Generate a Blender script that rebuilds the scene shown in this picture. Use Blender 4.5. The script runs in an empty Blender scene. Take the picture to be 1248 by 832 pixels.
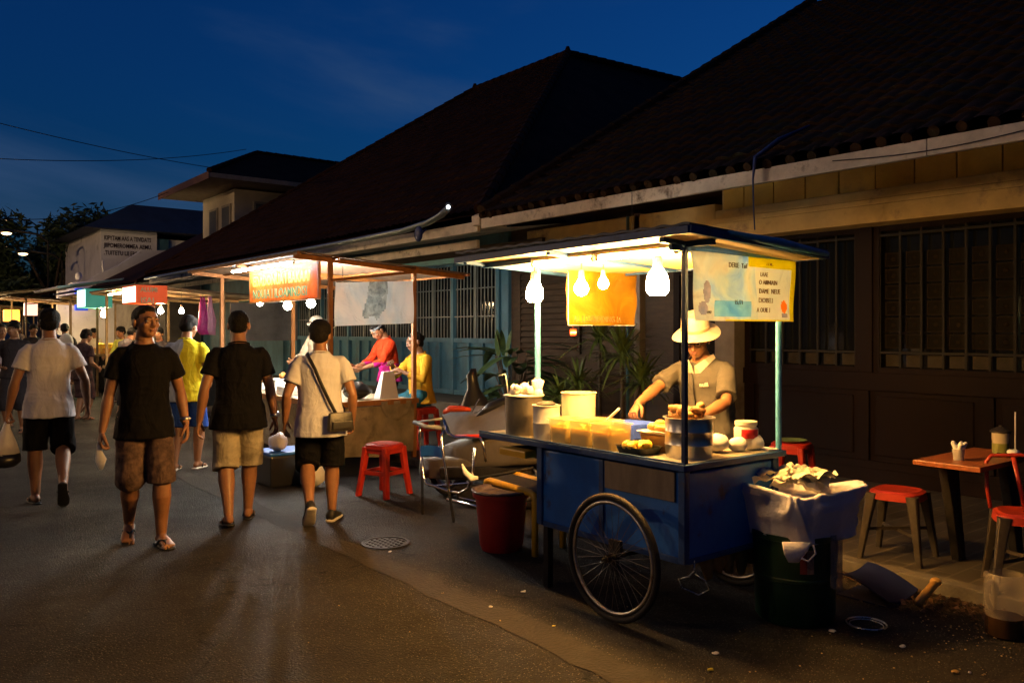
import bpy, math, random
from mathutils import Vector, Matrix, noise
random.seed(7)
E_WARM = 900.0; E_TUBE = 340.0; E_COOL = 1300.0; E_FAR = 500.0; E_CTUBE = 130.0; E_STREET = 60.0
SKYTINT = (.2, 1.3, 2.45, 1); CLOUDCOL = (.34, .72, 1.6, 1)
HAZE = 0
PI = math.pi
R = math.radians
scene = bpy.context.scene
col = scene.collection
V = Vector
# ---------------------------------------------------------------- camera geometry
CAMZ, FPX, CX, HY = 1.5, 1010.0, 624.0, 402.0
YAW = math.atan(796 / 1010)
SA, CA = math.sin(YAW), math.cos(YAW)
def ground(px, py, z=0.0):
    d = (CAMZ - z) * FPX / (py - HY); t = d * (px - CX) / FPX
    return V((d * SA + t * CA, d * CA - t * SA, z))
cam = bpy.data.cameras.new('camera')
camo = bpy.data.objects.new('camera', cam); col.objects.link(camo)
camo.location = (0, 0, CAMZ); camo.rotation_euler = (PI / 2, 0, -YAW)
cam.lens = FPX / 1248 * 36; cam.sensor_width = 36; cam.shift_y = -(416 - HY) / 1248
cam.clip_start = 0.05; cam.clip_end = 3000
scene.camera = camo
scene.view_settings.view_transform = 'Standard'
scene.view_settings.look = 'None'
scene.view_settings.exposure = 0.0
scene.view_settings.gamma = 1.0

# ---------------------------------------------------------------- materials
def M(name, c, rough=0.7, metal=0.0, var=0.2, vs=6.0, bump=0.0, bs=40.0, c2=None, emit=0.0, ecol=None,
      trans=0.0, alpha=1.0, spec=0.5, stretch=(1, 1, 1), rvar=0.0, ior=1.45, dirt=None, sheen=0.0, twoscale=False, sss=0.0):
    m = bpy.data.materials.new(name); m.use_nodes = True
    nt = m.node_tree; N = nt.nodes; L = nt.links
    b = N['Principled BSDF']
    b.inputs['Roughness'].default_value = rough
    b.inputs['Metallic'].default_value = metal
    b.inputs['Specular IOR Level'].default_value = spec
    b.inputs['IOR'].default_value = ior
    b.inputs['Transmission Weight'].default_value = trans
    b.inputs['Alpha'].default_value = alpha
    b.inputs['Sheen Weight'].default_value = sheen
    if sss:
        b.inputs['Subsurface Weight'].default_value = sss
        b.inputs['Subsurface Radius'].default_value = (0.02, 0.008, 0.004)
    if emit:
        e = ecol or c
        b.inputs['Emission Color'].default_value = (*e, 1); b.inputs['Emission Strength'].default_value = emit
    tc = N.new('ShaderNodeTexCoord'); mp = N.new('ShaderNodeMapping'); mp.inputs['Scale'].default_value = stretch
    L.new(tc.outputs['Object'], mp.inputs['Vector'])
    n1 = N.new('ShaderNodeTexNoise'); n1.inputs['Scale'].default_value = vs; n1.inputs['Detail'].default_value = 6
    n1.inputs['Roughness'].default_value = 0.62
    L.new(mp.outputs[0], n1.inputs['Vector'])
    ramp = N.new('ShaderNodeValToRGB')
    if c2 is None: c2 = tuple(x * (1 - var) for x in c); c = tuple(min(1, x * (1 + var * 0.5)) for x in c)
    ramp.color_ramp.elements[0].position = 0.32; ramp.color_ramp.elements[1].position = 0.68
    ramp.color_ramp.elements[0].color = (*c2, 1); ramp.color_ramp.elements[1].color = (*c, 1)
    L.new(n1.outputs['Fac'], ramp.inputs['Fac'])
    out = ramp.outputs['Color']
    if dirt:
        n3 = N.new('ShaderNodeTexNoise'); n3.inputs['Scale'].default_value = dirt[1]; n3.inputs['Detail'].default_value = 9
        n3.inputs['Roughness'].default_value = 0.7
        L.new(tc.outputs['Object'], n3.inputs['Vector'])
        r3 = N.new('ShaderNodeMapRange'); r3.inputs['From Min'].default_value = dirt[2]; r3.inputs['From Max'].default_value = dirt[2] + 0.12
        L.new(n3.outputs['Fac'], r3.inputs['Value'])
        mx = N.new('ShaderNodeMixRGB'); mx.inputs['Color2'].default_value = (*dirt[0], 1)
        L.new(r3.outputs[0], mx.inputs['Fac']); L.new(out, mx.inputs['Color1']); out = mx.outputs['Color']
    L.new(out, b.inputs['Base Color'])
    if rvar:
        mr = N.new('ShaderNodeMapRange'); mr.inputs['To Min'].default_value = max(0.03, rough - rvar); mr.inputs['To Max'].default_value = min(1, rough + rvar)
        L.new(n1.outputs['Fac'], mr.inputs['Value']); L.new(mr.outputs[0], b.inputs['Roughness'])
    if bump:
        n2 = N.new('ShaderNodeTexNoise'); n2.inputs['Scale'].default_value = bs; n2.inputs['Detail'].default_value = 5
        L.new(mp.outputs[0], n2.inputs['Vector'])
        bp = N.new('ShaderNodeBump'); bp.inputs['Strength'].default_value = min(1, bump); bp.inputs['Distance'].default_value = 0.01 * max(1, bump)
        L.new(n2.outputs['Fac'], bp.inputs['Height']); L.new(bp.outputs[0], b.inputs['Normal'])
    return m

def asphalt():
    m = M('asphalt', (.023, .02, .017), .8, var=.4, vs=1.1, spec=.15)
    nt = m.node_tree; N = nt.nodes; L = nt.links; b = N['Principled BSDF']
    tc = N.new('ShaderNodeTexCoord')
    v = N.new('ShaderNodeTexVoronoi'); v.inputs['Scale'].default_value = 90
    n = N.new('ShaderNodeTexNoise'); n.inputs['Scale'].default_value = 240; n.inputs['Detail'].default_value = 4
    n5 = N.new('ShaderNodeTexNoise'); n5.inputs['Scale'].default_value = 7; n5.inputs['Detail'].default_value = 8
    for x in (v, n, n5): L.new(tc.outputs['Object'], x.inputs['Vector'])
    a = N.new('ShaderNodeMath'); a.operation = 'ADD'; L.new(v.outputs['Distance'], a.inputs[0]); L.new(n.outputs['Fac'], a.inputs[1])
    a2 = N.new('ShaderNodeMath'); a2.operation = 'MULTIPLY_ADD'; a2.inputs[1].default_value = .5
    L.new(n5.outputs['Fac'], a2.inputs[0]); L.new(a.outputs[0], a2.inputs[2])
    bp = N.new('ShaderNodeBump'); bp.inputs['Strength'].default_value = .8; bp.inputs['Distance'].default_value = .008
    L.new(a2.outputs[0], bp.inputs['Height']); L.new(bp.outputs[0], b.inputs['Normal'])
    # pale stone chips among the dark binder, and oily stains
    base = b.inputs['Base Color'].links[0].from_socket
    r = N.new('ShaderNodeMapRange'); r.inputs['From Min'].default_value = .34; r.inputs['From Max'].default_value = .12
    L.new(v.outputs['Distance'], r.inputs['Value'])
    v2 = N.new('ShaderNodeSeparateColor'); L.new(v.outputs['Color'], v2.inputs[0])
    g = N.new('ShaderNodeMath'); g.operation = 'GREATER_THAN'; g.inputs[1].default_value = .6; L.new(v2.outputs[0], g.inputs[0])
    g2 = N.new('ShaderNodeMath'); g2.operation = 'MULTIPLY'; L.new(g.outputs[0], g2.inputs[0]); L.new(r.outputs[0], g2.inputs[1])
    mx = N.new('ShaderNodeMixRGB'); mx.inputs['Color2'].default_value = (.16, .14, .11, 1)
    L.new(g2.outputs[0], mx.inputs['Fac']); L.new(base, mx.inputs['Color1'])
    s = N.new('ShaderNodeTexNoise'); s.inputs['Scale'].default_value = .9; s.inputs['Detail'].default_value = 9; s.inputs['Roughness'].default_value = .65
    L.new(tc.outputs['Object'], s.inputs['Vector'])
    sr = N.new('ShaderNodeMapRange'); sr.inputs['From Min'].default_value = .54; sr.inputs['From Max'].default_value = .66
    L.new(s.outputs['Fac'], sr.inputs['Value'])
    mx2 = N.new('ShaderNodeMixRGB'); mx2.blend_type = 'MULTIPLY'; mx2.inputs['Color2'].default_value = (.5, .48, .46, 1)
    L.new(sr.outputs[0], mx2.inputs['Fac']); L.new(mx.outputs[0], mx2.inputs['Color1']); L.new(mx2.outputs[0], b.inputs['Base Color'])
    # hairline cracks, only in patches
    dn = N.new('ShaderNodeTexNoise'); dn.inputs['Scale'].default_value = 2.5; dn.inputs['Detail'].default_value = 6; L.new(tc.outputs['Object'], dn.inputs['Vector'])
    dv = N.new('ShaderNodeVectorMath'); dv.operation = 'MULTIPLY_ADD'; dv.inputs[1].default_value = (.5, .5, .5); L.new(dn.outputs['Color'], dv.inputs[0]); L.new(tc.outputs['Object'], dv.inputs[2])
    cv = N.new('ShaderNodeTexVoronoi'); cv.feature = 'DISTANCE_TO_EDGE'; cv.inputs['Scale'].default_value = .55; L.new(dv.outputs[0], cv.inputs['Vector'])
    ck = N.new('ShaderNodeMapRange'); ck.inputs['From Min'].default_value = .002; ck.inputs['From Max'].default_value = .009; ck.inputs['To Min'].default_value = .25; ck.inputs['To Max'].default_value = 1; L.new(cv.outputs['Distance'], ck.inputs['Value'])
    ms = N.new('ShaderNodeMapRange'); ms.inputs['From Min'].default_value = .5; ms.inputs['From Max'].default_value = .56; L.new(n5.outputs['Fac'], ms.inputs['Value'])
    mx3 = N.new('ShaderNodeMixRGB'); mx3.blend_type = 'MULTIPLY'; L.new(ms.outputs[0], mx3.inputs['Fac']); L.new(mx2.outputs[0], mx3.inputs['Color1']); L.new(ck.outputs[0], mx3.inputs['Color2']); L.new(mx3.outputs[0], b.inputs['Base Color'])
    rr = N.new('ShaderNodeMapRange'); rr.inputs['From Min'].default_value = .35; rr.inputs['From Max'].default_value = .65
    rr.inputs['To Min'].default_value = .85; rr.inputs['To Max'].default_value = .55
    L.new(s.outputs['Fac'], rr.inputs['Value']); L.new(rr.outputs[0], b.inputs['Roughness'])
    return m

def brickish(name, c1, c2, mortar, scale, bw, bh, rough=.8, off=.5, bump=.4, msize=.02, coordrot=None):
    m = M(name, c1, rough, var=.2)
    nt = m.node_tree; N = nt.nodes; L = nt.links; b = N['Principled BSDF']
    tc = N.new('ShaderNodeTexCoord'); mp = N.new('ShaderNodeMapping')
    if coordrot: mp.inputs['Rotation'].default_value = coordrot
    L.new(tc.outputs['Object'], mp.inputs['Vector'])
    t = N.new('ShaderNodeTexBrick'); t.inputs['Scale'].default_value = scale; t.offset = off
    t.inputs['Brick Width'].default_value = bw; t.inputs['Row Height'].default_value = bh; t.inputs['Mortar Size'].default_value = msize
    t.inputs['Color1'].default_value = (*c1, 1); t.inputs['Color2'].default_value = (*c2, 1); t.inputs['Mortar'].default_value = (*mortar, 1)
    L.new(mp.outputs[0], t.inputs['Vector'])
    n = N.new('ShaderNodeTexNoise'); n.inputs['Scale'].default_value = 5; n.inputs['Detail'].default_value = 8
    L.new(tc.outputs['Object'], n.inputs['Vector'])
    mx = N.new('ShaderNodeMixRGB'); mx.blend_type = 'MULTIPLY'; mx.inputs['Fac'].default_value = .7
    L.new(t.outputs['Color'], mx.inputs['Color1']); L.new(n.outputs['Fac'], mx.inputs['Color2']); 
    mm = N.new('ShaderNodeMixRGB'); mm.blend_type = 'MULTIPLY'; mm.inputs['Fac'].default_value = 1; mm.inputs['Color2'].default_value = (1.5, 1.5, 1.5, 1)
    L.new(mx.outputs[0], mm.inputs['Color1']); L.new(mm.outputs[0], b.inputs['Base Color'])
    bp = N.new('ShaderNodeBump'); bp.inputs['Strength'].default_value = bump; bp.inputs['Distance'].default_value = .01; bp.invert = True
    L.new(t.outputs['Fac'], bp.inputs['Height']); L.new(bp.outputs[0], b.inputs['Normal'])
    return m

def cloth(name, c, rough=.85, c2=None, var=.12, vs=4, bump=.6, bs=9, trans=0.0, weave=True):
    m = M(name, c, rough, var=var, vs=vs, c2=c2, spec=.12)
    nt = m.node_tree; N = nt.nodes; L = nt.links; b = N['Principled BSDF']
    tc = N.new('ShaderNodeTexCoord')
    mp = N.new('ShaderNodeMapping'); mp.inputs['Scale'].default_value = (1, 1, .45)
    L.new(tc.outputs['Object'], mp.inputs['Vector'])
    n = N.new('ShaderNodeTexNoise'); n.inputs['Scale'].default_value = bs; n.inputs['Detail'].default_value = 3; n.inputs['Distortion'].default_value = 1.2
    L.new(mp.outputs[0], n.inputs['Vector'])
    n2 = N.new('ShaderNodeTexNoise'); n2.inputs['Scale'].default_value = 350
    L.new(tc.outputs['Object'], n2.inputs['Vector'])
    bp = N.new('ShaderNodeBump'); bp.inputs['Strength'].default_value = bump; bp.inputs['Distance'].default_value = .03
    L.new(n.outputs['Fac'], bp.inputs['Height'])
    bp2 = N.new('ShaderNodeBump'); bp2.inputs['Strength'].default_value = .15; bp2.inputs['Distance'].default_value = .002
    L.new(n2.outputs['Fac'], bp2.inputs['Height']); L.new(bp.outputs[0], bp2.inputs['Normal']); L.new(bp2.outputs[0], b.inputs['Normal'])
    if trans:
        N2 = N.new('ShaderNodeBsdfTranslucent'); mxs = N.new('ShaderNodeMixShader'); mxs.inputs[0].default_value = trans
        L.new(b.inputs['Base Color'].links[0].from_socket, N2.inputs['Color'])
        L.new(b.outputs[0], mxs.inputs[1]); L.new(N2.outputs[0], mxs.inputs[2]); L.new(mxs.outputs[0], N['Material Output'].inputs[0])
    return m

# ---------------------------------------------------------------- mesh builder
OFF = {}
class MB:
    def __init__(s): s.v = []; s.f = []; s.m = []
    def add(s, vs, fs, mi=0):
        o = len(s.v); s.v += [V(p) for p in vs]
        s.f += [tuple(i + o for i in f) for f in fs]; s.m += [mi] * len(fs); return s
    def box(s, a, b, mi=0, mat=None):
        (x0, y0, z0), (x1, y1, z1) = a, b
        vs = [V(p) for p in ((x0,y0,z0),(x1,y0,z0),(x1,y1,z0),(x0,y1,z0),(x0,y0,z1),(x1,y0,z1),(x1,y1,z1),(x0,y1,z1))]
        if mat: vs = [mat @ p for p in vs]
        return s.add(vs, [(3,2,1,0),(4,5,6,7),(0,1,5,4),(1,2,6,5),(2,3,7,6),(3,0,4,7)], mi)
    def cbox(s, c, d, rz=0, rx=0, ry=0, mi=0):
        mt = Matrix.Translation(c) @ Matrix.Rotation(rz, 4, 'Z') @ Matrix.Rotation(ry, 4, 'Y') @ Matrix.Rotation(rx, 4, 'X')
        h = [x / 2 for x in d]
        return s.box((-h[0], -h[1], -h[2]), h, mi, mt)
    def bar(s, p0, p1, w, h=None, up=(0, 0, 1), mi=0):
        p0, p1 = V(p0), V(p1); h = h or w; d = (p1 - p0).normalized(); u = V(up)
        x = d.cross(u)
        if x.length < 1e-4: x = d.cross(V((1, 0, 0)))
        x.normalize(); u = x.cross(d)
        vs = []
        for p in (p0, p1):
            for a, b in ((-1,-1),(1,-1),(1,1),(-1,1)): vs.append(p + x * a * w / 2 + u * b * h / 2)
        return s.add(vs, [(0,1,2,3),(7,6,5,4),(4,5,1,0),(5,6,2,1),(6,7,3,2),(7,4,0,3)], mi)
    def loft(s, rings, n=12, cap=True, mi=0, ex=2.0):
        o = len(s.v)
        for c, ax, ay in rings:
            c, ax, ay = V(c), V(ax), V(ay)
            for k in range(n):
                t = 2 * PI * k / n; ct, st = math.cos(t), math.sin(t)
                if ex != 2: 
                    ct = math.copysign(abs(ct) ** (2 / ex), ct); st = math.copysign(abs(st) ** (2 / ex), st)
                s.v.append(c + ax * ct + ay * st)
        fs = []
        for i in range(len(rings) - 1):
            for k in range(n):
                a = o + i * n + k; b = o + i * n + (k + 1) % n
                fs.append((a, b, b + n, a + n))
        if cap:
            fs.append(tuple(o + k for k in reversed(range(n))))
            fs.append(tuple(o + (len(rings) - 1) * n + k for k in range(n)))
        s.f += fs; s.m += [mi] * len(fs); return s
    def tube(s, pts, rad, n=8, mi=0, flat=1.0, up=None, cap=True, ends=False):
        pts = [V(p) for p in pts]
        if not isinstance(rad, (list, tuple)): rad = [rad] * len(pts)
        rad = list(rad)
        if ends:   # rounded ends
            d0 = (pts[0] - pts[1]).normalized(); d1 = (pts[-1] - pts[-2]).normalized()
            pts = [pts[0] + d0 * rad[0] * .85, pts[0] + d0 * rad[0] * .5] + pts + [pts[-1] + d1 * rad[-1] * .5, pts[-1] + d1 * rad[-1] * .85]
            rad = [rad[0] * .3, rad[0] * .8] + rad + [rad[-1] * .8, rad[-1] * .3]
        rings = []; prev = None
        for i, p in enumerate(pts):
            if i == 0: d = pts[1] - pts[0]
            elif i == len(pts) - 1: d = pts[-1] - pts[-2]
            else: d = (pts[i + 1] - pts[i]).normalized() + (pts[i] - pts[i - 1]).normalized()
            if d.length < 1e-9: d = V((0, 0, 1))
            d.normalize()
            if prev is None:
                u = V(up) if up else (V((0, 0, 1)) if abs(d.z) < .9 else V((0, 1, 0)))
                x = u.cross(d).normalized()
            else:
                x = prev - d * prev.dot(d); x.normalize()
            y = d.cross(x); prev = x
            rings.append((p, x * rad[i], y * rad[i] * flat))
        return s.loft(rings, n, cap, mi)
    def lathe(s, prof, c=(0, 0, 0), n=20, mi=0, mat=None, cap=True, sq=(1, 1)):
        rings = [((0, 0, z), (r * sq[0], 0, 0), (0, r * sq[1], 0)) for r, z in prof]
        o = len(s.v); s.loft(rings, n, cap, mi)
        mt = (mat or Matrix.Identity(4)); c = V(c)
        for i in range(o, len(s.v)): s.v[i] = mt @ s.v[i] + c
        return s
    def ball(s, c, r, nu=16, nv=10, mi=0, rot=None, mat=None):
        if not isinstance(r, (tuple, list)): r = (r, r, r)
        c = V(c); vs = []; fs = []
        rows = []
        for j in range(nv + 1):
            t = PI * j / nv
            if j in (0, nv): vs.append(V((0, 0, r[2] * math.cos(t)))); rows.append([len(vs) - 1] * nu); continue
            rr = []
            for i in range(nu):
                a = 2 * PI * i / nu; vs.append(V((r[0] * math.sin(t) * math.cos(a), r[1] * math.sin(t) * math.sin(a), r[2] * math.cos(t)))); rr.append(len(vs) - 1)
            rows.append(rr)
        for j in range(nv):
            for i in range(nu):
                a, b, d, e = rows[j][i], rows[j + 1][i], rows[j + 1][(i + 1) % nu], rows[j][(i + 1) % nu]
                q = [];  [q.append(k) for k in (a, b, d, e) if k not in q]; fs.append(tuple(q))
        if rot: vs = [rot @ p for p in vs]
        vs = [p + c for p in vs]
        if mat: vs = [mat @ p for p in vs]
        return s.add(vs, fs, mi)
    def grid(s, fn, nu, nv, mi=0, mif=None, th=0.0):
        pts = [[V(fn(i / nu, j / nv)) for i in range(nu + 1)] for j in range(nv + 1)]
        o = len(s.v)
        for r in pts: s.v += r
        W = nu + 1
        for j in range(nv):
            for i in range(nu):
                a = o + j * W + i; s.f.append((a, a + 1, a + 1 + W, a + W)); s.m.append(mif((i + .5) / nu, (j + .5) / nv) if mif else mi)
        if th:
            nrm = (pts[0][-1] - pts[0][0]).cross(pts[-1][0] - pts[0][0]).normalized() * -th
            o2 = len(s.v); cnt = W * (nv + 1)
            for i in range(cnt): s.v.append(s.v[o + i] + nrm)
            for j in range(nv):
                for i in range(nu):
                    a = o2 + j * W + i; s.f.append((a + W, a + 1 + W, a + 1, a)); s.m.append(mif((i + .5) / nu, (j + .5) / nv) if mif else mi)
            def edge(a, b): s.f.append((a, b, b + (o2 - o), a + (o2 - o))[::-1]); s.m.append(mi)
            for i in range(nu): edge(o + i, o + i + 1); edge(o + nv * W + i + 1, o + nv * W + i)
            for j in range(nv): edge(o + (j + 1) * W, o + j * W); edge(o + j * W + nu, o + (j + 1) * W + nu)
        return s
    def prism(s, poly, axis, a, b, mi=0):
        """poly: 2D points; axis: 'x','y','z' extrude a->b"""
        f = {'x': lambda p, t: (t, p[0], p[1]), 'y': lambda p, t: (p[0], t, p[1]), 'z': lambda p, t: (p[0], p[1], t)}[axis]
        n = len(poly); vs = [f(p, a) for p in poly] + [f(p, b) for p in poly]
        fs = [tuple(reversed(range(n))), tuple(range(n, 2 * n))] + [(i, (i + 1) % n, (i + 1) % n + n, i + n) for i in range(n)]
        return s.add(vs, fs, mi)
    def xf(s, mat): s.v = [mat @ p for p in s.v]; return s
    def jitter(s, amp, sc, seed=0):
        for i, p in enumerate(s.v):
            q = p * sc + V((seed, seed * 1.7, seed * .3)); s.v[i] = p + noise.noise_vector(q) * amp
        return s
    def mesh(s, name, off=V((0, 0, 0))):
        me = bpy.data.meshes.new(name)
        me.from_pydata([p - off for p in s.v], [], s.f); me.update()
        return me
    def build(s, name, mats, parent=None, smooth=False, bevel=0.0, solo=False, fix=True):
        if not isinstance(mats, (list, tuple)): mats = [mats]
        off = OFF.get(parent.name, V((0, 0, 0))) if parent else V((0, 0, 0))
        base = None
        if parent is None and solo:
            xs = [p.x for p in s.v]; ys = [p.y for p in s.v]; zs = [p.z for p in s.v]
            base = V(((min(xs) + max(xs)) / 2, (min(ys) + max(ys)) / 2, min(zs))); off = base
        me = s.mesh(name, off)
        for m in mats: me.materials.append(m)
        if any(s.m): me.polygons.foreach_set('material_index', s.m)
        if fix:
            import bmesh
            bm = bmesh.new(); bm.from_mesh(me); bmesh.ops.recalc_face_normals(bm, faces=bm.faces)
            if bevel:
                ed = [e for e in bm.edges if len(e.link_faces) == 2 and e.calc_face_angle(0) > .6]
                if ed: bmesh.ops.bevel(bm, geom=ed, offset=bevel, segments=2, affect='EDGES', profile=.6, clamp_overlap=True)
            bm.to_mesh(me); bm.free()
        if smooth:
            me.polygons.foreach_set('use_smooth', [True] * len(me.polygons))
            if smooth == 'auto': me.set_sharp_from_angle(angle=R(38))
        o = bpy.data.objects.new(name, me); col.objects.link(o)
        if base is not None: o.location = base
        if parent is not None: o.parent = parent; OFF[o.name] = off
        return o

def tag(o, label, cat, group=None, kind=None):
    o['label'] = label; o['category'] = cat
    if group: o['group'] = group
    if kind: o['kind'] = kind
    return o
def thing(name, label, cat, loc=(0, 0, 0), rotz=0, group=None, world=True):
    o = bpy.data.objects.new(name, None); col.objects.link(o); o.empty_display_size = .1
    o.location = loc; o.rotation_euler = (0, 0, rotz)
    if world: OFF[o.name] = V(loc)
    return tag(o, label, cat, group)
def structure(o): o['kind'] = 'structure'; return o
def stuff(o): o['kind'] = 'stuff'; return o
def copy_thing(root, loc, rz, label, group=None):
    r = root.copy(); col.objects.link(r); r.location = loc; r.rotation_euler = (0, 0, rz); r['label'] = label
    if group: r['group'] = group
    for ch in list(root.children):
        c = ch.copy(); col.objects.link(c); c.parent = r
        for g in list(ch.children):
            d = g.copy(); col.objects.link(d); d.parent = c
    return r
def lettering(txt, size, mat, parent, origin, xdir, zdir, name='lettering', sx=1.0, align='LEFT', bold=0.0, extrude=.0012):
    cu = bpy.data.curves.new(name, 'FONT'); cu.body = txt; cu.size = size; cu.align_x = align; cu.extrude = extrude; cu.offset = bold
    cu.resolution_u = 2
    tmp = bpy.data.objects.new('tmp_text', cu); col.objects.link(tmp)
    dg = bpy.context.evaluated_depsgraph_get(); me = bpy.data.meshes.new_from_object(tmp.evaluated_get(dg))
    bpy.data.objects.remove(tmp); bpy.data.curves.remove(cu)
    x = V(xdir).normalized(); z = V(zdir).normalized(); n = x.cross(z)
    off = OFF.get(parent.name, V((0, 0, 0)))
    mt = Matrix.Translation(V(origin) - off) @ Matrix((x, z, n)).transposed().to_4x4() @ Matrix.Scale(sx, 4, (1, 0, 0))
    me.transform(mt); me.name = name; me.materials.clear(); me.materials.append(mat)
    o = bpy.data.objects.new(name, me); col.objects.link(o); o.parent = parent; OFF[o.name] = off
    return o

def remeshed(mb, voxel, smooth=4, fac=.5):
    me = mb.mesh('tmp'); ob = bpy.data.objects.new('tmp', me); col.objects.link(ob)
    r = ob.modifiers.new('r', 'REMESH'); r.mode = 'VOXEL'; r.voxel_size = voxel; r.adaptivity = 0
    if smooth:
        sm = ob.modifiers.new('s', 'SMOOTH'); sm.factor = fac; sm.iterations = smooth
    dg = bpy.context.evaluated_depsgraph_get(); out = bpy.data.meshes.new_from_object(ob.evaluated_get(dg))
    bpy.data.objects.remove(ob); bpy.data.meshes.remove(me)
    res = MB()
    res.v = [v.co.copy() for v in out.vertices]; res.f = [tuple(p.vertices) for p in out.polygons]; res.m = [0] * len(res.f)
    nrm = [v.normal.copy() for v in out.vertices]
    bpy.data.meshes.remove(out)
    return res, nrm
# ---------------------------------------------------------------- people
SK = {}
def skin(tone):
    if tone not in SK:
        c = {'brown': (.25, .115, .056), 'dark': (.17, .078, .04), 'tan': (.38, .2, .105)}[tone]
        SK[tone] = M('skin_' + tone, c, .48, var=.14, vs=14, bump=.12, bs=160, sss=.06)
    return SK[tone]
MH = M('black_hair', (.007, .006, .0055), .65, spec=.15, var=.3, vs=60, bump=.9, bs=220, stretch=(1, 1, .35))
MEYE = M('eye_white', (.55, .52, .48), .25, var=.05)
MIRIS = M('eye_iris', (.012, .008, .006), .15, var=.05)
MLIP = M('lips', (.26, .1, .07), .45, var=.1, vs=30)
MBLACK = M('black_rubber', (.012, .012, .012), .6, var=.2, vs=30, bump=.2)
MSOLE = M('shoe_sole', (.55, .5, .42), .6, var=.15, vs=30)
MSTEEL = M('steel', (.6, .6, .58), .28, 1.0, var=.15, vs=10, rvar=.1)

def ik(a, b, l1, l2, hint):
    a, b = V(a), V(b); d = b - a; L = d.length; mx = (l1 + l2) * .998
    if L > mx: b = a + d * (mx / L); d = b - a; L = mx
    x = (l1 * l1 - l2 * l2 + L * L) / (2 * L); h = math.sqrt(max(0, l1 * l1 - x * x)); u = d / L
    k = V(hint); k = k - u * k.dot(u); k.normalize()
    return a + u * x + k * h, b

def fingers(mb, wrist, d, t, n, curl, s=1.0):
    """palm of 9 cm with four unequal fingers and a thumb; d along the hand, t to the thumb side, n out of the palm"""
    for k, (ln, cr) in enumerate(zip((.073, .081, .075, .06), curl)):
        sp = (1.5 - k) * .0212 * s
        p = wrist + d * .082 * s + t * sp; dd = (d + t * (1.5 - k) * .05).normalized()
        pts = [p - dd * .02 * s, p]; ang = 0
        for seg, w in ((.46, .75), (.3, 1.15), (.24, .8)):
            ang += cr * w; v = dd * math.cos(ang) + n * math.sin(ang); pts.append(pts[-1] + v * ln * seg * s)
        r = (.0092, .009, .0084, .0078, .0066); r = [x * s * (.9 if k == 3 else 1) for x in r]
        mb.tube(pts, r, 8, ends=True)
    p = wrist + d * .022 * s + t * .024 * s; v1 = (t * .75 + d * .6 + n * .3).normalized(); v2 = (t * .25 + d * .85 + n * .45).normalized()
    v3 = (d * .85 + n * .6 - t * .1).normalized()
    q = p + v1 * .034 * s; q2 = q + v2 * .034 * s; q3 = q2 + v3 * .026 * s
    mb.tube([p, q, q2, q3], [.015 * s, .0125 * s, .0105 * s, .0085 * s], 8, ends=True)

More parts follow.
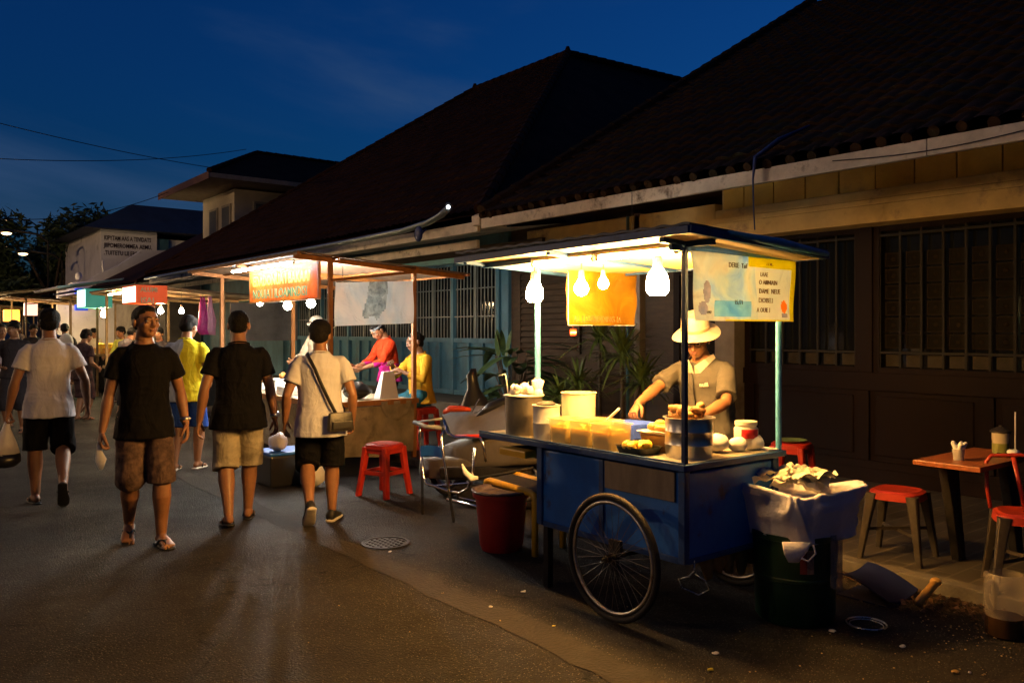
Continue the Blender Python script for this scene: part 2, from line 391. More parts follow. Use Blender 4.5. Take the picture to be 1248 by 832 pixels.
def person(label, loc, heading, H=1.68, pose=None, look=None, group=None, vox=.008):
    P = dict(lean=3, side=0, twist=0, head=(0, 0), pelvis=.915, px=0, py=0,
             wR=(.26, .03, .80), wL=(-.26, .03, .80), eR=(.3, -1, 0), eL=(-.3, -1, 0),
             hR=None, hL=None, cR=(.35, .4, .45, .5), cL=(.35, .4, .45, .5),
             aR=(.1, .0, .085), aL=(-.1, .0, .085), fR=0, fL=0, yR=-8, yL=8, kR=(.1, 1, 0), kL=(-.1, 1, 0))
    P.update(pose or {})
    K = dict(skin='brown', shirt=None, sleeve=.62, hem=-.165, pants=None, plen=.9, wide=1.0, belly=1.0, hair='short', shoe='flip',
             pr=1.0, neckhole=.085, toes=True, face=True)
    K.update(look or {})
    s = H / 1.68
    root = thing('person', label, 'person', loc, heading, group, world=False)
    pel = V((P['px'], P['py'], P['pelvis'])); w = K['wide']
    def spine(z):
        a = 0; c = pel.copy(); st = .02; zz = 0
        rotm = Matrix.Identity(3)
        if z <= 0: return pel + V((0, 0, z)), rotm
        while zz < z - 1e-6:
            dz = min(st, z - zz); t = min(1, (zz + dz / 2) / .28)
            rotm = Matrix.Rotation(R(P['twist']) * t, 3, 'Z') @ Matrix.Rotation(-R(P['lean']) * t, 3, 'X') @ Matrix.Rotation(R(P['side']) * t, 3, 'Y')
            c = c + rotm @ V((0, 0, dz)); zz += dz
        return c, rotm
    def ring(z, rx, ry, dy=0):
        c, m = spine(z); return (c + m @ V((0, dy, 0)), m @ V((rx, 0, 0)), m @ V((0, ry, 0)))
    cS, mS = spine(.415)
    shR = cS + mS @ V((.165 * w, -.01, 0)); shL = cS + mS @ V((-.165 * w, -.01, 0))
    elR, wrR = ik(shR, P['wR'], .285, .25, P['eR']); elL, wrL = ik(shL, P['wL'], .285, .25, P['eL'])
    hpR = pel + V((.088 * w, 0, -.02)); hpL = pel + V((-.088 * w, 0, -.02))
    knR, anR = ik(hpR, P['aR'], .425, .405, P['kR']); knL, anL = ik(hpL, P['aL'], .425, .405, P['kL'])
    # ---- body
    b = MB()
    b.loft([ring(-.1, .12 * w, .09), ring(-.04, .158 * w, .112), ring(.03, .158 * w, .11), ring(.13, .14 * w, .1), ring(.25, .148 * w, .105, .005),
            ring(.36, .165 * w, .11), ring(.42, .15 * w, .092, -.005), ring(.46, .1 * w, .07, -.01), ring(.505, .062, .06, -.008), ring(.54, .055, .056, 0), ring(.6, .052, .055, .012)], 20)
    for sh, el, wr in ((shR, elR, wrR), (shL, elL, wrL)):
        b.tube([sh, sh.lerp(el, .35), sh.lerp(el, .7), el, el.lerp(wr, .25), el.lerp(wr, .6), wr], [.041, .043, .042, .037, .042, .034, .026], 14, ends=True)
    for hp, kn, an in ((hpR, knR, anR), (hpL, knL, anL)):
        back = (an - kn).normalized().cross(V((1, 0, 0))) * -1
        b.tube([hp, hp.lerp(kn, .3), hp.lerp(kn, .65), kn], [.09, .086, .072, .059], 14, ends=True)
        b.tube([kn, kn.lerp(an, .18) + back * .008, kn.lerp(an, .35) + back * .014, kn.lerp(an, .7), an], [.056, .061, .063, .046, .036], 14, ends=True)
    hands = []
    for side, wr, el, hh, cr in ((1, wrR, elR, P['hR'], P['cR']), (-1, wrL, elL, P['hL'], P['cL'])):
        d = (wr - el).normalized()
        if hh: d = V(hh[0]).normalized(); t = V(hh[1])
        else: t = V((0, 1, 0)) + V((-.15 * side, 0, 0))
        t = (t - d * t.dot(d)).normalized(); n = d.cross(t) * -side
        # n must point out of the palm: for a hanging right hand (d down, t forward) the palm faces the body
        if not hh and n.x * side > 0: n = -n
        if hh and len(hh) > 2: n = V(hh[2]).normalized()
        b.loft([(wr - d * .02, t * .026, n * .021), (wr + d * .01, t * .029, n * .018), (wr + d * .05, t * .039, n * .016), (wr + d * .082, t * .042, n * .0125), (wr + d * .092, t * .036, n * .008)], 14)
        hands.append((wr, d, t, n, cr))
    feet = []
    for side, an, fp, fy in ((1, anR, P['fR'], P['yR']), (-1, anL, P['fL'], P['yL'])):
        m = Matrix.Rotation(R(fy), 3, 'Z') @ Matrix.Rotation(-R(fp), 3, 'X')
        f = lambda x, y, z, an=an, m=m: an + m @ V((x, y, z))
        X = m @ V((1, 0, 0)); Z = m @ V((0, 0, 1))
        b.loft([(f(0, -.062, -.045), X * .018, Z * .015), (f(0, -.045, -.042), X * .03, Z * .03), (f(0, -.01, -.03), X * .034, Z * .042), (f(0, .04, -.038), X * .037, Z * .036),
                (f(.004 * side, .1, -.055), X * .044, Z * .02), (f(.004 * side, .14, -.062), X * .045, Z * .014), (f(0, .158, -.064), X * .036, Z * .01)], 14)
        feet.append((f, m, side))
    body, _ = remeshed(b, vox, 5)
    # ---- head
    hc, hm = spine(.50)
    hyaw, hpit = P['head']
    HM3 = Matrix.Rotation(R(hyaw), 3, 'Z') @ (hm if False else Matrix.Rotation(-R(P['lean'] * .5 + hpit), 3, 'X'))
    up = HM3 @ V((0, 0, 1))
    hcen = hc + (hm @ V((0, .012, .05))) + up * .082 + HM3 @ V((0, .018, 0))
    HMAT = Matrix.Translation(hcen) @ HM3.to_4x4() @ Matrix.Scale(1.035, 4)
    h = MB()
    h.ball((0, -.012, .028), (.075, .094, .086), 24, 16)
    h.ball((0, .022, -.02), (.064, .066, .07), 20, 14)
    h.ball((0, .04, -.062), (.043, .042, .036), 16, 10)
    h.ball((0, .058, -.076), (.022, .022, .018), 12, 8)
    h.ball((0, .066, .036), (.05, .022, .016), 14, 8)         # brow
    h.ball((.038, .058, -.012), (.024, .022, .02), 12, 8); h.ball((-.038, .058, -.012), (.024, .022, .02), 12, 8)   # cheeks
    h.tube([(0, .079, .026), (0, .09, .002), (0, .1, -.018), (0, .092, -.026)], [.009, .0105, .0145, .01], 10, ends=True)
    h.ball((.013, .088, -.022), (.009, .01, .008), 8, 6); h.ball((-.013, .088, -.022), (.009, .01, .008), 8, 6)
    h.ball((0, .08, -.043), (.022, .012, .0065), 12, 8); h.ball((0, .079, -.053), (.019, .012, .007), 12, 8)
    for sx in (1, -1):
        h.ball((sx * .077, -.012, .0), (.009, .018, .031), 12, 10, rot=Matrix.Rotation(R(-18 * sx), 3, 'Z') @ Matrix.Rotation(R(-8), 3, 'X'))
        h.ball((sx * .031, .079, .0235), (.017, .009, .005), 10, 6)   # upper lid
        h.ball((sx * .031, .079, .0065), (.015, .008, .004), 10, 6)
    h.tube([(0, -.02, -.05), (0, -.03, -.11)], [.052, .055], 16)
    hv = min(vox, .0042) if vox < .01 else .0065
    hd, _ = remeshed(h, hv, 3, .4); hd.xf(HMAT)
    body.add(hd.v, hd.f)
    for wr, d, t, n, cr in hands: fingers(body, wr, d, t, n, cr)
    if K['shoe'] in ('flip', 'bare') and K['toes']:
        for f, m, side in feet:
            for k, (ln, rr) in enumerate(((.02, .0125), (.024, .0085), (.02, .008), (.015, .0075), (.008, .007))):
                x = -side * .034 + side * (.0 if k == 0 else .007) + side * k * .0165
                body.tube([f(x, .13 - k * .006, -.067), f(x, .148 + ln - k * .009, -.070)], [rr, rr * .9], 8, ends=True)
    S4 = Matrix.Scale(s, 4)
    def put(mb, name, mats, smooth=True, parent=root):
        return mb.xf(S4).build(name, mats, parent, smooth=smooth, fix=True)
    bo = put(body, 'body', skin(K['skin']))
    if K['face']:
        for sx in (1, -1):
            e = MB(); e.ball((0, 0, 0), .0115, 14, 12)
            for i, fc in enumerate(e.f):
                c = sum((e.v[k] for k in fc), V()) / len(fc)
                if c.z > .0078: e.m[i] = 1
            e.xf(Matrix.Translation((sx * .031, .0735, .015)) @ Matrix.Rotation(-PI / 2, 4, 'X')); e.xf(HMAT)
            put(e, 'eye', [MEYE, MIRIS])
            eb = MB(); eb.tube([(sx * .013, .0905, .0345), (sx * .03, .0895, .039), (sx * .046, .0815, .036)], [.0036, .0042, .0028], 8, ends=True); eb.xf(HMAT)
            put(eb, 'eyebrow', MH)
        lp = MB(); lp.ball((0, .0835, -.0435), (.0215, .0105, .0048), 12, 8); lp.ball((0, .0825, -.0525), (.018, .0105, .0055), 12, 8); lp.xf(HMAT)
        put(lp, 'lips', MLIP)
    # ---- hair
    hs = K['hair']
    g = MB()
    if hs != 'none':
        g.ball((0, -.02, .042), (.079, .093, .083), 24, 16)
        g.ball((0, -.042, .0), (.067, .066, .064), 18, 12)
        g.ball((.069, -.012, .042), (.013, .034, .028), 10, 8); g.ball((-.069, -.012, .042), (.013, .034, .028), 10, 8)
        g.ball((0, .026, .094), (.05, .04, .024), 14, 10)
        if hs == 'full':
            g.ball((0, -.015, .055), (.09, .1, .088), 20, 14); g.ball((0, -.06, .01), (.078, .06, .07), 16, 10)
        if hs == 'bun':
            g.ball((0, -.105, .03), (.036, .034, .036), 14, 10); g.ball((0, -.05, -.02), (.066, .058, .06), 14, 10)
        if hs == 'long':
            g.ball((0, -.055, -.05), (.075, .05, .1), 16, 12); g.ball((0, -.03, .04), (.09, .1, .095), 20, 14)
        gm, gn = remeshed(g, .006 if vox < .01 else .01, 2)
        for i, p in enumerate(gm.v): gm.v[i] = p + gn[i] * (noise.noise(p * 75) * .003 + noise.noise(p * 24) * .004 - .001)
        gm.xf(HMAT); put(gm, 'hair', MH)
    # ---- shirt
    def folds(mb, nr, amp, seed, zsc=.35):
        for i, p in enumerate(mb.v):
            q = V((p.x * 9, p.y * 9, p.z * 9 * zsc)) + V((seed, seed * 2.1, 0))
            a = noise.noise(q) + .5 * noise.noise(q * 2.1 + V((p.z * 4, 0, 0)))
            k = 1.0 + 1.2 * max(0, 1 - abs(p.z - pel.z) * 5)
            a2 = (1 - abs(noise.noise(V((p.x * 6, p.y * 6, p.z * 16)) + V((0, seed, 0))))) ** 6 * .5
            mb.v[i] = p + nr[i] * (amp * k * a + amp * a2)
    if K['shirt']:
        bl = K['belly']; hem = K['hem']; c = MB(); w2 = w
        rs = [ring(hem, .208 * w2, .166 * bl), ring(hem + .02, .205 * w2, .164 * bl), ring(-.03, .188 * w2, .15 * bl), ring(.06, .168 * w2, .128 * bl, .004), ring(.17, .164 * w2, .126 * bl, .006), ring(.28, .17 * w2, .13, .006),
              ring(.36, .178 * w2, .128, .0), ring(.41, .166 * w2, .112, -.006), ring(.445, .138 * w2, .098, -.01), ring(.47, .106, .082, -.012), ring(.488, K['neckhole'], .072, -.02), ring(.497, K['neckhole'] - .012, .062, -.024)]
        if hem > -.04: rs = [r for i, r in enumerate(rs) if i not in (1, 2)]
        c.loft(rs, 24, ex=2.25)
        sl = K['sleeve']
        for sh, el, wr in ((shR, elR, wrR), (shL, elL, wrL)):
            inn = sh.lerp(cS, .4)
            if sl <= 1:
                e = sh.lerp(el, sl)
                c.tube([inn + V((0, 0, .0)), sh.lerp(inn, .25), sh.lerp(el, .12), sh.lerp(el, sl * .5), e.lerp(sh, .06), e], [.054, .059, .061, .065, .070, .074], 16, ends=False)
            else:
                e = el.lerp(wr, min(1, sl - 1)); c.tube([inn, sh, sh.lerp(el, .5), el, el.lerp(e, .6), e], [.07, .07, .06, .053, .048, .042], 16)
        cm, cn = remeshed(c, max(vox, .008), 5); folds(cm, cn, .0065, hash(label) % 17 if False else len(label))
        put(cm, 'shirt', K['shirt'], parent=root)
        nr_ = MB(); cc, m3 = spine(.503)
        pts = [cc + m3 @ V((K['neckhole'] * .93 * math.cos(t), .074 * math.sin(t) - .014, -.012 - .018 * math.sin(t))) for t in [2 * PI * k / 24 for k in range(25)]]
        nr_.tube(pts, .006, 6, flat=1); put(nr_, 'collar', K.get('collar') or K['shirt'])
    if K['pants']:
        c = MB(); pl = K['plen']; pr = K['pr']
        c.loft([ring(.05, .142 * w, .102), ring(-.03, .162 * w, .118), ring(-.08, .175 * w, .125), ring(-.13, .15 * w, .1)], 22)
        for hp, kn, an in ((hpR, knR, anR), (hpL, knL, anL)):
            if 1 < pl <= 1.3:
                e = kn.lerp(an, pl - 1); c.tube([hp + V((0, 0, .02)), hp.lerp(kn, .3), hp.lerp(kn, .7), kn, e], [.086, .1 * pr, .1 * pr, .099 * pr, .102 * pr], 18)
            elif pl <= 1:
                e = hp.lerp(kn, pl); c.tube([hp + V((0, 0, .02)), hp.lerp(e, .35), hp.lerp(e, .75), e], [.092, .1 * pr, .1 * pr, .103 * pr], 18)
            else:
                e = kn.lerp(an, pl - 1); c.tube([hp + V((0, 0, .02)), hp.lerp(kn, .4), kn, kn.lerp(e, .5), e], [.102, .098, .076, .072 * pr, .066 * pr], 18, ends=False)
        cm, cn = remeshed(c, max(vox, .008), 4); folds(cm, cn, .007, len(label) * 2 + 1, .5)
        put(cm, 'shorts' if pl <= 1.3 else 'trousers', K['pants'])
    # ---- footwear
    for f, m, side in feet:
        X = m @ V((1, 0, 0)); Z = m @ V((0, 0, 1)); sm = MB()
        if K['shoe'] == 'flip':
            sm.loft([(f(0, -.075, -.078), X * .02, Z * .007), (f(0, -.06, -.078), X * .036, Z * .009), (f(0, .02, -.08), X * .037, Z * .009), (f(side * .004, .1, -.08), X * .048, Z * .009), (f(0, .155, -.08), X * .045, Z * .008), (f(0, .182, -.08), X * .024, Z * .006)], 16, ex=3)
            so = put(sm, 'sandal', K.get('shoe_mat') or MBLACK)
            st = MB()
            st.tube([f(-.042, .03, -.07), f(-.038, .06, -.035), f(-side * .012, .1, -.032), f(-side * .016, .135, -.055), f(-side * .016, .14, -.075)], .006, 6, flat=1.4)
            st.tube([f(.042, .03, -.07), f(.038, .06, -.035), f(-side * .012, .1, -.032)], .0065, 6, flat=1.4)
            put(st, 'strap', MBLACK, parent=so)
        elif K['shoe'] == 'shoe':
            sm.loft([(f(0, -.07, -.05), X * .025, Z * .028), (f(0, -.05, -.038), X * .038, Z * .05), (f(0, .0, -.036), X * .041, Z * .052), (f(0, .05, -.044), X * .043, Z * .042), (f(0, .11, -.056), X * .05, Z * .03), (f(0, .155, -.062), X * .046, Z * .022), (f(0, .18, -.066), X * .026, Z * .014)], 16)
            so = put(sm, 'shoe', K.get('shoe_mat') or MBLACK)
            st = MB(); st.loft([(f(0, -.078, -.08), X * .022, Z * .012), (f(0, -.06, -.08), X * .041, Z * .013), (f(0, .02, -.08), X * .043, Z * .013), (f(0, .1, -.08), X * .053, Z * .013), (f(0, .16, -.08), X * .05, Z * .012), (f(0, .188, -.078), X * .026, Z * .008)], 16, ex=3)
            put(st, 'sole', MSOLE, parent=so)
    root['_'] = 0; del root['_']
    SH = dict(root=root, put=put, spine=spine, HMAT=HMAT, s=s, wr=(wrR, wrL), hands=hands, el=(elR, elL), sh=(shR, shL), pel=pel, S4=S4, kn=(knR, knL))
    return SH
# ---------------------------------------------------------------- world
w = bpy.data.worlds.new('World'); scene.world = w; w.use_nodes = True
nt = w.node_tree; N = nt.nodes; L = nt.links
bg = N['Background']; bg.inputs['Strength'].default_value = .1
sky = N.new('ShaderNodeTexSky'); sky.sky_type = 'NISHITA'; sky.sun_disc = False
sky.sun_elevation = R(.5); sky.sun_rotation = R(90); sky.air_density = 1.2; sky.dust_density = .6; sky.ozone_density = 4
tc = N.new('ShaderNodeTexCoord')
mp = N.new('ShaderNodeMapping'); mp.inputs['Scale'].default_value = (1, 1, 3.6); mp.inputs['Rotation'].default_value = (R(-14), R(10), 0); mp.inputs['Location'].default_value = (.35, .2, .1)
L.new(tc.outputs['Generated'], mp.inputs['Vector'])
cn = N.new('ShaderNodeTexNoise'); cn.inputs['Scale'].default_value = 1.7; cn.inputs['Detail'].default_value = 7; cn.inputs['Roughness'].default_value = .52; cn.inputs['Distortion'].default_value = .5
L.new(mp.outputs[0], cn.inputs['Vector'])
cr = N.new('ShaderNodeMapRange'); cr.inputs['From Min'].default_value = .42; cr.inputs['From Max'].default_value = .72; cr.inputs['To Max'].default_value = 1; cr.interpolation_type = 'SMOOTHSTEP'
L.new(cn.outputs['Fac'], cr.inputs['Value'])
tint = N.new('ShaderNodeMixRGB'); tint.blend_type = 'MULTIPLY'; tint.inputs['Fac'].default_value = 1; tint.inputs['Color2'].default_value = SKYTINT
L.new(sky.outputs[0], tint.inputs['Color1'])
cm_ = N.new('ShaderNodeMixRGB'); cm_.inputs['Color2'].default_value = CLOUDCOL
L.new(cr.outputs[0], cm_.inputs['Fac']); L.new(tint.outputs[0], cm_.inputs['Color1']); dk = N.new('ShaderNodeVectorMath'); dk.operation = 'DOT_PRODUCT'; dk.inputs[1].default_value = (.6, .72, .2); L.new(tc.outputs['Generated'], dk.inputs[0])
dr = N.new('ShaderNodeMapRange'); dr.inputs['From Min'].default_value = -.3; dr.inputs['From Max'].default_value = .62; dr.inputs['To Min'].default_value = .4; dr.interpolation_type = 'SMOOTHSTEP'; L.new(dk.outputs['Value'], dr.inputs['Value'])
dm = N.new('ShaderNodeVectorMath'); dm.operation = 'SCALE'; L.new(cm_.outputs[0], dm.inputs[0]); L.new(dr.outputs[0], dm.inputs['Scale']); L.new(dm.outputs[0], bg.inputs['Color'])
# last of the daylight: one very weak, very soft lamp from the dusk side
sl = bpy.data.lights.new('sun', 'SUN'); sl.energy = .012; sl.angle = R(30); sl.color = (.45, .6, 1)
so = bpy.data.objects.new('sun', sl); col.objects.link(so); so.rotation_euler = (R(50), 0, R(-120)); so.location = (-20, -20, 30)

# ---------------------------------------------------------------- ground
A_ = asphalt()
MCONC = M('worn_concrete', (.1, .088, .07), .8, var=.35, vs=3, bump=.5, bs=60, dirt=((.1, .09, .08), 2.2, .5))
MEARTH = M('earth', (.05, .045, .04), .9, var=.3, vs=.3)
def sheet(name, x0, x1, y0, y1, z, mat, nx=1, ny=1):
    mb = MB(); mb.grid(lambda u, v: (x0 + (x1 - x0) * u, y0 + (y1 - y0) * v, z), nx, ny)
    return structure(mb.build(name, mat, fix=False))
sheet('ground', -500, 700, -400, 900, -.03, MEARTH)
sheet('road', -14, 4.815, -8, 160, 0, A_)
mb = MB()   # ragged concrete gutter strip
random.seed(3)
EDGE = [(-3 + k * .12) for k in range(260)]
def gx(side, y): return (2.53 if side == 0 else 2.73) + .05 * noise.noise(V((y * 1.7, side * 9, 0))) + .035 * noise.noise(V((y * 7, side * 5, 3)))
for i in range(len(EDGE) - 1):
    a, b = EDGE[i], EDGE[i + 1]
    mb.add([(gx(0, a), a, .004), (gx(1, a), a, .004), (gx(1, b), b, .004), (gx(0, b), b, .004)], [(0, 1, 2, 3)])
MGUT = M('gutter_concrete', (.040, .035, .029), .8, var=.4, vs=4, bump=.8, bs=55, spec=.15, dirt=((.026, .022, .018), 2.2, .4))
structure(mb.build('gutter_strip', MGUT, fix=False))
MPAVE = brickish('paving_slabs', (.05, .042, .031), (.036, .031, .025), (.085, .072, .055), 1, .42, .13, .6, bump=.6, msize=.008)
mb = MB(); mb.box((4.93, -8, -.02), (16, 70, .07)); structure(mb.build('pavement', MPAVE))
mb = MB()
y = -8
while y < 60:
    mb.box((4.81, y, -.02), (4.925, y + .98, .076)); y += .99
structure(mb.build('kerb', MCONC, bevel=.012))

# ---------------------------------------------------------------- building materials
MTILE = M('old_roof_tile', (.05, .027, .015), .95, var=.5, vs=2.5, bump=.7, bs=30, dirt=((.03, .028, .018), 1.6, .5), spec=.1)
MTILE2 = M('roof_tile_dark', (.036, .015, .01), .95, var=.45, vs=2, bump=.6, bs=30, spec=.1)
MFASC = M('white_fascia', (.72, .64, .54), .75, var=.25, vs=5, bump=.3, bs=30, dirt=((.13, .1, .08), 2.5, .54))
MYEL = M('ochre_plaster', (.5, .31, .05), .8, var=.25, vs=2.5, bump=.25, bs=25, dirt=((.16, .1, .05), 1.5, .56))
MLINT = M('lintel_plaster', (.46, .33, .13), .8, var=.25, vs=3, bump=.3, bs=25, dirt=((.16, .11, .07), 1.8, .56))
MWOOD = M('dark_stained_wood', (.007, .0022, .0014), .6, var=.4, vs=5, bump=.35, bs=30, stretch=(6, 6, .7), c2=(.005, .0018, .0013), spec=.12)
MBROWN = M('brown_board_wall', (.045, .026, .014), .75, var=.4, vs=4, stretch=(1, 1, 5), bump=.4, bs=18)
MIRON = M('black_iron', (.012, .011, .011), .65, 0.0, spec=.15, var=.2, vs=20, bump=.2)
MGLASS = M('dark_window_glass', (.006, .0065, .0065), .08, var=.3, vs=2, spec=.6, rvar=.06)
MFROST = M('frosted_glass_block', (.03, .025, .018), .5, spec=.1, var=.3, vs=9, bump=.5, bs=40)
MBLUE = M('faded_blue_paint', (.05, .14, .2), .65, var=.3, vs=4, stretch=(1, 1, .4), bump=.3, bs=30, dirt=((.05, .07, .08), 2.5, .56))
MGREY = M('grey_plaster', (.2, .17, .14), .85, var=.3, vs=3, bump=.4, bs=25, dirt=((.1, .08, .06), 1.5, .53))
MWHITE = M('white_plaster', (.75, .72, .74), .85, var=.15, vs=1.5, bump=.2, bs=20, dirt=((.3, .28, .28), 1.2, .58))
MCREAM = M('cream_plaster', (.7, .62, .48), .85, var=.15, vs=1.5, bump=.2, bs=20)
MNAVY = M('navy_metal_roof', (.03, .04, .07), .6, var=.3, vs=1.5, spec=.3)
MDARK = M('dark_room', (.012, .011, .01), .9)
MZINC = M('zinc_gutter', (.25, .3, .33), .4, .6, var=.25, vs=5, bump=.15)

def wave(y, per=.215): 
    t = (y / per) % 1.0
    return .038 * (abs(math.sin(PI * t)) ** .8)
def tiled_slope(name, y0, y1, x0, z0, x1, z1, ya, yb, parent, mat=MTILE, step=.3, res=7, th=.05, ends=False):
    """slope from an eave (x0, y0..y1, z0) to a ridge (x1, ya..yb, z1) with pan-tile rows"""
    Ls = math.hypot(x1 - x0, z1 - z0); rows = max(2, int(Ls / step)); nx = (z0 - z1) / Ls; nz = (x1 - x0) / Ls
    mb = MB(); nu = int((y1 - y0) / .215 * res)
    O = len(mb.v); rr = []
    for r in range(rows):
        for e in (0, 1):
            t = (r + (0 if e == 0 else 1)) / rows; lift = .03 if e == 0 else 0.0
            row = []
            for i in range(nu + 1):
                u = i / nu; yy0 = y0 + (y1 - y0) * u
                y = yy0 + ((ya + (yb - ya) * u) - yy0) * t
                # keep tile columns straight: clamp instead of fanning out
                lo = y0 + (ya - y0) * t; hi = y1 + (yb - y1) * t
                y = min(max(yy0, lo), hi)
                h = wave(yy0) + lift + .012 * noise.noise(V((yy0 * 1.3, r * .7, 0))) + .008 * noise.noise(V((int(yy0 / .215) * 3.1, r * 5.3, 1)))
                row.append(len(mb.v)); mb.v.append(V((x0 + (x1 - x0) * t + nx * h, y, z0 + (z1 - z0) * t + nz * h)))
            rr.append(row)
    for a, b in zip(rr, rr[1:]):
        for i in range(nu): 
            mb.f.append((a[i], a[i + 1], b[i + 1], b[i])); mb.m.append(0)
    # boards under the tiles
    e = -.03
    mb.add([(x0 + nx * e + .03, y0, z0 + nz * e), (x0 + nx * e + .03, y1, z0 + nz * e), (x1 + nx * e, yb, z1 + nz * e), (x1 + nx * e, ya, z1 + nz * e)], [(3, 2, 1, 0)])
    if ends:
        y = y0 + .05
        while y < y1 - .1:
            c = V((x0, y + .107 + random.uniform(-.012, .012), z0 + .012 + random.uniform(-.014, .012))); mb.tube([c + V((-.012 + random.uniform(-.02, .02), 0, -.006)), c + V((.09, 0, .05))], [.05 + random.uniform(-.008, .006), .05], 12); y += .215
    return mb.build(name, mat, parent, smooth='auto', fix=False)
def ridge_caps(mb, a, b, r=.09, step=.32):
    a, b = V(a), V(b); n = max(1, int((b - a).length / step)); d = (b - a) / n
    for i in range(n):
        p = a + d * i; mb.tube([p, p + d * 1.06], [r * 1.12, r * .9], 8)

# ================= building 1 : tiled shophouse with dark timber front
b1 = thing('shophouse', 'old tiled shophouse with ochre frieze and dark timber barred windows behind the cart', 'building', (7.5, 3, 0))
tiled_slope('roof', -4, 9.05, 6.6, 3.03, 14.6, 7.83, -4, 9.05, b1, res=10, ends=True)
mb = MB()
mb.box((6.60, -4, 2.87), (6.655, 3.1, 3.005)); mb.box((6.60, 3.105, 2.868), (6.655, 9.05, 3.003)); mb.build('fascia', MFASC, b1, bevel=.006)
mb = MB(); mb.add([(6.655, 9.0, 2.93), (7.0, 9.0, 2.93), (8.6, 9.0, 4.13), (8.6, 9.0, 4.22), (6.655, 9.0, 3.05)], [(0, 1, 2, 3, 4)]); 
mb.add([(6.655, 9.05, 2.93), (7.0, 9.05, 2.93), (14.6, 9.05, 7.5), (14.6, 9.05, 7.83), (6.655, 9.05, 3.05)], [(4, 3, 2, 1, 0)]); mb.build('gable_board', MGREY, b1, fix=False)
mb = MB()   # round cover tiles along the verge
ridge_caps(mb, (6.62, 9.05, 3.1), (14.6, 9.05, 7.9)); mb.build('verge_tiles', MTILE, b1, smooth='auto')
mb = MB(); mb.add([(6.655, -4, 2.885), (6.655, 9, 2.885), (7.34, 9, 3.07), (7.34, -4, 3.07)], [(0, 1, 2, 3)]); mb.build('soffit', MBROWN, b1, fix=False)
random.seed(5)
mb = MB()
y = -4
while y < 5.6:
    mb.box((7.34, y + .003, 2.79), (7.42, min(5.62, y + .352), 3.07)); y += .36
mb.build('frieze', MYEL, b1, bevel=.004)
mb = MB(); mb.box((7.22, -4, 2.47), (7.60, 5.75, 2.64)); mb.box((7.26, -4, 2.64), (7.60, 5.72, 2.70)); mb.box((7.30, -4, 2.70), (7.60, 5.7, 2.79)); mb.box((7.42, -4, 2.79), (7.60, 5.70, 3.2))
mb.build('lintel', MLINT, b1, bevel=.012)
mb = MB(); mb.box((7.34, 5.48, .07), (7.55, 5.74, 2.47)); mb.build('pillar', MGREY, b1, bevel=.01)
# timber front: posts, rails, panels
mb = MB()
mb.box((7.5, -4, .07), (7.62, 5.48, .2)); mb.box((7.52, -4, .2), (7.60, 5.48, 1.1))
for z0, z1 in ((.2, .27), (.93, 1.1)): mb.box((7.49, -4, z0), (7.52, 5.48, z1))
P_Y = [5.40, 4.12, 3.02, 1.92, .82, -.3, -1.4, -2.5]
for y in P_Y: mb.box((7.485, y - .06, .272), (7.52, y + .06, .928))
mb.build('timber_dado', MWOOD, b1, bevel=.006)
for a, b in zip(P_Y, P_Y[1:]):
    if a < 1: continue
    mb = MB(); mb.box((7.505, b + .11, .32), (7.53, a - .11, .88)); mb.build('raised_panel', MWOOD, b1, bevel=.012)
def barred_window(y0, y1, parent, nb, lattice=True):
    z0, z1 = 1.1, 2.47
    fr = MB(); t = .06
    fr.box((7.49, y0, z0), (7.60, y0 + t, z1)); fr.box((7.49, y1 - t, z0), (7.60, y1, z1)); fr.box((7.492, y0 + t, z0), (7.60, y1 - t, z0 + .05)); fr.box((7.492, y0 + t, z1 - .05), (7.60, y1 - t, z1))
    f = fr.build('window', MWOOD, parent, bevel=.004)
    g = MB(); g.box((7.592, y0 + t, z0 + .05), (7.60, y1 - t, z1 - .05)); g.build('pane', MGLASS, f)
    br = MB()
    for k in range(nb + 1):
        y = y0 + t + (y1 - y0 - 2 * t) * k / nb
        br.box((7.50, y - .011, z0 + .05), (7.522, y + .011, z1 - .05))
    for z in (z0 + .19, z1 - .09): br.box((7.497, y0 + t, z - .011), (7.5, y1 - t, z + .011)); br.box((7.522, y0 + t, z - .011), (7.528, y1 - t, z + .011))
    br.build('grille', MIRON, f)
    la = MB(); n = nb
    for k in range(n):
        ya = y0 + t + (y1 - y0 - 2 * t) * k / n; yb = y0 + t + (y1 - y0 - 2 * t) * (k + 1) / n
        la.box((7.575, ya + .022, z0 + .06), (7.588, yb - .022, z0 + .17), mi=1)
        if lattice:
            zz = z0 + .23
            while zz < z1 - .3:
                for (a, b, c, d) in ((ya + .018, yb - .018, zz, zz + .012), (ya + .018, yb - .018, zz + .118, zz + .13), (ya + .018, ya + .03, zz + .012, zz + .118), (yb - .03, yb - .018, zz + .012, zz + .118)):
                    la.box((7.57, a, c), (7.585, b, d))
                la.box((7.578, ya + .03, zz + .012), (7.586, yb - .03, zz + .118), mi=2)
                la.ball((7.574, (ya + yb) / 2, zz + .065), (.006, .022, .022), 8, 5, mi=0)
                zz += .152
    la.build('lattice', [M('lattice_wood', (.014, .010, .006), .7, spec=.05), MFROST, M('lattice_glass', (.006, .005, .0035), .6, spec=.05, var=.4, vs=8)] if lattice else [MWOOD, MFROST], f)
barred_window(4.14, 5.46, b1, 6, lattice=False)
barred_window(2.36, 4.02, b1, 8); barred_window(.7, 2.24, b1, 7, lattice=False); barred_window(-1.0, .58, b1, 7)
for y in (4.02, 2.24, .58): mb = MB(); mb.box((7.47, y, 1.1), (7.60, y + .12, 2.47)); mb.build('window_post', MWOOD, b1, bevel=.005)
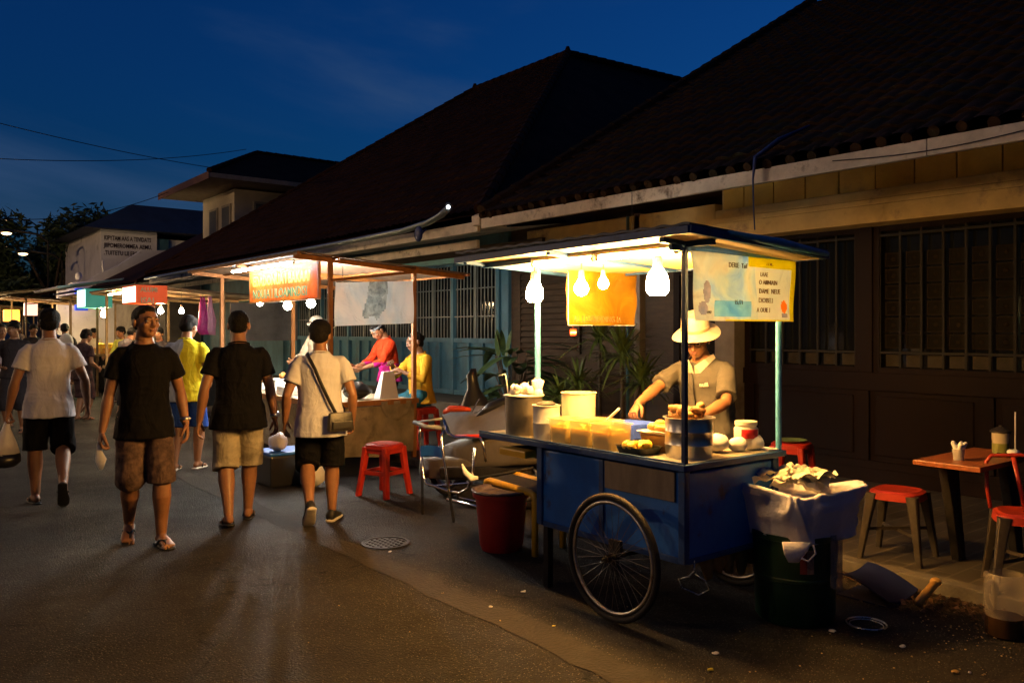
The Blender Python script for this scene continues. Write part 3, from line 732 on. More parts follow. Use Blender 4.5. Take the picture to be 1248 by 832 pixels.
# recessed porch wall left of the pillar
mb = MB(); mb.box((8.3, 5.3, .07), (8.45, 10.72, 3.3)); mb.box((7.62, 5.34, .07), (8.3, 5.46, 3.1)); mb.build('porch_wall', MBROWN, b1)
mb = MB()
for k in range(14): mb.cbox((8.27, 9.6, 1.25 + k * .09), (.02, 1.3, .075), ry=R(25))
mb.box((8.25, 8.88, 1.15), (8.29, 8.94, 2.55)); mb.box((8.25, 10.26, 1.15), (8.29, 10.32, 2.55)); mb.build('shutter', MBROWN, b1)
mb = MB(); mb.box((8.24, 5.9, .07), (8.3, 6.0, 2.3)); mb.box((8.24, 7.0, .07), (8.3, 7.1, 2.3)); mb.box((8.24, 6.0, 2.2), (8.3, 7.0, 2.3)); mb.box((8.27, 6.0, .07), (8.3, 7.0, 2.2)); mb.build('porch_door', MWOOD, b1, bevel=.005)
mb = MB(); mb.box((7.36, 6.86, .07), (7.46, 6.96, 2.9)); mb.build('porch_post', MGREY, b1, bevel=.008)
mb = MB(); mb.tube([(7.33, 7.03, .07), (7.33, 7.03, 2.88)], .02, 10); mb.build('drainpipe', MBLUE, b1, smooth=True)
mb = MB(); mb.box((7.36, 5.75, 2.66), (7.5, 9.0, 2.88)); mb.build('porch_beam', MLINT, b1, bevel=.01)
# odd plaster patch and bracket high on the porch wall
mb = MB(); mb.box((7.9, 8.3, 2.45), (7.98, 9.1, 2.9)); mb.bar((7.88, 8.2, 2.62), (7.88, 9.15, 2.66), .02); mb.bar((7.88, 8.4, 2.85), (7.86, 8.75, 2.5), .02); mb.build('signboard_back', MYEL, b1)
# blue strap and cord over the fascia
mb = MB(); mb.tube([(6.9, 4.3, 3.38), (6.72, 4.5, 3.26), (6.56, 4.65, 3.10), (6.555, 4.67, 2.9), (6.56, 4.665, 2.6), (6.57, 4.66, 2.43)], [.02, .05, .04, .018, .014, .012], 8, flat=.5)
MTARP = M('blue_tarp', (.01, .03, .17), .5, var=.3, vs=12, bump=.5)
mb.xf(Matrix.Translation((-.02, 0.0, 0)))
o = mb.build('tarp_strap', MTARP, solo=True, smooth=True); tag(o, 'blue tarpaulin strip hanging over the white eave board', 'strap')
mb = MB(); pts = [(6.59, y, 2.955 - .05 * math.sin((y - 2.2) / 1.7 * PI) + (.0)) for y in [2.2 + .1 * k for k in range(18)]]; mb.tube(pts, .004, 5)
o = mb.build('eave_cable', MBLACK, solo=True); tag(o, 'thin black cable sagging along the white eave board', 'cable')
mb = MB(); mb.tube([(6.58, 6.25, 3.0), (6.585, 6.25, 2.4), (6.6, 6.26, 2.1)], .004, 5)
o = mb.build('hanging_cord', MBLACK, solo=True); tag(o, 'thin cord hanging straight down from the eave above the cart roof', 'cord')

# ================= building 2 : large hipped roof, blue timber front
b2 = thing('timber_house', 'long house with a big dark hipped roof and faded blue timber front', 'building', (8.2, 14, 0))
tiled_slope('roof', 9.2, 26, 6.7, 3.12, 14, 8.4, 15.5, 19.5, b2, mat=MTILE2, res=6)
mb = MB()
mb.add([(6.7, 9.2, 3.1), (14, 15.5, 8.4), (26, 15.5, 8.75), (26, 9.2, 3.1)], [(3, 2, 1), (3, 1, 0)]); mb.add([(6.7, 26, 3.1), (14, 19.5, 8.4), (26, 19.5, 8.75), (26, 26, 3.1)], [(0, 1, 2), (0, 2, 3)]); mb.add([(14, 15.5, 8.4), (14, 19.5, 8.4), (26, 19.5, 8.75), (26, 15.5, 8.75)], [(0, 1, 2, 3)]); mb.add([(26, 9.2, 3.1), (26, 15.5, 8.75), (26, 19.5, 8.75), (26, 26, 3.1)], [(0, 1, 2, 3)])
mb.build('roof_hips', MTILE2, b2, fix=False)
mb = MB(); ridge_caps(mb, (6.7, 26, 3.15), (14, 19.5, 8.46)); ridge_caps(mb, (14, 15.5, 8.46), (14, 19.5, 8.46)); ridge_caps(mb, (6.7, 9.2, 3.15), (14, 15.5, 8.46)); ridge_caps(mb, (26, 15.5, 8.8), (14, 15.5, 8.46))
mb.tube([(14, 15.5, 8.46), (14, 15.5, 8.62)], [.1, .04], 8); mb.tube([(14, 19.5, 8.46), (14, 19.5, 8.62)], [.1, .04], 8)
mb.build('ridge_tiles', MTILE2, b2, smooth='auto')
mb = MB(); mb.tube([(6.55, 9.75, 3.23), (6.55, 9.95, 3.14), (6.55, 10.3, 3.07), (6.55, 11, 3.02), (6.55, 13, 3.0), (6.55, 25.5, 2.98)], .06, 10, flat=.7); mb.build('gutter', MZINC, b2, smooth=True)
mb = MB(); mb.box((6.72, 9.3, 2.86), (6.77, 25.8, 3.0)); mb.build('fascia', MFASC, b2)
mb = MB(); mb.box((7.0, 9.7, 2.68), (7.05, 25, 2.80)); mb.add([(6.77, 9.3, 2.9), (6.77, 25.8, 2.9), (8.3, 25.8, 3.1), (8.3, 9.3, 3.1)], [(0, 1, 2, 3)]); mb.build('awning_board', MFASC, b2, fix=False)
mb = MB(); mb.box((7.2, 9.9, 2.53), (7.24, 14.5, 2.61)); mb.build('teal_board', M('teal_paint', (.03, .25, .32), .5, var=.2), b2)
mb = MB(); mb.box((7.3, 8.6, 2.62), (7.38, 16, 2.76)); mb.build('beam', MBROWN, b2)
mb = MB(); mb.prism([(6.62, 2.93), (7.1, 2.93), (7.1, 3.3), (6.62, 3.06)], 'y', 9.12, 9.3); mb.build('gable_block', MFASC, b2, bevel=.01)
mb = MB(); mb.box((7.3, 8.7, .07), (8.2, 26, .36)); mb.build('plinth', MCONC, b2, bevel=.02)
mb = MB(); mb.box((8.28, 10.72, .36), (8.4, 26, 3.3)); mb.box((8.28, 25.8, .36), (16, 25.95, 3.3)); mb.box((8.24, 10.55, .36), (8.42, 10.74, 3.2)); mb.build('wall', MBLUE, b2)
yy = 10.76
k = 0
while yy < 19.5:
    wdt = 1.3
    wnd = MB(); x = 8.2
    wnd.box((x, yy, .37), (x + .075, yy + .08, 2.75)); wnd.box((x, yy + .08, 1.28), (x + .075, yy + wdt, 1.36)); wnd.box((x, yy + .08, 2.62), (x + .075, yy + wdt, 2.7)); wnd.box((x, yy + .08, .37), (x + .075, yy + wdt, .45))
    for q in range(1, 3): wnd.box((x + .02, yy + .08 + q * (wdt - .08) / 3 - .02, .45), (x + .07, yy + .08 + q * (wdt - .08) / 3 + .02, 1.28))
    f = wnd.build('window', MBLUE, b2, bevel=.004)
    g = MB(); g.box((x + .06, yy + .08, 1.36), (x + .075, yy + wdt, 2.62)); g.build('pane', MGLASS, f)
    g = MB()
    for q in range(12):
        y = yy + .1 + q * (wdt - .1) / 12 + .03; g.box((x + .028, y - .008, 1.36), (x + .044, y + .008, 2.62))
    g.box((x + .02, yy + .08, 1.72), (x + .028, yy + wdt, 1.74)); g.box((x + .044, yy + .08, 2.2), (x + .052, yy + wdt, 2.22)); g.box((x+.012, yy + wdt / 2, 1.36), (x + .028, yy + wdt / 2 + .04, 2.62))
    g.build('grille', M('grille_paint', (.12, .14, .14), .5) if k == 0 else bpy.data.materials['grille_paint'], f)
    yy += wdt + .02; k += 1
# blue round lamp-like float and small spot lamp by the gutter end
mb = MB(); mb.ball((6.42, 10.35, 2.9), (.04, .1, .115), 18, 12); mb.tube([(6.46, 10.35, 2.9), (6.55, 10.35, 2.98)], .012, 6)
o = mb.build('round_sign', MTARP, solo=True, smooth=True); tag(o, 'small round blue sign fixed under the grey gutter', 'sign')

# ================= house 3 : upstairs house
b3 = thing('upper_storey_house', 'cream two storey house with deep eaves and narrow windows above the dark roofs', 'building', (12, 28, 0))
mb = MB(); mb.box((9.5, 26.5, .05), (20, 29.6, 6.05)); mb.build('wall', [MCREAM], b3)
mb = MB(); ez = 6.12
c = [(8.3, 25.3, ez), (8.3, 30.6, ez), (21, 30.6, ez), (21, 25.3, ez)]
up = [(p[0], p[1], ez + .14) for p in c]; r1, r2 = (10.8, 27.95, 7.62), (20, 27.95, 7.62)
mb.add([up[0], up[1], up[2], up[3], r1, r2], [(1, 0, 4), (0, 3, 5, 4), (2, 1, 4, 5), (3, 2, 5)]); mb.build('roof', MTILE2, b3, fix=False)
mb = MB(); mb.add(c + up, [(3, 2, 1, 0), (0, 1, 5, 4), (1, 2, 6, 5), (2, 3, 7, 6), (3, 0, 4, 7)]); mb.build('soffit', M('soffit_board', (.4, .33, .25), .8), b3, fix=False)
mb = MB(); mb.box((8.27, 25.27, ez - .05), (8.3, 30.63, ez + .17)); mb.build('fascia', M('brown_fascia', (.16, .08, .06), .7), b3)
mb = MB(); ridge_caps(mb, (8.3, 25.3, ez + .2), r1, .08); ridge_caps(mb, r1, r2, .08); mb.build('ridge_tiles', MTILE2, b3)
MSHUT = M('grey_shutter', (.13, .14, .15), .7, stretch=(1, 1, 6), vs=6)
def win3(face, a, b, z0, z1, n=1):
    if face == 'x': fr = MB(); fr.box((9.44, a, z0), (9.5, b, z1)); f = fr.build('window', M('trim', (.45, .4, .32), .7) if 'trim' not in bpy.data.materials else bpy.data.materials['trim'], b3, bevel=.01); p = MB(); p.box((9.43, a + .08, z0 + .08), (9.44, b - .08, z1 - .08)); p.build('pane', MSHUT, f)
    else:
        fr = MB(); fr.box((a, 26.44, z0), (b, 26.5, z1)); f = fr.build('window', bpy.data.materials['trim'], b3, bevel=.01); p = MB()
        st = (b - a - .1) / n
        for k in range(n): p.box((a + .08 + k * st, 26.42, z0 + .08), (a + .08 + (k + .82) * st, 26.44, z1 - .08))
        p.build('pane', MSHUT, f)
win3('x', 26.75, 27.55, 4.35, 5.6); win3('x', 28.0, 28.8, 4.35, 5.6); win3('y', 10.1, 13.1, 4.3, 5.7, 6)
mb = MB(); mb.box((9.3, 26.35, 4.0), (9.5, 29.7, 4.22)); mb.box((9.3, 26.33, 4.0), (9.62, 26.5, 4.22)); mb.build('ledge', MWHITE, b3, bevel=.02)

# ================= low tiled house
b35 = thing('low_house', 'low house with a single plain dark tiled slope beyond the cream upstairs house', 'building', (8, 30, 0))
mb = MB(); mb.add([(6.5, 26.3, 3.0), (6.5, 33.2, 3.0), (12, 33.2, 6.1), (12, 26.3, 6.1), (6.5, 26.3, 2.9), (6.5, 33.2, 2.9), (12, 33.2, 6.0), (12, 26.3, 6.0)], [(3, 2, 1, 0), (4, 5, 6, 7), (0, 1, 5, 4), (1, 2, 6, 5), (3, 0, 4, 7)])
mb.build('roof', MTILE2, b35); mb = MB(); mb.box((7.4, 26.6, .07), (12, 33, 3.2)); mb.build('wall', MGREY, b35)
mb = MB(); mb.box((7.34, 27.4, .07), (7.4, 28.4, 2.2)); mb.build('door', MWOOD, b35)
# ================= white painted wall house
b4 = thing('white_house', 'white gabled house with three rows of dark painted lettering high on its wall', 'building', (9.5, 41, 0))
mb = MB(); mb.box((8.4, 40, .05), (10.75, 48, 5.96)); mb.box((10.75, 40.3, .05), (16, 48, 5.7)); mb.build('wall', MWHITE, b4)
mb = MB(); mb.box((10.76, 40.1, .05), (11.3, 40.3, 5.7)); mb.build('side_wall', MBLUE, b4)
mb = MB(); z = 5.95; c = [(7.6, 39.4, z), (7.6, 49, z), (17.5, 49, z), (17.5, 39.4, z)]; r1, r2 = (9.9, 41.0, 7.3), (16.5, 41.5, 7.35)
mb.add(c + [r1, r2, (9.9, 47, 7.3)], [(0, 3, 5, 4), (1, 0, 4, 6), (3, 2, 5), (2, 1, 6, 5), (4, 5, 6), (0, 1, 2, 3)]); mb.build('roof', MNAVY, b4, fix=False)
MLET = M('dark_painted_letters', (.06, .035, .035), .8)
for i, (t, sc) in enumerate((('KIPYTAM AAS A TEVIDATS', .98), ('JIIPOMEROMMEA AEMU.', .98), ('.TUITETU LII ERPUI A', .98))):
    lo = lettering(t, .27, MLET, b4, (8.52, 39.985, 5.5 - i * .33), (1, 0, 0), (0, 0, 1), sx=.62 if i == 0 else .7, bold=.006)
aw = thing('boundary_wall', 'pale stepped boundary wall jutting out beside the teal stall', 'wall', (6.6, 33.6, 0))
mb = MB(); mb.prism([(5.6, 0), (9.6, 0), (9.6, 4.6), (8.4, 4.5), (7.6, 3.9), (6.9, 3.55), (6.6, 3.3), (6.0, 3.2), (5.9, 2.95), (5.6, 2.9)], 'y', 33.4, 33.7); mb.build('wall_slab', MWHITE, aw)
mb = MB(); mb.ball((6.3, 33.55, 3.45), (.12, .1, .16)); mb.tube([(7.1, 33.5, 3.6), (7.1, 33.5, 4.1)], .03, 6); mb.build('finial', MWHITE, aw, smooth=True)
def awning(label, x0, x1, y0, y1, z0, z1, mat, name='awning'):
    a = MB(); a.grid(lambda u, v: (x0 + (x1 - x0) * u, y0 + (y1 - y0) * v, z0 + (z1 - z0) * u - .03 * math.sin(v * PI * 6) ** 2 * (1 - u)), 4, 24, th=.02)
    for y in (y0 + .1, y1 - .1): a.bar((x0 + .05, y, z0 - .03), (x1, y, z1 - .03), .03)
    o = a.build(name, mat, solo=True); tag(o, label, 'awning'); return o
awning('blue grey sheet awning on the low house above the red boxed sign', 5.3, 7.4, 26.6, 32.6, 2.75, 3.1, MNAVY)
awning('long dark sheet awning under the hipped roof behind the red sign stall', 5.5, 8.2, 15.5, 25.5, 2.62, 2.98, MNAVY)
awning('brown sheet awning beside the tree at the far end of the street', 4.6, 7.6, 36, 44, 2.7, 3.4, MTILE2)
# far street end
for i, (x0, x1, y0, hh, lb) in enumerate(((9, 15, 60, 4.5, 'dark far house behind the tree, right one of the row'), (1.5, 8.5, 84, 4.2, 'dark far house closing the end of the street'), (-9, 1, 80, 5, 'dark far house at the left edge of the street end'))):
    t = thing('far_house', lb, 'building', ((x0 + x1) / 2, y0 + 4, 0))
    mb = MB(); mb.box((x0, y0, -.02), (x1, y0 + 8, hh)); mb.build('wall', MGREY, t)
    mb = MB(); xm = (x0 + x1) / 2; mb.prism([(x0 - .6, hh), (x1 + .6, hh), (xm, hh + 2)], 'y', y0 - .5, y0 + 8.5); mb.build('roof', MTILE2, t)
    mb = MB(); mb.box((x0 + .8, y0 - .05, .9), (x0 + 2, y0, 2.2)); mb.box((x1 - 2, y0 - .05, .9), (x1 - .8, y0, 2.2)); mb.build('window', MGLASS, t)

# ---------------------------------------------------------------- trees and plants
MLEAF = M('tree_leaves', (.045, .07, .025), .6, var=.4, vs=.7, c2=(.02, .035, .015))
MBARK = M('bark', (.09, .065, .045), .9, var=.4, vs=8, bump=.8, bs=20)
def tree(label, x, y, h, rad, nleaf, zc, seed, leafs=.28):
    rnd = random.Random(seed); t = thing('street_tree', label, 'tree', (x, y, 0))
    tr = MB(); tr.tube([(x, y, 0), (x + .1, y, h * .25), (x - .05, y, h * .45)], [.28, .2, .16], 10)
    cl = []
    for k in range(16):
        a = rnd.uniform(0, 2 * PI); rr = rad * rnd.uniform(.25, .9); z = zc + rnd.uniform(-1, 1) * h * .3
        c = V((x + rr * math.cos(a), y + rr * math.sin(a), z)); cl.append((c, rnd.uniform(.5, 1.0) * rad * .42))
        tr.tube([(x - .05, y, h * .4), V((x, y, h * .45)).lerp(c, .5) + V((0, 0, .3)), c], [.1, .06, .02], 6)
    tr.build('trunk', MBARK, t, smooth=True)
    cr = MB()
    for i in range(nleaf):
        c, r0 = rnd.choice(cl); d = V((rnd.gauss(0, 1), rnd.gauss(0, 1), rnd.gauss(0, .75))); d = d.normalized() * r0 * (rnd.random() ** .4) * rnd.choice((1, 1, 1.25))
        p = c + d; a = V((rnd.gauss(0, 1), rnd.gauss(0, 1), rnd.gauss(0, .6))).normalized(); b = a.cross(V((rnd.gauss(0, 1), rnd.gauss(0, 1), rnd.gauss(0, 1)))).normalized()
        l = leafs * rnd.uniform(.5, 1.2)
        cr.add([p - a * l, p + b * l * .3, p + a * l, p - b * l * .3], [(0, 1, 2, 3)])
    cr.build('crown', MLEAF, t, fix=False)
tree('tall dark street tree behind the lamps at the far left', 8.2, 50, 7.2, 3.9, 9000, 4.9, 11)
tree('second dark tree crown beyond the white lettered house', 10.4, 56, 7.6, 3.0, 4500, 5.2, 12)
tree('low broad tree hanging over the far stalls at the left edge', 4.4, 52, 5.2, 3.0, 5000, 3.9, 13)
MPALM = M('dracaena_leaf', (.14, .19, .03), .45, var=.35, vs=8, c2=(.07, .1, .02))
MPALM2 = M('broad_leaf', (.06, .1, .03), .4, var=.4, vs=6, c2=(.025, .05, .018))
MPOT = M('clay_pot', (.18, .08, .05), .8, bump=.3)
def leafblade(mb, p, az, el, ln, wd, droop, seg=6):
    d = V((math.cos(az) * math.cos(el), math.sin(az) * math.cos(el), math.sin(el))); s = V((-math.sin(az), math.cos(az), 0))
    pts = []
    for k in range(seg + 1):
        t = k / seg; q = p + d * ln * t + V((0, 0, -droop * t * t * ln)); wv = wd * math.sin(PI * min(1, (t * .9 + .08))) ** .7
        up = V((0, 0, wv * .18)); pts.append((q - s * wv + up, q, q + s * wv + up))
    o = len(mb.v)
    for a in pts: mb.v += list(a)
    for k in range(seg):
        for j in (0, 1): mb.f.append((o + 3 * k + j, o + 3 * k + j + 1, o + 3 * k + j + 4, o + 3 * k + j + 3)); mb.m.append(0)
def spiky(label, x, y, z0, hts, n, ln, seed, wd=.014, mat=None):
    rnd = random.Random(seed); t = thing('potted_plant', label, 'plant', (x, y, z0)); st = MB(); lv = MB()
    for (dx, dy, h) in hts:
        st.tube([(x, y, z0 + .25), (x + dx * .6, y + dy * .6, z0 + h * .6), (x + dx, y + dy, z0 + h)], [.03, .025, .02], 8)
        for k in range(n):
            leafblade(lv, V((x + dx, y + dy, z0 + h + rnd.uniform(-.12, .06))), rnd.uniform(0, 2 * PI), rnd.uniform(-.1, 1.35), ln * rnd.uniform(.7, 1.1), wd, rnd.uniform(.1, .65))
    st.build('stem', MBARK, t, smooth=True); lv.build('foliage', mat or MPALM, t, fix=False)
    pt = MB(); pt.lathe([(.13, 0), (.17, .26), (.185, .27), (.185, .3), (.165, .3), (.16, .26), (0.01, .26)], (x, y, z0), 18); pt.build('pot', MPOT, t, smooth='auto')
spiky('taller spiky dracaena in a pot behind the yellow board', 7.15, 6.95, .07, ((0, 0, 1.15), (.12, -.2, .85)), 80, .58, 21, wd=.018)
spiky('shorter spiky dracaena in a pot right behind the teal cart post', 6.9, 7.45, .07, ((0, 0, .78), (-.15, .15, .6)), 70, .48, 22, wd=.018)
spiky('tall spiky dracaena against the brown porch shutters', 7.7, 7.9, .07, ((0, 0, 1.35),), 70, .6, 25, wd=.018)
t = thing('broadleaf_plant', 'dark broad leaved plant between the blue timber front and the cart', 'plant', (7.0, 8.9, .07))
rnd = random.Random(4); lv = MB(); st = MB()
for k in range(60):
    a = rnd.uniform(0, 2 * PI); h = rnd.uniform(.35, 1.15); q = V((7.0 + .15 * math.cos(a), 8.9 + .3 * math.sin(a), .07 + h)); st.tube([(7.0, 8.9, .3), q], .008, 5)
    leafblade(lv, q, a + rnd.uniform(-.5, .5), rnd.uniform(-.2, .5), rnd.uniform(.5, .85), rnd.uniform(.06, .1), rnd.uniform(.2, .5))
for k in range(4): leafblade(lv, V((6.8, 8.75 + k * .06, 1.15)), k * 1.3, 1.35, .38, .045, .05)
lv.build('foliage', MPALM2, t, fix=False); st.build('stem', MBARK, t)
pt = MB(); pt.lathe([(.16, 0), (.22, .3), (.235, .31), (.235, .34), (.2, .34), (.01, .3)], (7.0, 8.9, .07), 18); pt.build('pot', MPOT, t, smooth='auto')

# ---------------------------------------------------------------- cables across the sky
def cable(label, a, b, sag, r=.011):
    a, b = V(a), V(b); pts = [a.lerp(b, k / 24) - V((0, 0, sag * 4 * (k / 24) * (1 - k / 24))) for k in range(25)]
    mb = MB(); mb.tube(pts, r, 5); o = mb.build('power_cable', MBLACK, solo=True); tag(o, label, 'cable', 'cables across the sky')
def at(px, py, Y):
    r = (px - CX) / FPX; d = Y / (CA - SA * r); return V((d * (SA + CA * r), Y, CAMZ + (HY - py) / FPX * d))
cable('upper sloping power cable running to the cream house eave', at(-60, 135, 22), at(262, 205, 28), .1)
cable('nearly level power cable crossing the sky at the left', at(-60, 190, 24), at(300, 182, 30), .25)
cable('lowest power cable reaching the cream house from the tree', at(-60, 262, 26), at(240, 218, 30), .6)
def W(px, py, d): t = d * (px - CX) / FPX; return V((d * SA + t * CA, d * CA - t * SA, CAMZ + (HY - py) / FPX * d))
# ---------------------------------------------------------------- lamps
WARM = (1.0, .50, .12); COOL = (1.0, .92, .78); PURE = (.85, .95, 1.0)
def MEM(name, c, e): return M(name, c, .4, emit=e, ecol=c, var=.02)
ME_WARM = MEM('warm_bulb_glow', WARM, E_WARM); ME_WARM2 = MEM('warm_bulb_glow_small', WARM, E_WARM * .9)
ME_TUBE = MEM('warm_tube_glow', (1, .55, .16), E_TUBE)
ME_COOL = MEM('white_bulb_glow', COOL, E_COOL); ME_FAR = MEM('far_warm_bulb_glow', (1, .7, .34), E_FAR); ME_CTUBE = MEM('white_tube_glow', PURE, E_CTUBE)
MSOCK = M('lamp_socket', (.5, .42, .3), .5)
def bulb(label, x, y, z, ztop, mat, r=.045, group=None, bell=False):
    t = thing('light_bulb', label, 'light bulb', (x, y, z - r), group=group)
    g = MB()
    if bell: g.lathe([(.012, -r * 1.0), (r * .72, -r * .97), (r * .97, -r * .6), (r, -r * .1), (r * .94, r * .45), (r * .75, r * .95), (r * .45, r * 1.35)], (x, y, z), 14)
    else: g.lathe([(.008, -r), (r * .6, -r * .82), (r * .95, -r * .35), (r, .0), (r * .85, r * .5), (r * .5, r * 1.05), (r * .38, r * 1.4)], (x, y, z), 14)
    g.build('bulb_glass', mat, t, smooth=True)
    s = MB(); s.lathe([(r * .42, r * 1.36), (r * .45, r * 1.5), (r * .4, r * 2.3), (.012, r * 2.5)], (x, y, z), 12); s.build('socket', MSOCK, t, smooth='auto')
    c = MB(); c.tube([(x, y, z + r * 2.45), (x, y, max(ztop, z + r * 2.5 + .01))], .004, 5); c.build('cord', MBLACK, t)
    return t
def tube_lamp(label, a, b, mat, r=.013):
    a, b = V(a), V(b); t = thing('tube_lamp', label, 'tube lamp', a.lerp(b, .5))
    g = MB(); g.tube([a, b], r, 10); g.build('glass_tube', mat, t, smooth='auto')
    g = MB(); d = (b - a).normalized()
    g.box((-.001, -.001, -.001), (.001, .001, .001), mat=Matrix.Translation(a))
    g.bar(a - d * .02, b + d * .02, .03, .018); g.v = [v + V((0, 0, .026)) for v in g.v]
    g.tube([a - d * .02, a - d * .0005], r * 1.15, 10); g.tube([b + d * .0005, b + d * .02], r * 1.15, 10)
    g.build('fitting', MSOCK, t); return t

# ================================================================= the blue cart
MCB = M('blue_cart_paint', (.012, .13, .5), .5, var=.25, vs=3, bump=.25, bs=20, dirt=((.035, .03, .045), 5.5, .585), rvar=.12)
MCB2 = M('dark_blue_edge', (.015, .06, .2), .5, var=.3, vs=12, bump=.2, dirt=((.08, .06, .04), 7, .6))
MTEAL = M('teal_paint_post', (.06, .26, .5), .5, var=.25, vs=9, dirt=((.12, .1, .07), 9, .6))
MTOP = M('counter_sheet', (.42, .38, .3), .35, .3, var=.2, vs=6, bump=.1, dirt=((.2, .13, .06), 5, .56))
MRUST = M('dark_steel', (.03, .026, .024), .6, .5, var=.4, vs=14, bump=.3)
MWOODP = M('weathered_plywood', (.2, .15, .1), .8, var=.3, vs=4, stretch=(1, 4, 1), bump=.3)
MCEIL = M('cart_ceiling', (.5, .38, .2), .7, var=.12, vs=3)
MTYRE = M('bicycle_tyre', (.011, .007, .005), .75, var=.3, vs=40, bump=.4)
MRIM = M('wheel_rim', (.4, .37, .34), .35, .9, var=.2, vs=30, dirt=((.12, .06, .03), 12, .55))
CF, CB, CR, CL = 3.12, 3.97, 2.62, 4.30    # counter front / back / near end / far end
ct = thing('food_cart', 'blue food cart with a brightly lit flat roof and big spoked wheels', 'food cart', (3.55, 3.4, 0))
mb = MB(); mb.box((CF + .035, CR + .03, .37), (CB - .06, 3.74, .80)); mb.build('cabinet', MCB, ct, bevel=.012)
mb = MB(); mb.box((CF + .02, CR + .015, .36), (CF + .06, CR + .055, .81)); mb.box((CF + .02, 3.705, .36), (CF + .06, 3.75, .81)); mb.box((CF + .026, 3.20, .37), (CF + .04, 3.235, .80)); mb.box((CF + .024, CR + .056, .355), (CF + .05, 3.70, .385)); mb.box((CB - .1, CR + .015, .36), (CB - .05, CR + .06, .81)); mb.box((CF + .061, CR + .02, .353), (CB - .1, CR + .045, .38)); mb.build('cabinet_trim', MCB2, ct, bevel=.004)
mb = MB(); mb.box((CF + .022, 2.70, .655), (CF + .033, 3.185, .80)); mb.build('plywood_patch', MWOODP, ct, bevel=.002)
mb = MB(); mb.box((CF, CR, .815), (CB, CL, .845)); mb.build('counter', MCB2, ct, bevel=.004)
mb = MB(); mb.box((CF + .02, CR + .02, .8455), (CB - .02, CL - .02, .849)); mb.build('counter_sheet', MTOP, ct)
mb = MB(); mb.box((CF, CR - .001, .849), (CF + .012, CL, .858)); mb.build('counter_lip', MCB2, ct)
mb = MB(); mb.box((CF + .2, 3.76, .70), (CF + .24, 4.22, .74)); mb.box((CB - .3, 3.76, .70), (CB - .26, 4.22, .74)); mb.box((CF + .1, 4.12, .72), (CB - .2, 4.16, .76)); mb.build('handle_bars', MRUST, ct)
mb = MB(); mb.bar((CF + .1, 3.9, .74), (CF + .1, 4.16, .74), .09, .045); mb.build('yellow_grip', M('yellow_plastic', (.6, .34, .02), .4, var=.15), ct, bevel=.008)
# posts
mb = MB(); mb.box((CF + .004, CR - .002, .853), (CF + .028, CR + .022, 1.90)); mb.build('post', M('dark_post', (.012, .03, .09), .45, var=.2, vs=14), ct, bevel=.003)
mb = MB(); mb.tube([(CB - .03, CR + .03, .846), (CB - .03, CR + .03, 1.88)], .0165, 10); mb.build('post', MTEAL, ct, smooth='auto')
mb = MB(); mb.tube([(3.56, 4.24, .846), (3.56, 4.24, 1.9)], .02, 10); mb.build('post', MTEAL, ct, smooth='auto')
for x in (3.15, 3.7): mb = MB(); mb.box((x, 3.66, .0), (x + .04, 3.70, .36)); mb.build('prop_leg', MRUST, ct)
# roof: fascia frame, sheet, ceiling
RX0, RX1, RY0, RY1 = 2.93, 4.06, 2.43, 4.29
def rz(x, y): return 1.985 - (x - RX0) * .05 - .01 * (y - RY0)
mb = MB(); mb.grid(lambda u, v: (RX0 + (RX1 - RX0) * u, RY0 + (RY1 - RY0) * v, rz(RX0 + (RX1 - RX0) * u, RY0) - .0 + .004 * math.sin(v * 90)), 4, 90, th=.012); mb.build('roof_sheet', M('roof_zinc', (.06, .07, .1), .6, .3, var=.3), ct, smooth='auto')
mb = MB()
for (a, b) in (((RX0, RY0), (RX0, RY1)), ((RX0, RY0), (RX1, RY0)), ((RX1, RY0), (RX1, RY1)), ((RX0, RY1), (RX1, RY1))):
    mb.bar((a[0], a[1], rz(*a) - .032), (b[0], b[1], rz(*b) - .032), .022, .036)
mb.build('roof_frame', MCB2, ct, bevel=.003)
mb = MB(); mb.add([(RX0 + .03, RY0 + .02, rz(RX0, RY0) - .05), (RX1 - .03, RY0 + .02, rz(RX1, RY0) - .05), (RX1 - .03, RY1 - .02, rz(RX1, RY0) - .05), (RX0 + .03, RY1 - .02, rz(RX0, RY0) - .05)], [(0, 1, 2, 3)]); mb.build('ceiling', MCEIL, ct, fix=False)
mb = MB()
for x in (3.14, 3.95): mb.bar((x, RY0 + .03, 1.915), (x, RY1 - .03, 1.91), .03, .03)
for y in (CR + .01, 3.45, 4.24): mb.bar((RX0 + .04, y, 1.925), (RX1 - .04, y, 1.88), .03, .028)
mb.build('roof_beams', MCB2, ct)
mb = MB(); mb.bar((RX0 + .1, CR + .01, 1.895), (RX1 - .1, CR + .01, 1.875), .02, .03); mb.build('banner_rail', MCB2, ct)
mb = MB(); mb.tube([(3.2, 2.42, 1.955), (3.6, 2.405, 1.93), (4.02, 2.41, 1.90)], [.012, .024, .014], 10); mb.build('rolled_sheet', MTEAL, ct, smooth=True)
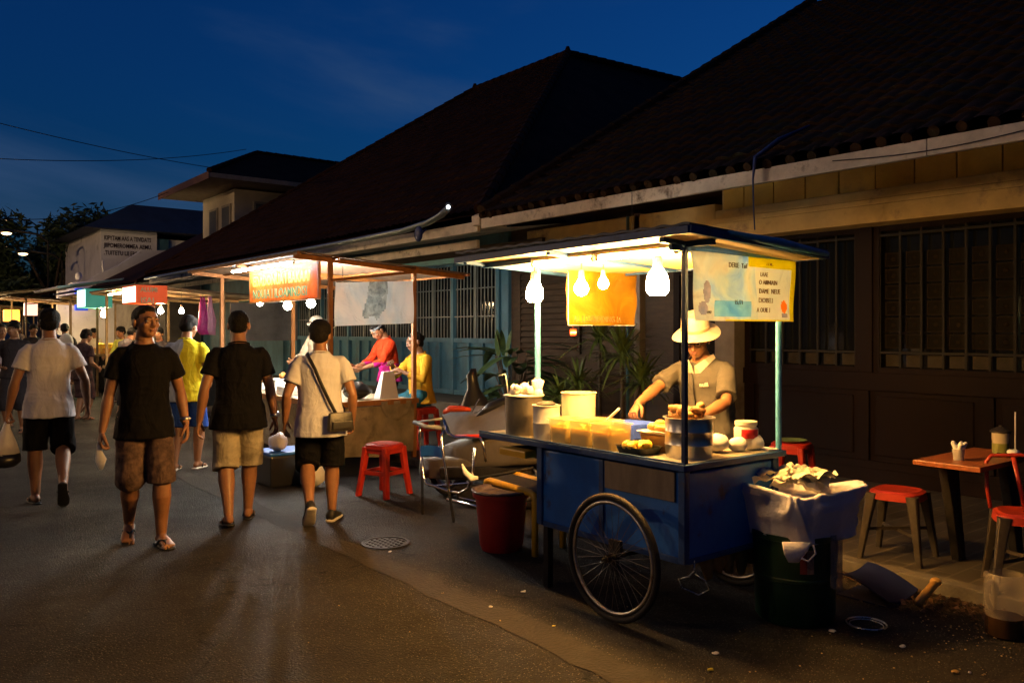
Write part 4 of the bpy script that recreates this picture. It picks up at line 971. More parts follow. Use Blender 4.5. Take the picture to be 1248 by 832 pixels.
# wheels
def wheel(cx, name='wheel'):
    c = V((cx, 3.02, .335)); rr = .325
    tyre = MB(); pts = [c + V((0, rr * .955 * math.cos(a), rr * .955 * math.sin(a))) for a in [2 * PI * k / 48 for k in range(49)]]
    tyre.tube(pts, .0175, 10, cap=False); tw = tyre.build('wheel', MTYRE, ct, smooth=True)
    rm = MB(); rm.tube([c + V((0, rr * .865 * math.cos(a), rr * .865 * math.sin(a))) for a in [2 * PI * k / 48 for k in range(49)]], .0105, 8, cap=False); rm.build('rim', MRIM, tw, smooth=True)
    sp = MB()
    for k in range(32):
        a = 2 * PI * k / 32; b = a + (.5 if k % 2 else -.5); sx = .02 if k % 4 < 2 else -.02
        sp.tube([c + V((sx, .022 * math.cos(b), .022 * math.sin(b))), c + V((0, rr * .86 * math.cos(a), rr * .86 * math.sin(a)))], .0013, 4)
    sp.build('spokes', M('dull_spoke', (.16, .13, .11), .45, .7) if 'dull_spoke' not in bpy.data.materials else bpy.data.materials['dull_spoke'], tw)
    hb = MB(); hb.tube([c + V((-.045, 0, 0)), c + V((.045, 0, 0))], .02, 10); hb.tube([c + V((-.07, 0, 0)), c + V((.07, 0, 0))], .008, 8); hb.build('hub', MRUST, tw)
wheel(3.03); wheel(4.03)
mb = MB(); mb.tube([(2.98, 3.02, .335), (4.08, 3.02, .335)], .013, 8); mb.box((3.2, 2.98, .345), (3.24, 3.06, .38)); mb.box((3.8, 2.98, .345), (3.84, 3.06, .38)); mb.box((3.05, 2.98, .335), (3.07, 3.06, .42)); mb.build('axle', MRUST, ct)
# things hooked under the cart
def bent(label, name, cat, pts, r, mat, n=6): mb = MB(); mb.tube(pts, r, n); o = mb.build(name, mat, solo=True, smooth=True); return tag(o, label, cat)
lp = [ (3.22, 2.64, .37), (3.22, 2.64, .32), (3.20, 2.66, .29), (3.185, 2.71, .27), (3.2, 2.70, .225), (3.24, 2.63, .2), (3.27, 2.59, .23), (3.25, 2.6, .275), (3.225, 2.64, .305)]
bent('bent silvery wire loop dangling under the near corner of the blue cart', 'wire_hook', 'hook', lp, .0035, MSTEEL)
mb = MB(); rnd = random.Random(9)
for k in range(5):
    x = 3.42 + k * .09; mb.loft([((x, 2.72, .37), (.03, 0, 0), (0, .03, 0)), ((x + rnd.uniform(-.02, .02), 2.72, .3), (.055, 0, 0), (0, .03, 0)), ((x + .01, 2.72, .2 + rnd.uniform(0, .05)), (.02, 0, 0), (0, .015, 0))], 8)
mb.jitter(.02, 14); o = mb.build('rag', M('brown_rag', (.28, .17, .05), .85, var=.4, vs=12, bump=.5), solo=True, smooth=True); tag(o, 'yellowish brown rags tied in a row under the near side of the cart', 'rag')

# ---- banners
def uvmat(name, build):
    m = bpy.data.materials.new(name); m.use_nodes = True; nt = m.node_tree; N = nt.nodes; L = nt.links; b = N['Principled BSDF']; b.inputs['Roughness'].default_value = .45
    tc = N.new('ShaderNodeTexCoord'); tr = N.new('ShaderNodeBsdfTranslucent'); mx = N.new('ShaderNodeMixShader'); mx.inputs[0].default_value = .58
    c = build(nt, N, L, tc); L.new(c, b.inputs['Base Color']); L.new(c, tr.inputs['Color'])
    n = N.new('ShaderNodeTexNoise'); n.inputs['Scale'].default_value = 5; n.inputs['Distortion'].default_value = 2; L.new(tc.outputs['Object'], n.inputs['Vector'])
    bp = N.new('ShaderNodeBump'); bp.inputs['Strength'].default_value = .5; bp.inputs['Distance'].default_value = .03; L.new(n.outputs['Fac'], bp.inputs['Height']); L.new(bp.outputs[0], b.inputs['Normal']); L.new(bp.outputs[0], tr.inputs['Normal'])
    L.new(b.outputs[0], mx.inputs[1]); L.new(tr.outputs[0], mx.inputs[2]); L.new(mx.outputs[0], N['Material Output'].inputs[0]); return m
def noisecol(stops, scale, axis=(1, 1, 1), dist=0):
    def f(nt, N, L, tc):
        mp = N.new('ShaderNodeMapping'); mp.inputs['Scale'].default_value = axis; L.new(tc.outputs['Object'], mp.inputs['Vector'])
        n = N.new('ShaderNodeTexNoise'); n.inputs['Scale'].default_value = scale; n.inputs['Detail'].default_value = 5; n.inputs['Distortion'].default_value = dist; L.new(mp.outputs[0], n.inputs['Vector'])
        r = N.new('ShaderNodeValToRGB'); r.color_ramp.elements[0].position = stops[0][0]; r.color_ramp.elements[0].color = (*stops[0][1], 1)
        r.color_ramp.elements[1].position = stops[-1][0]; r.color_ramp.elements[1].color = (*stops[-1][1], 1)
        for p, c in stops[1:-1]: e = r.color_ramp.elements.new(p); e.color = (*c, 1)
        L.new(n.outputs['Fac'], r.inputs[0]); return r.outputs[0]
    return f
MBN = uvmat('menu_cloth', noisecol([(.3, (.25, .42, .75)), (.45, (.55, .7, .85)), (.56, (.72, .8, .85)), (.7, (.5, .52, .6))], 4.5, dist=1))
MBN_Y = uvmat('menu_yellow', noisecol([(.3, (.72, .72, .03)), (.7, (.8, .8, .06))], 5))
MBN_W = uvmat('menu_pale', noisecol([(.3, (.66, .76, .85)), (.7, (.75, .82, .88))], 5))
MBN_B = uvmat('menu_blue', noisecol([(.3, (.1, .25, .5)), (.7, (.35, .55, .7))], 9))
MTXT = M('print_brown', (.2, .1, .03), .6); MTXTD = M('print_dark', (.06, .045, .04), .6)
bn = thing('menu_banner', 'creased yellow edged menu cloth with printed rows hung across the near cart end', 'banner', (3.55, 2.58, 1.54))
yb = 2.575
def bsurf(u, v):   # u across X, v up
    x = 3.135 + .845 * u; z = 1.545 + (.335 - .0 * u) * v - .01 * u * v
    y = yb + .012 * math.sin(u * 7 + v * 4) * (1 - v * .6) + .012 * math.exp(-((u - (1 - v) * .45) * 14) ** 2) + .008 * math.exp(-((u - (1 - v) * .25) * 18) ** 2)
    return (x + .012 * (1 - v) * (1 - u), y, z)
def bmi(u, v):
    if v > .84 and u > .52: return 1
    if u > .955 or v < .03 and u > .3: return 1
    if ((u - .89) / .035) ** 2 + ((v - .24) / .1) ** 2 < 1: return 5
    if .85 < u < .93 and .06 < v < .14: return 4
    if u > .58: return 2
    if .2 < u < .52 and .06 < v < .3: return 3
    if ((u - .13) / .035) ** 2 + ((v - .42) / .17) ** 2 < 1 or ((u - .09) / .045) ** 2 + ((v - .18) / .1) ** 2 < 1: return 4
    return 0
mb = MB(); mb.grid(bsurf, 110, 46, mif=bmi, th=.0015); mb.build('cloth', [MBN, MBN_Y, MBN_W, MBN_B, uvmat('menu_slate', noisecol([(.3, (.2, .24, .36)), (.7, (.45, .42, .5))], 14)), uvmat('menu_orange', noisecol([(.3, (.7, .25, .03)), (.7, (.8, .42, .08))], 14))], bn, smooth='auto')
for (u, v, s, t, m) in ((.29, .80, .036, 'DERIE  Taif', MTXTD), (.60, .70, .032, 'I.AAE', MTXT), (.585, .575, .034, 'O AIIINIAIN', MTXT), (.585, .435, .036, 'DAME  NEUE', MTXT), (.58, .29, .036, 'DIOIBEI.I', MTXT), (.56, .14, .034, 'A OUIE I', MTXT), (.34, .25, .032, '15./71', MTXTD), (.08, .1, .02, '1997', MTXTD), (.66, .88, .02, '.1 E NE..', MTXT)):
    p = bsurf(u, v); lettering(t, s, m, bn, (p[0], yb - .017, p[2]), (1, 0, 0), (0, 0, 1), sx=.9)
# yellow hanging board
MYB = uvmat('yellow_cloth', noisecol([(.3, (.24, .12, .01)), (.55, (.36, .2, .012)), (.75, (.45, .27, .02))], 4, dist=1))
yb_ = thing('yellow_banner', 'orange yellow cloth sign with faint letters hung under the cart roof', 'banner', (3.84, 3.92, 1.53))
mb = MB(); mb.grid(lambda u, v: (3.54 + .62 * u, 3.92 + .012 * math.sin(u * 9 + v * 3) + .006 * math.sin(v * 11), 1.53 + .35 * v), 30, 16, th=.0015); mb.build('cloth', MYB, yb_, smooth='auto')
lettering('AL LDXBIODING IA', .06, MTXT, yb_, (3.575, 3.9, 1.55), (1, 0, 0), (0, 0, 1), sx=.82)
mb = MB(); mb.tube([(3.545, 3.92, 1.88), (3.545, 3.92, 1.53)], .004, 5); mb.tube([(3.545, 3.92, 1.53), (4.155, 3.92, 1.53)], .003, 5); mb.build('hem', MBN_W, yb_)
mb = MB(); mb.box((3.55, 3.905, 1.465), (3.6, 3.909, 1.505)); mb.box((3.55, 3.903, 1.478), (3.6, 3.905, 1.49), mi=1); mb.tube([(3.575, 3.907, 1.505), (3.575, 3.915, 1.53)], .001, 4)
o = mb.build('price_tag', [M('tag_red', (.5, .05, .02), .5), M('tag_white', (.7, .65, .6), .5)], solo=True); tag(o, 'tiny red and white tag dangling from the lower left corner of the yellow cloth sign', 'tag')

# ---- lamps of the cart

bulb('warm bulb in front of the far teal cart post', 3.40, 4.08, 1.735, 1.90, ME_WARM, .056, bell=True)
bulb('warm bulb hanging left in front of the yellow cloth sign', 3.36, 3.60, 1.745, 1.90, ME_WARM2, .044)
bulb('small warm bulb hanging right in front of the yellow cloth sign', 3.60, 3.66, 1.785, 1.90, ME_WARM2, .034)
bulb('largest warm bulb beside the dark near cart post', 3.40, 3.04, 1.75, 1.91, ME_WARM, .062, bell=True)
tube_lamp('far glowing tube lamp under the front edge of the cart roof', (3.12, 3.74, 1.885), (3.12, 3.26, 1.885), ME_TUBE)
tube_lamp('near glowing tube lamp under the front edge of the cart roof', (3.12, 3.2, 1.885), (3.12, 2.68, 1.885), ME_TUBE)

# ---- food and vessels on the counter
CZ = .8495
MPOTM = M('dull_steel_pot', (.28, .25, .2), .38, .9, var=.25, vs=8, rvar=.1, bump=.1, dirt=((.12, .08, .04), 8, .6))
MALU = M('bright_aluminium', (.62, .6, .56), .3, .9, var=.15, vs=6, rvar=.08, bump=.1)
MWPL = M('white_plastic', (.75, .72, .64), .4, var=.08, vs=8)
MCLR = M('clear_plastic_tub', (.85, .72, .35), .22, var=.05, alpha=.38)
MFRY = M('fried_dough', (.5, .24, .05), .55, var=.4, vs=20, bump=.8, bs=60, c2=(.3, .11, .02))
MYF = M('yellow_food', (.85, .55, .05), .45, var=.3, vs=30, bump=.8, bs=80)
MTISS = M('white_tissue', (.8, .78, .72), .9, var=.05, bump=.4, bs=20)
def pot(label, x, y, r, h, mat, name='cooking_pot', cat='pot', rings=0, rimw=.006, lid=None):
    t = thing(name, label, cat, (x, y, CZ)); m = MB()
    pr = [(r * .96, 0)]
    for k in range(rings): z = h * (k + 1) / (rings + 1); pr += [(r, z - .004), (r + .002, z), (r, z + .004)]
    pr += [(r, h * .99), (r + rimw, h), (r + rimw, h + .004), (r - .003, h + .004), (r - .004, h - .05), (.002, h - .055)]
    m.lathe(pr, (x, y, CZ), 36); m.build('vessel', mat, t, smooth='auto'); return t
def clump(mb, c, r, n, size, rnd, flat=.5, h=.03):
    for k in range(n):
        a = rnd.uniform(0, 2 * PI); q = r * math.sqrt(rnd.random())
        mb.ball(V(c) + V((q * math.cos(a), q * math.sin(a), rnd.uniform(0, h))), tuple(size * rnd.uniform(.6, 1.2) for _ in range(3)), 10, 7, rot=Matrix.Rotation(rnd.uniform(0, 3), 3, (rnd.random(), 1, rnd.random())))
rnd = random.Random(31)
pot('large dull steel pot under white tissue at the far end of the cart', 3.27, 4.03, .118, .235, MPOTM)
mb = MB(); mb.lathe([(.128, 0), (.13, .006), (.06, .012), (.001, .014)], (3.27, 4.03, CZ + .2405), 28); o = mb.build('pot_lid', MWPL, solo=True, smooth=True); tag(o, 'pale lid on the large dull steel pot', 'lid')
mb = MB(); clump(mb, (3.27, 4.03, CZ + .265), .08, 16, .028, rnd); mb.jitter(.012, 40); o = mb.build('tissue_heap', MTISS, solo=True, smooth=True); tag(o, 'low heap of crumpled white tissue on the lid of the dull pot', 'tissue')
mb = MB()
for k in range(5): a = (k - 2) * .32; mb.tube([(3.30, 3.93, CZ + .24), (3.30 + math.sin(a) * .035, 3.93 + math.cos(a) * 0, CZ + .30), (3.30 + math.sin(a) * .06, 3.93, CZ + .345 - abs(a) * .02)], [.014, .014, .012], 8, ends=True)
mb.ball((3.30, 3.93, CZ + .26), (.035, .03, .03)); mb.jitter(.005, 60); o = mb.build('paper_flower', MTISS, solo=True, smooth=True); tag(o, 'white folded paper standing up like a small crown beside the teal post', 'napkin')
bent('white drinking straw leaning out of the heap on the dull pot', 'straw', 'straw', [(3.2, 4.1, CZ + .25), (3.19, 4.11, CZ + .36), (3.185, 4.115, CZ + .375), (3.16, 4.15, CZ + .36)], .004, MTISS)
t = pot('ribbed white can with a dark lid in front of the dull pot', 3.225, 3.76, .08, .2, M('enamel_white', (.6, .57, .52), .3, var=.1, rvar=.08), 'tin_can', 'can', rings=1)
mb = MB(); mb.lathe([(.055, 0), (.06, .008), (.04, .02), (.001, .024)], (3.22, 3.76, CZ + .2045), 24); o = mb.build('can_lid', MBLACK, solo=True, smooth='auto'); tag(o, 'small black lid lying on the ribbed white can', 'lid')
pot('tall translucent white bucket in the middle of the counter', 3.56, 3.84, .108, .255, M('milky_plastic', (.8, .72, .5), .35, var=.05, sss=.1), 'plastic_bucket', 'bucket')
def tub(label, x0, y0, x1, y1, h, fill, mat, z=CZ, group=None):
    t = thing('food_tub', label, 'food container', ((x0 + x1) / 2, (y0 + y1) / 2, z), group=group)
    m = MB(); cx, cy = (x0 + x1) / 2, (y0 + y1) / 2; a, b = (x1 - x0) / 2, (y1 - y0) / 2
    o = []
    m.loft([((cx, cy, z + .001), (a * .93, 0, 0), (0, b * .93, 0)), ((cx, cy, z + h - .008), (a, 0, 0), (0, b, 0)), ((cx, cy, z + h - .007), (a + .008, 0, 0), (0, b + .008, 0)), ((cx, cy, z + h), (a + .008, 0, 0), (0, b + .008, 0)), ((cx, cy, z + h - .002), (a - .004, 0, 0), (0, b - .004, 0)), ((cx, cy, z + .006), (a * .9, 0, 0), (0, b * .9, 0))], 28, ex=7, cap=False)
    m.add([(cx - a * .9, cy - b * .9, z + .002), (cx + a * .9, cy - b * .9, z + .002), (cx + a * .9, cy + b * .9, z + .002), (cx - a * .9, cy + b * .9, z + .002)], [(0, 1, 2, 3)])
    m.build('container', mat, t, smooth='auto')
    f = MB(); f.loft([((cx, cy, z + .008), (a * .86, 0, 0), (0, b * .86, 0)), ((cx, cy, z + h * .66), (a * .89, 0, 0), (0, b * .89, 0))], 24, ex=6)
    clump(f, (cx, cy, z + h * .62), min(a, b) * .8, 14, .02, rnd, h=.02); f.build('contents', fill, t, smooth='auto'); return t
G_ = 'clear tubs of yellow food on the cart counter'
tub('first clear tub of yellow food next to the ribbed white can', 3.15, 3.50, 3.33, 3.665, .14, MYF, MCLR, group=G_)
tub('middle one of the three clear tubs of yellow food', 3.15, 3.325, 3.33, 3.49, .143, MYF, MCLR, group=G_)
tub('clear tub of yellow food nearest the black tray', 3.15, 3.15, 3.33, 3.315, .14, M('orange_food', (.68, .36, .03), .45, var=.3, vs=30), MCLR, group=G_)
tub('clear tub behind the three front ones, holding a steel ladle', 3.37, 3.42, 3.55, 3.66, .12, MYF, MCLR)
bent('steel ladle handle slanting up out of the rear clear tub', 'ladle', 'ladle', [(3.43, 3.54, CZ + .06), (3.45, 3.48, CZ + .12), (3.47, 3.42, CZ + .175), (3.475, 3.40, CZ + .195)], .008, MWPL)
mb = MB(); mb.box((3.55, 3.36, CZ), (3.8, 3.62, CZ + .10)); mb.jitter(.012, 9); mb.build; o = mb.build('cloth_bundle', M('bright_blue_cloth', (.02, .07, .55), .7, var=.3, vs=20, bump=.8), solo=True, bevel=.015); tag(o, 'bright blue folded cloth behind the clear tubs', 'cloth')
def tray(label, x0, y0, x1, y1, z, h, mat):
    t = MB(); cx, cy = (x0 + x1) / 2, (y0 + y1) / 2; a, b = (x1 - x0) / 2, (y1 - y0) / 2
    t.loft([((cx, cy, z), (a * .85, 0, 0), (0, b * .85, 0)), ((cx, cy, z + h), (a, 0, 0), (0, b, 0)), ((cx, cy, z + h + .003), (a + .006, 0, 0), (0, b + .006, 0)), ((cx, cy, z + h), (a - .005, 0, 0), (0, b - .005, 0)), ((cx, cy, z + .006), (a * .82, 0, 0), (0, b * .82, 0))], 28, ex=5)
    o = t.build('tray', mat, solo=True, smooth='auto'); tag(o, label, 'tray'); return o
MTRAY = M('black_plastic_tray', (.012, .012, .013), .3, var=.2)
tray('black plastic tray of yellow fritters at the front edge of the counter', 3.145, 2.92, 3.32, 3.13, CZ, .038, MTRAY)
mb = MB(); clump(mb, (3.23, 3.03, CZ + .03), .075, 22, .02, rnd, h=.02); o = mb.build('fritters', MYF, solo=True, smooth=True); tag(o, 'small heap of yellow fritters in the black plastic tray', 'fritters')
tray('amber clear lidded tray stacked behind the black tray', 3.33, 2.9, 3.53, 3.13, CZ, .085, M('amber_plastic', (.5, .3, .12), .25, var=.1, alpha=.75))
tray('flat white tray under the golden pastries', 3.32, 2.88, 3.54, 3.14, CZ + .09, .01, MWPL)
for i, (dx, dy, rx_, ry_, rz_, lb) in enumerate(((.02, -.045, .042, .055, .042, 'biggest round golden pastry on the flat white tray'), (-.045, .04, .03, .045, .022, 'flat golden pastry at the far side of the white tray'), (-.06, -.03, .035, .05, .022, 'long golden pastry at the front of the white tray'), (.03, .06, .032, .04, .028, 'plump golden pastry farthest back on the white tray'))):
    mb = MB(); mb.ball((3.43 + dx, 3.01 + dy, CZ + .104 + rz_), (rx_, ry_, rz_), 18, 12, rot=None); mb.jitter(.006, 22, i); o = mb.build('pastry', M('golden_pastry', (.65, .33, .05), .35, var=.3, vs=12) if i == 0 else bpy.data.materials['golden_pastry'], solo=True, smooth=True); tag(o, lb, 'pastry', 'golden pastries on the white tray')
pot('shiny aluminium stock pot filled with fried dough at the near corner', 3.36, 2.79, .122, .20, MALU, rings=2, rimw=.012)
sticks = MB()
for k in range(13):
    a = rnd.uniform(-.5, .5) + (.6 if k % 3 == 0 else 0); c = V((3.36 + rnd.uniform(-.05, .05), 2.79 + rnd.uniform(-.06, .06), CZ + .205 + .018 * (k // 4)))
    d = V((math.sin(a) * .055, math.cos(a) * .06, rnd.uniform(-.006, .01))); sticks.tube([c - d, c - d * .3 + V((0, 0, .004)), c + d * .4, c + d], [.018, .021, .02, .017], 9, ends=True)
sticks.jitter(.004, 45)
o = sticks.build('fried_dough', MFRY, solo=True, smooth=True); tag(o, 'pile of fried dough sticks heaped over the aluminium stock pot', 'fried food')
mb = MB(); mb.lathe([(.058, 0), (.064, .01), (.064, .06), (.055, .072), (.055, .078), (.06, .08), (.06, .1), (.002, .102)], (3.80, 2.76, CZ + .055), 26)
for i, f in enumerate(mb.f):
    c = sum((mb.v[k] for k in f), V()) / len(f)
    if .07 < c.z - CZ < .105 and c.x < 3.80 + .02 and c.y < 2.74: mb.m[i] = 1
o = mb.build('plastic_jar', [M('milky_jar', (.72, .62, .5), .3, var=.08), M('red_label', (.55, .02, .02), .4)], solo=True, smooth='auto'); tag(o, 'small lidded milky jar with a red label at the near rear corner of the cart', 'jar')
for i, (x, y, r, lb) in enumerate(((3.60, 2.80, .062, 'round knotted white bag right behind the aluminium pot'), (3.70, 2.74, .05, 'white knotted bag in front of the milky jar'), (3.82, 2.73, .052, 'white knotted bag under the milky jar'))):
    mb = MB(); mb.ball((x, y, CZ + r * .78), (r, r * 1.15, r * .8), 18, 12); mb.jitter(.012, 18, i * 3); 
    zmin = min(p.z for p in mb.v); mb.v = [p + V((0, 0, CZ - zmin)) for p in mb.v]
    o = mb.build('knotted_bag', MTISS, solo=True, smooth=True); tag(o, lb, 'bag', 'knotted white bags on the cart')
mb = MB(); mb.box((3.84, 2.64, CZ), (3.94, 2.9, CZ + .006)); mb.jitter(.004, 20); o = mb.build('paper_sheet', MTISS, solo=True); tag(o, 'flat paper sheet at the rear near corner of the counter', 'paper')

# ================================================================= second stall (orange timber frame)
MORG = M('orange_timber', (.32, .12, .025), .6, var=.35, vs=6, stretch=(2, 2, .6), bump=.3, bs=25)
MBURL = M('burlap_skirt', (.3, .23, .14), .9, var=.35, vs=6, bump=.7, bs=120, dirt=((.14, .1, .06), 4, .55))
MTABLE = M('stall_counter_top', (.4, .34, .24), .5, var=.2, vs=6)
def stall(label, x0, x1, y0, y1, zr, ztab, pm, roofm, over=(.42, .7, .12, .12), skirtm=None, post=.045, name='market_stall'):
    t = thing(name, label, 'market stall', ((x0 + x1) / 2, (y0 + y1) / 2, 0))
    gz = lambda x: .07 if x > 4.93 else 0.0
    for (x, y) in ((x0, y0), (x1, y0), (x0, y1), (x1, y1)):
        m = MB(); m.box((x - post / 2, y - post / 2, gz(x)), (x + post / 2, y + post / 2, zr - .02)); m.build('post', pm, t, bevel=.003)
    rf = MB(); a, b, c, d = over
    zf = lambda x: zr - (x - x0) * .065
    rf.grid(lambda u, v: (x0 - a + (x1 + b - x0 + a) * u, y0 - c + (y1 + d - y0 + c) * v, zf(x0 - a + (x1 + b - x0 + a) * u) + .03 + .006 * math.sin(v * (y1 - y0) * 40)), 5, 60, th=.015); rf.build('roof_sheet', roofm, t, smooth='auto')
    fr = MB()
    for y in (y0, y1, (y0 + y1) / 2): fr.bar((x0 - a + .02, y, zf(x0 - a) - .01), (x1 + b - .02, y, zf(x1 + b) - .01), .04, .05)
    for x in (x0 - a + .02, x0 + .03, x1 - .03, x1 + b - .03): fr.bar((x, y0 - c, zf(x) + .008), (x, y1 + d, zf(x) + .008), .035, .025)
    fr.bar((x0, y0 - .03, zr - .22), (x1, y0 - .03, zr - .09), .04, .03)
    fr.build('roof_frame', pm, t)
    tb = MB(); tb.box((x0 - .06, y0 - .02, ztab - .035), (x1 - .02 if x1 - x0 < 1.2 else x0 + .75, y1, ztab)); tb.build('counter', MTABLE, t, bevel=.004)
    eg = MB(); eg.box((x0 - .08, y0 - .06, ztab - .05), (x1 + .03, y0 - .02, ztab + .004)); eg.box((x0 - .08, y0 - .02, ztab - .05), (x0 - .06, y1, ztab + .004)); eg.build('counter_edge', pm, t)
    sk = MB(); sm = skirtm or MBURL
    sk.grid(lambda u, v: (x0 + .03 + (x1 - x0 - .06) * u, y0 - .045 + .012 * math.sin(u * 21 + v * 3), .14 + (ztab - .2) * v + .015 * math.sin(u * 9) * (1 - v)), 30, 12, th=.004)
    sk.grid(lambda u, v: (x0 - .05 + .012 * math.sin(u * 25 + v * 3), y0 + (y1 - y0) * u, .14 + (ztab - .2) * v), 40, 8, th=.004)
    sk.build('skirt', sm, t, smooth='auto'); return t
MRF = M('rusty_roof_sheet', (.16, .1, .06), .7, .2, var=.4, vs=4, dirt=((.25, .22, .2), 2, .6))
X0, X1, Y0, Y1 = 3.88, 4.90, 8.0, 11.3
s2 = stall('stall with orange timber posts, a burlap skirt and a brown sheet roof', X0, X1, Y0, Y1, 2.24, .735, MORG, MRF)
mb = MB(); mb.grid(lambda u, v: (4.45 + .38 * u, 7.945 - .012 * math.sin(u * 15), .72 - (.05 + .16 * math.sin(u * PI) ** .6) * v), 12, 6, th=.006); mb.build('skirt_flap', MBURL, s2, smooth=True)
# orange lettered sign along the street side
os_ = thing('orange_banner', 'orange banner with two rows of letters on the orange timber stall front', 'banner', (3.8, 9.1, 1.85))
MOB = uvmat('orange_banner_cloth', noisecol([(.3, (.6, .1, .01)), (.5, (.72, .22, .02)), (.7, (.75, .4, .06))], 2.2, dist=.5))
mb = MB(); mb.grid(lambda u, v: (3.80, 8.12 + 1.9 * u, 1.84 + .36 * v), 30, 6, th=.012); mb.build('cloth', MOB, os_)
mb = MB()
for z in (1.825, 2.2): mb.box((3.79, 8.09, z), (3.815, 10.05, z + .018))
for y in (8.09, 10.03): mb.box((3.788, y, 1.843), (3.817, y + .02, 2.2))
mb.build('frame', MORG, os_)
MYT = M('banner_yellow_letters', (.75, .55, .08), .5); MGT = M('banner_green_letters', (.12, .3, .12), .5)
lettering('EDADONUA I BAKAAI', .165, MYT, os_, (3.786, 9.93, 2.03), (0, -1, 0), (0, 0, 1), sx=1.0, bold=.004)
lettering('NOUIA I ILOAMNDISI', .15, MGT, os_, (3.786, 9.93, 1.875), (0, -1, 0), (0, 0, 1), sx=1.1, bold=.003)
# white cloth between posts
wb = thing('white_banner', 'white cloth banner with a grey smudged print tied between orange timber posts', 'banner', (4.4, 7.96, 1.5))
MWB = uvmat('white_banner_cloth', noisecol([(.28, (.5, .6, .7)), (.42, (.72, .8, .86)), (.6, (.86, .88, .9))], 1.9, axis=(2, 1, .8), dist=1.4))
MPR = uvmat('grey_print', noisecol([(.3, (.12, .14, .15)), (.5, (.35, .4, .42)), (.7, (.6, .66, .68))], 16, dist=.6))
def ws(u, v): return (3.92 + .955 * u, 7.955 + .02 * math.sin(u * 6 + 1) + .013 * math.sin(u * 22 + v * 5) + .014 * math.exp(-((u - .9 + (1 - v) * .3) * 12) ** 2), 1.54 + .035 * u + (.455 - .0 * u + .02 * u) * v)
mb = MB(); mb.grid(ws, 60, 20, th=.002, mif=lambda u, v: 1 if (.3 + .12 * v < u < .64 - .05 * (1 - v) and v > .16 + 5 * (u - .45) ** 2 + .05 * math.sin(u * 47)) else 0); mb.build('cloth', [MWB, MPR], wb, smooth='auto')
mb = MB(); mb.tube([(3.89, 7.96, 2.03), (3.93, 7.955, 1.995)], .003, 4); mb.tube([(4.89, 7.96, 2.1), (4.87, 7.955, 2.04)], .003, 4); mb.tube([(3.89, 7.96, 1.52), (3.93, 7.955, 1.545)], .003, 4); mb.build('ties', MWPL, wb)
bulb('white bulb hanging left under the orange lettered banner', 4.05, 9.5, 1.79, 2.2, ME_COOL, .048)
bulb('white bulb hanging right under the orange lettered banner', 4.02, 8.78, 1.80, 2.2, ME_COOL, .048)
bulb('white bulb tucked behind the near front post of the orange timber stall', 4.2, 8.35, 1.88, 2.2, ME_COOL, .034)
bulb('small dim bulb at the far lower corner of the orange lettered banner', 4.0, 10.25, 1.84, 2.2, MEM('dim_white_bulb_glow', COOL, E_COOL * .35), .035)
tube_lamp('white tube lamp above the orange lettered banner', (3.62, 8.35, 2.215), (3.62, 10.15, 2.215), ME_CTUBE, .014)
# goods on stall 2
SZ = .7355
mb = MB(); mb.box((4.50, 8.06, SZ), (4.74, 8.20, SZ + .30), mat=None)
for i, p in enumerate(mb.v):
    if p.z > SZ + .2: mb.v[i] = V((p.x * .55 + 4.62 * .45 + .02, p.y * .35 + 8.13 * .65, p.z))
o = mb.build('paper_bag', M('white_paper', (.62, .6, .6), .8, var=.05, bump=.2), solo=True, bevel=.003); tag(o, 'white paper bag with a pinched top on the near stall counter', 'paper bag')
mb = MB(); mb.ball((4.3, 8.22, SZ + .07), (.17, .13, .085), 20, 12); mb.jitter(.03, 12); zm = min(p.z for p in mb.v); mb.v = [p + V((0, 0, SZ - zm)) for p in mb.v]
o = mb.build('plastic_bag', M('black_bag', (.015, .015, .016), .3, var=.3, vs=20, bump=1, bs=25), solo=True, smooth=True); tag(o, 'slumped black plastic bag on the counter beside the white paper bag', 'bag')
mb = MB(); mb.lathe([(.05, 0), (.1, .04), (.11, .05), (.1, .045), (.001, .02)], (4.62, 8.9, SZ), 20); o = mb.build('bowl', M('teal_bowl', (.05, .25, .25), .4), solo=True, smooth='auto'); tag(o, 'teal bowl in front of the woman with the grey headband', 'bowl')
for i, (x, y, w_, h_, lb) in enumerate(((4.05, 9.3, .3, .1, 'low white food box nearest the man with the shoulder bag'), (4.15, 9.9, .34, .16, 'taller white food box in the middle of the lit counter'), (4.05, 10.5, .3, .08, 'flat white food box at the far end of the lit counter'))):
    mb = MB(); mb.box((x - .16, y - w_ / 2, SZ), (x + .16, y + w_ / 2, SZ + h_)); o = mb.build('food_box', MWPL, solo=True, bevel=.01); tag(o, lb, 'food box', 'white food boxes on the orange timber stall')
    mb = MB(); clump(mb, (x, y, SZ + h_ + .012), .1, 9, .03, rnd, h=.02); zm = min(p.z for p in mb.v); mb.v = [p + V((0, 0, SZ + h_ - zm)) for p in mb.v]
    o = mb.build('snacks', MFRY if i else MYF, solo=True, smooth=True); tag(o, 'small heap of snacks on the ' + ('low white food box', 'taller white food box', 'flat white food box')[i], 'snacks', 'snack heaps on the white food boxes')
mb = MB(); mb.box((4.0, 8.6, SZ), (4.25, 8.95, SZ + .07)); o = mb.build('food_tin', M('brown_tin', (.3, .17, .05), .5, var=.4, vs=20), solo=True, bevel=.01); tag(o, 'square brown tin of sauce jars on the lit counter', 'tin')

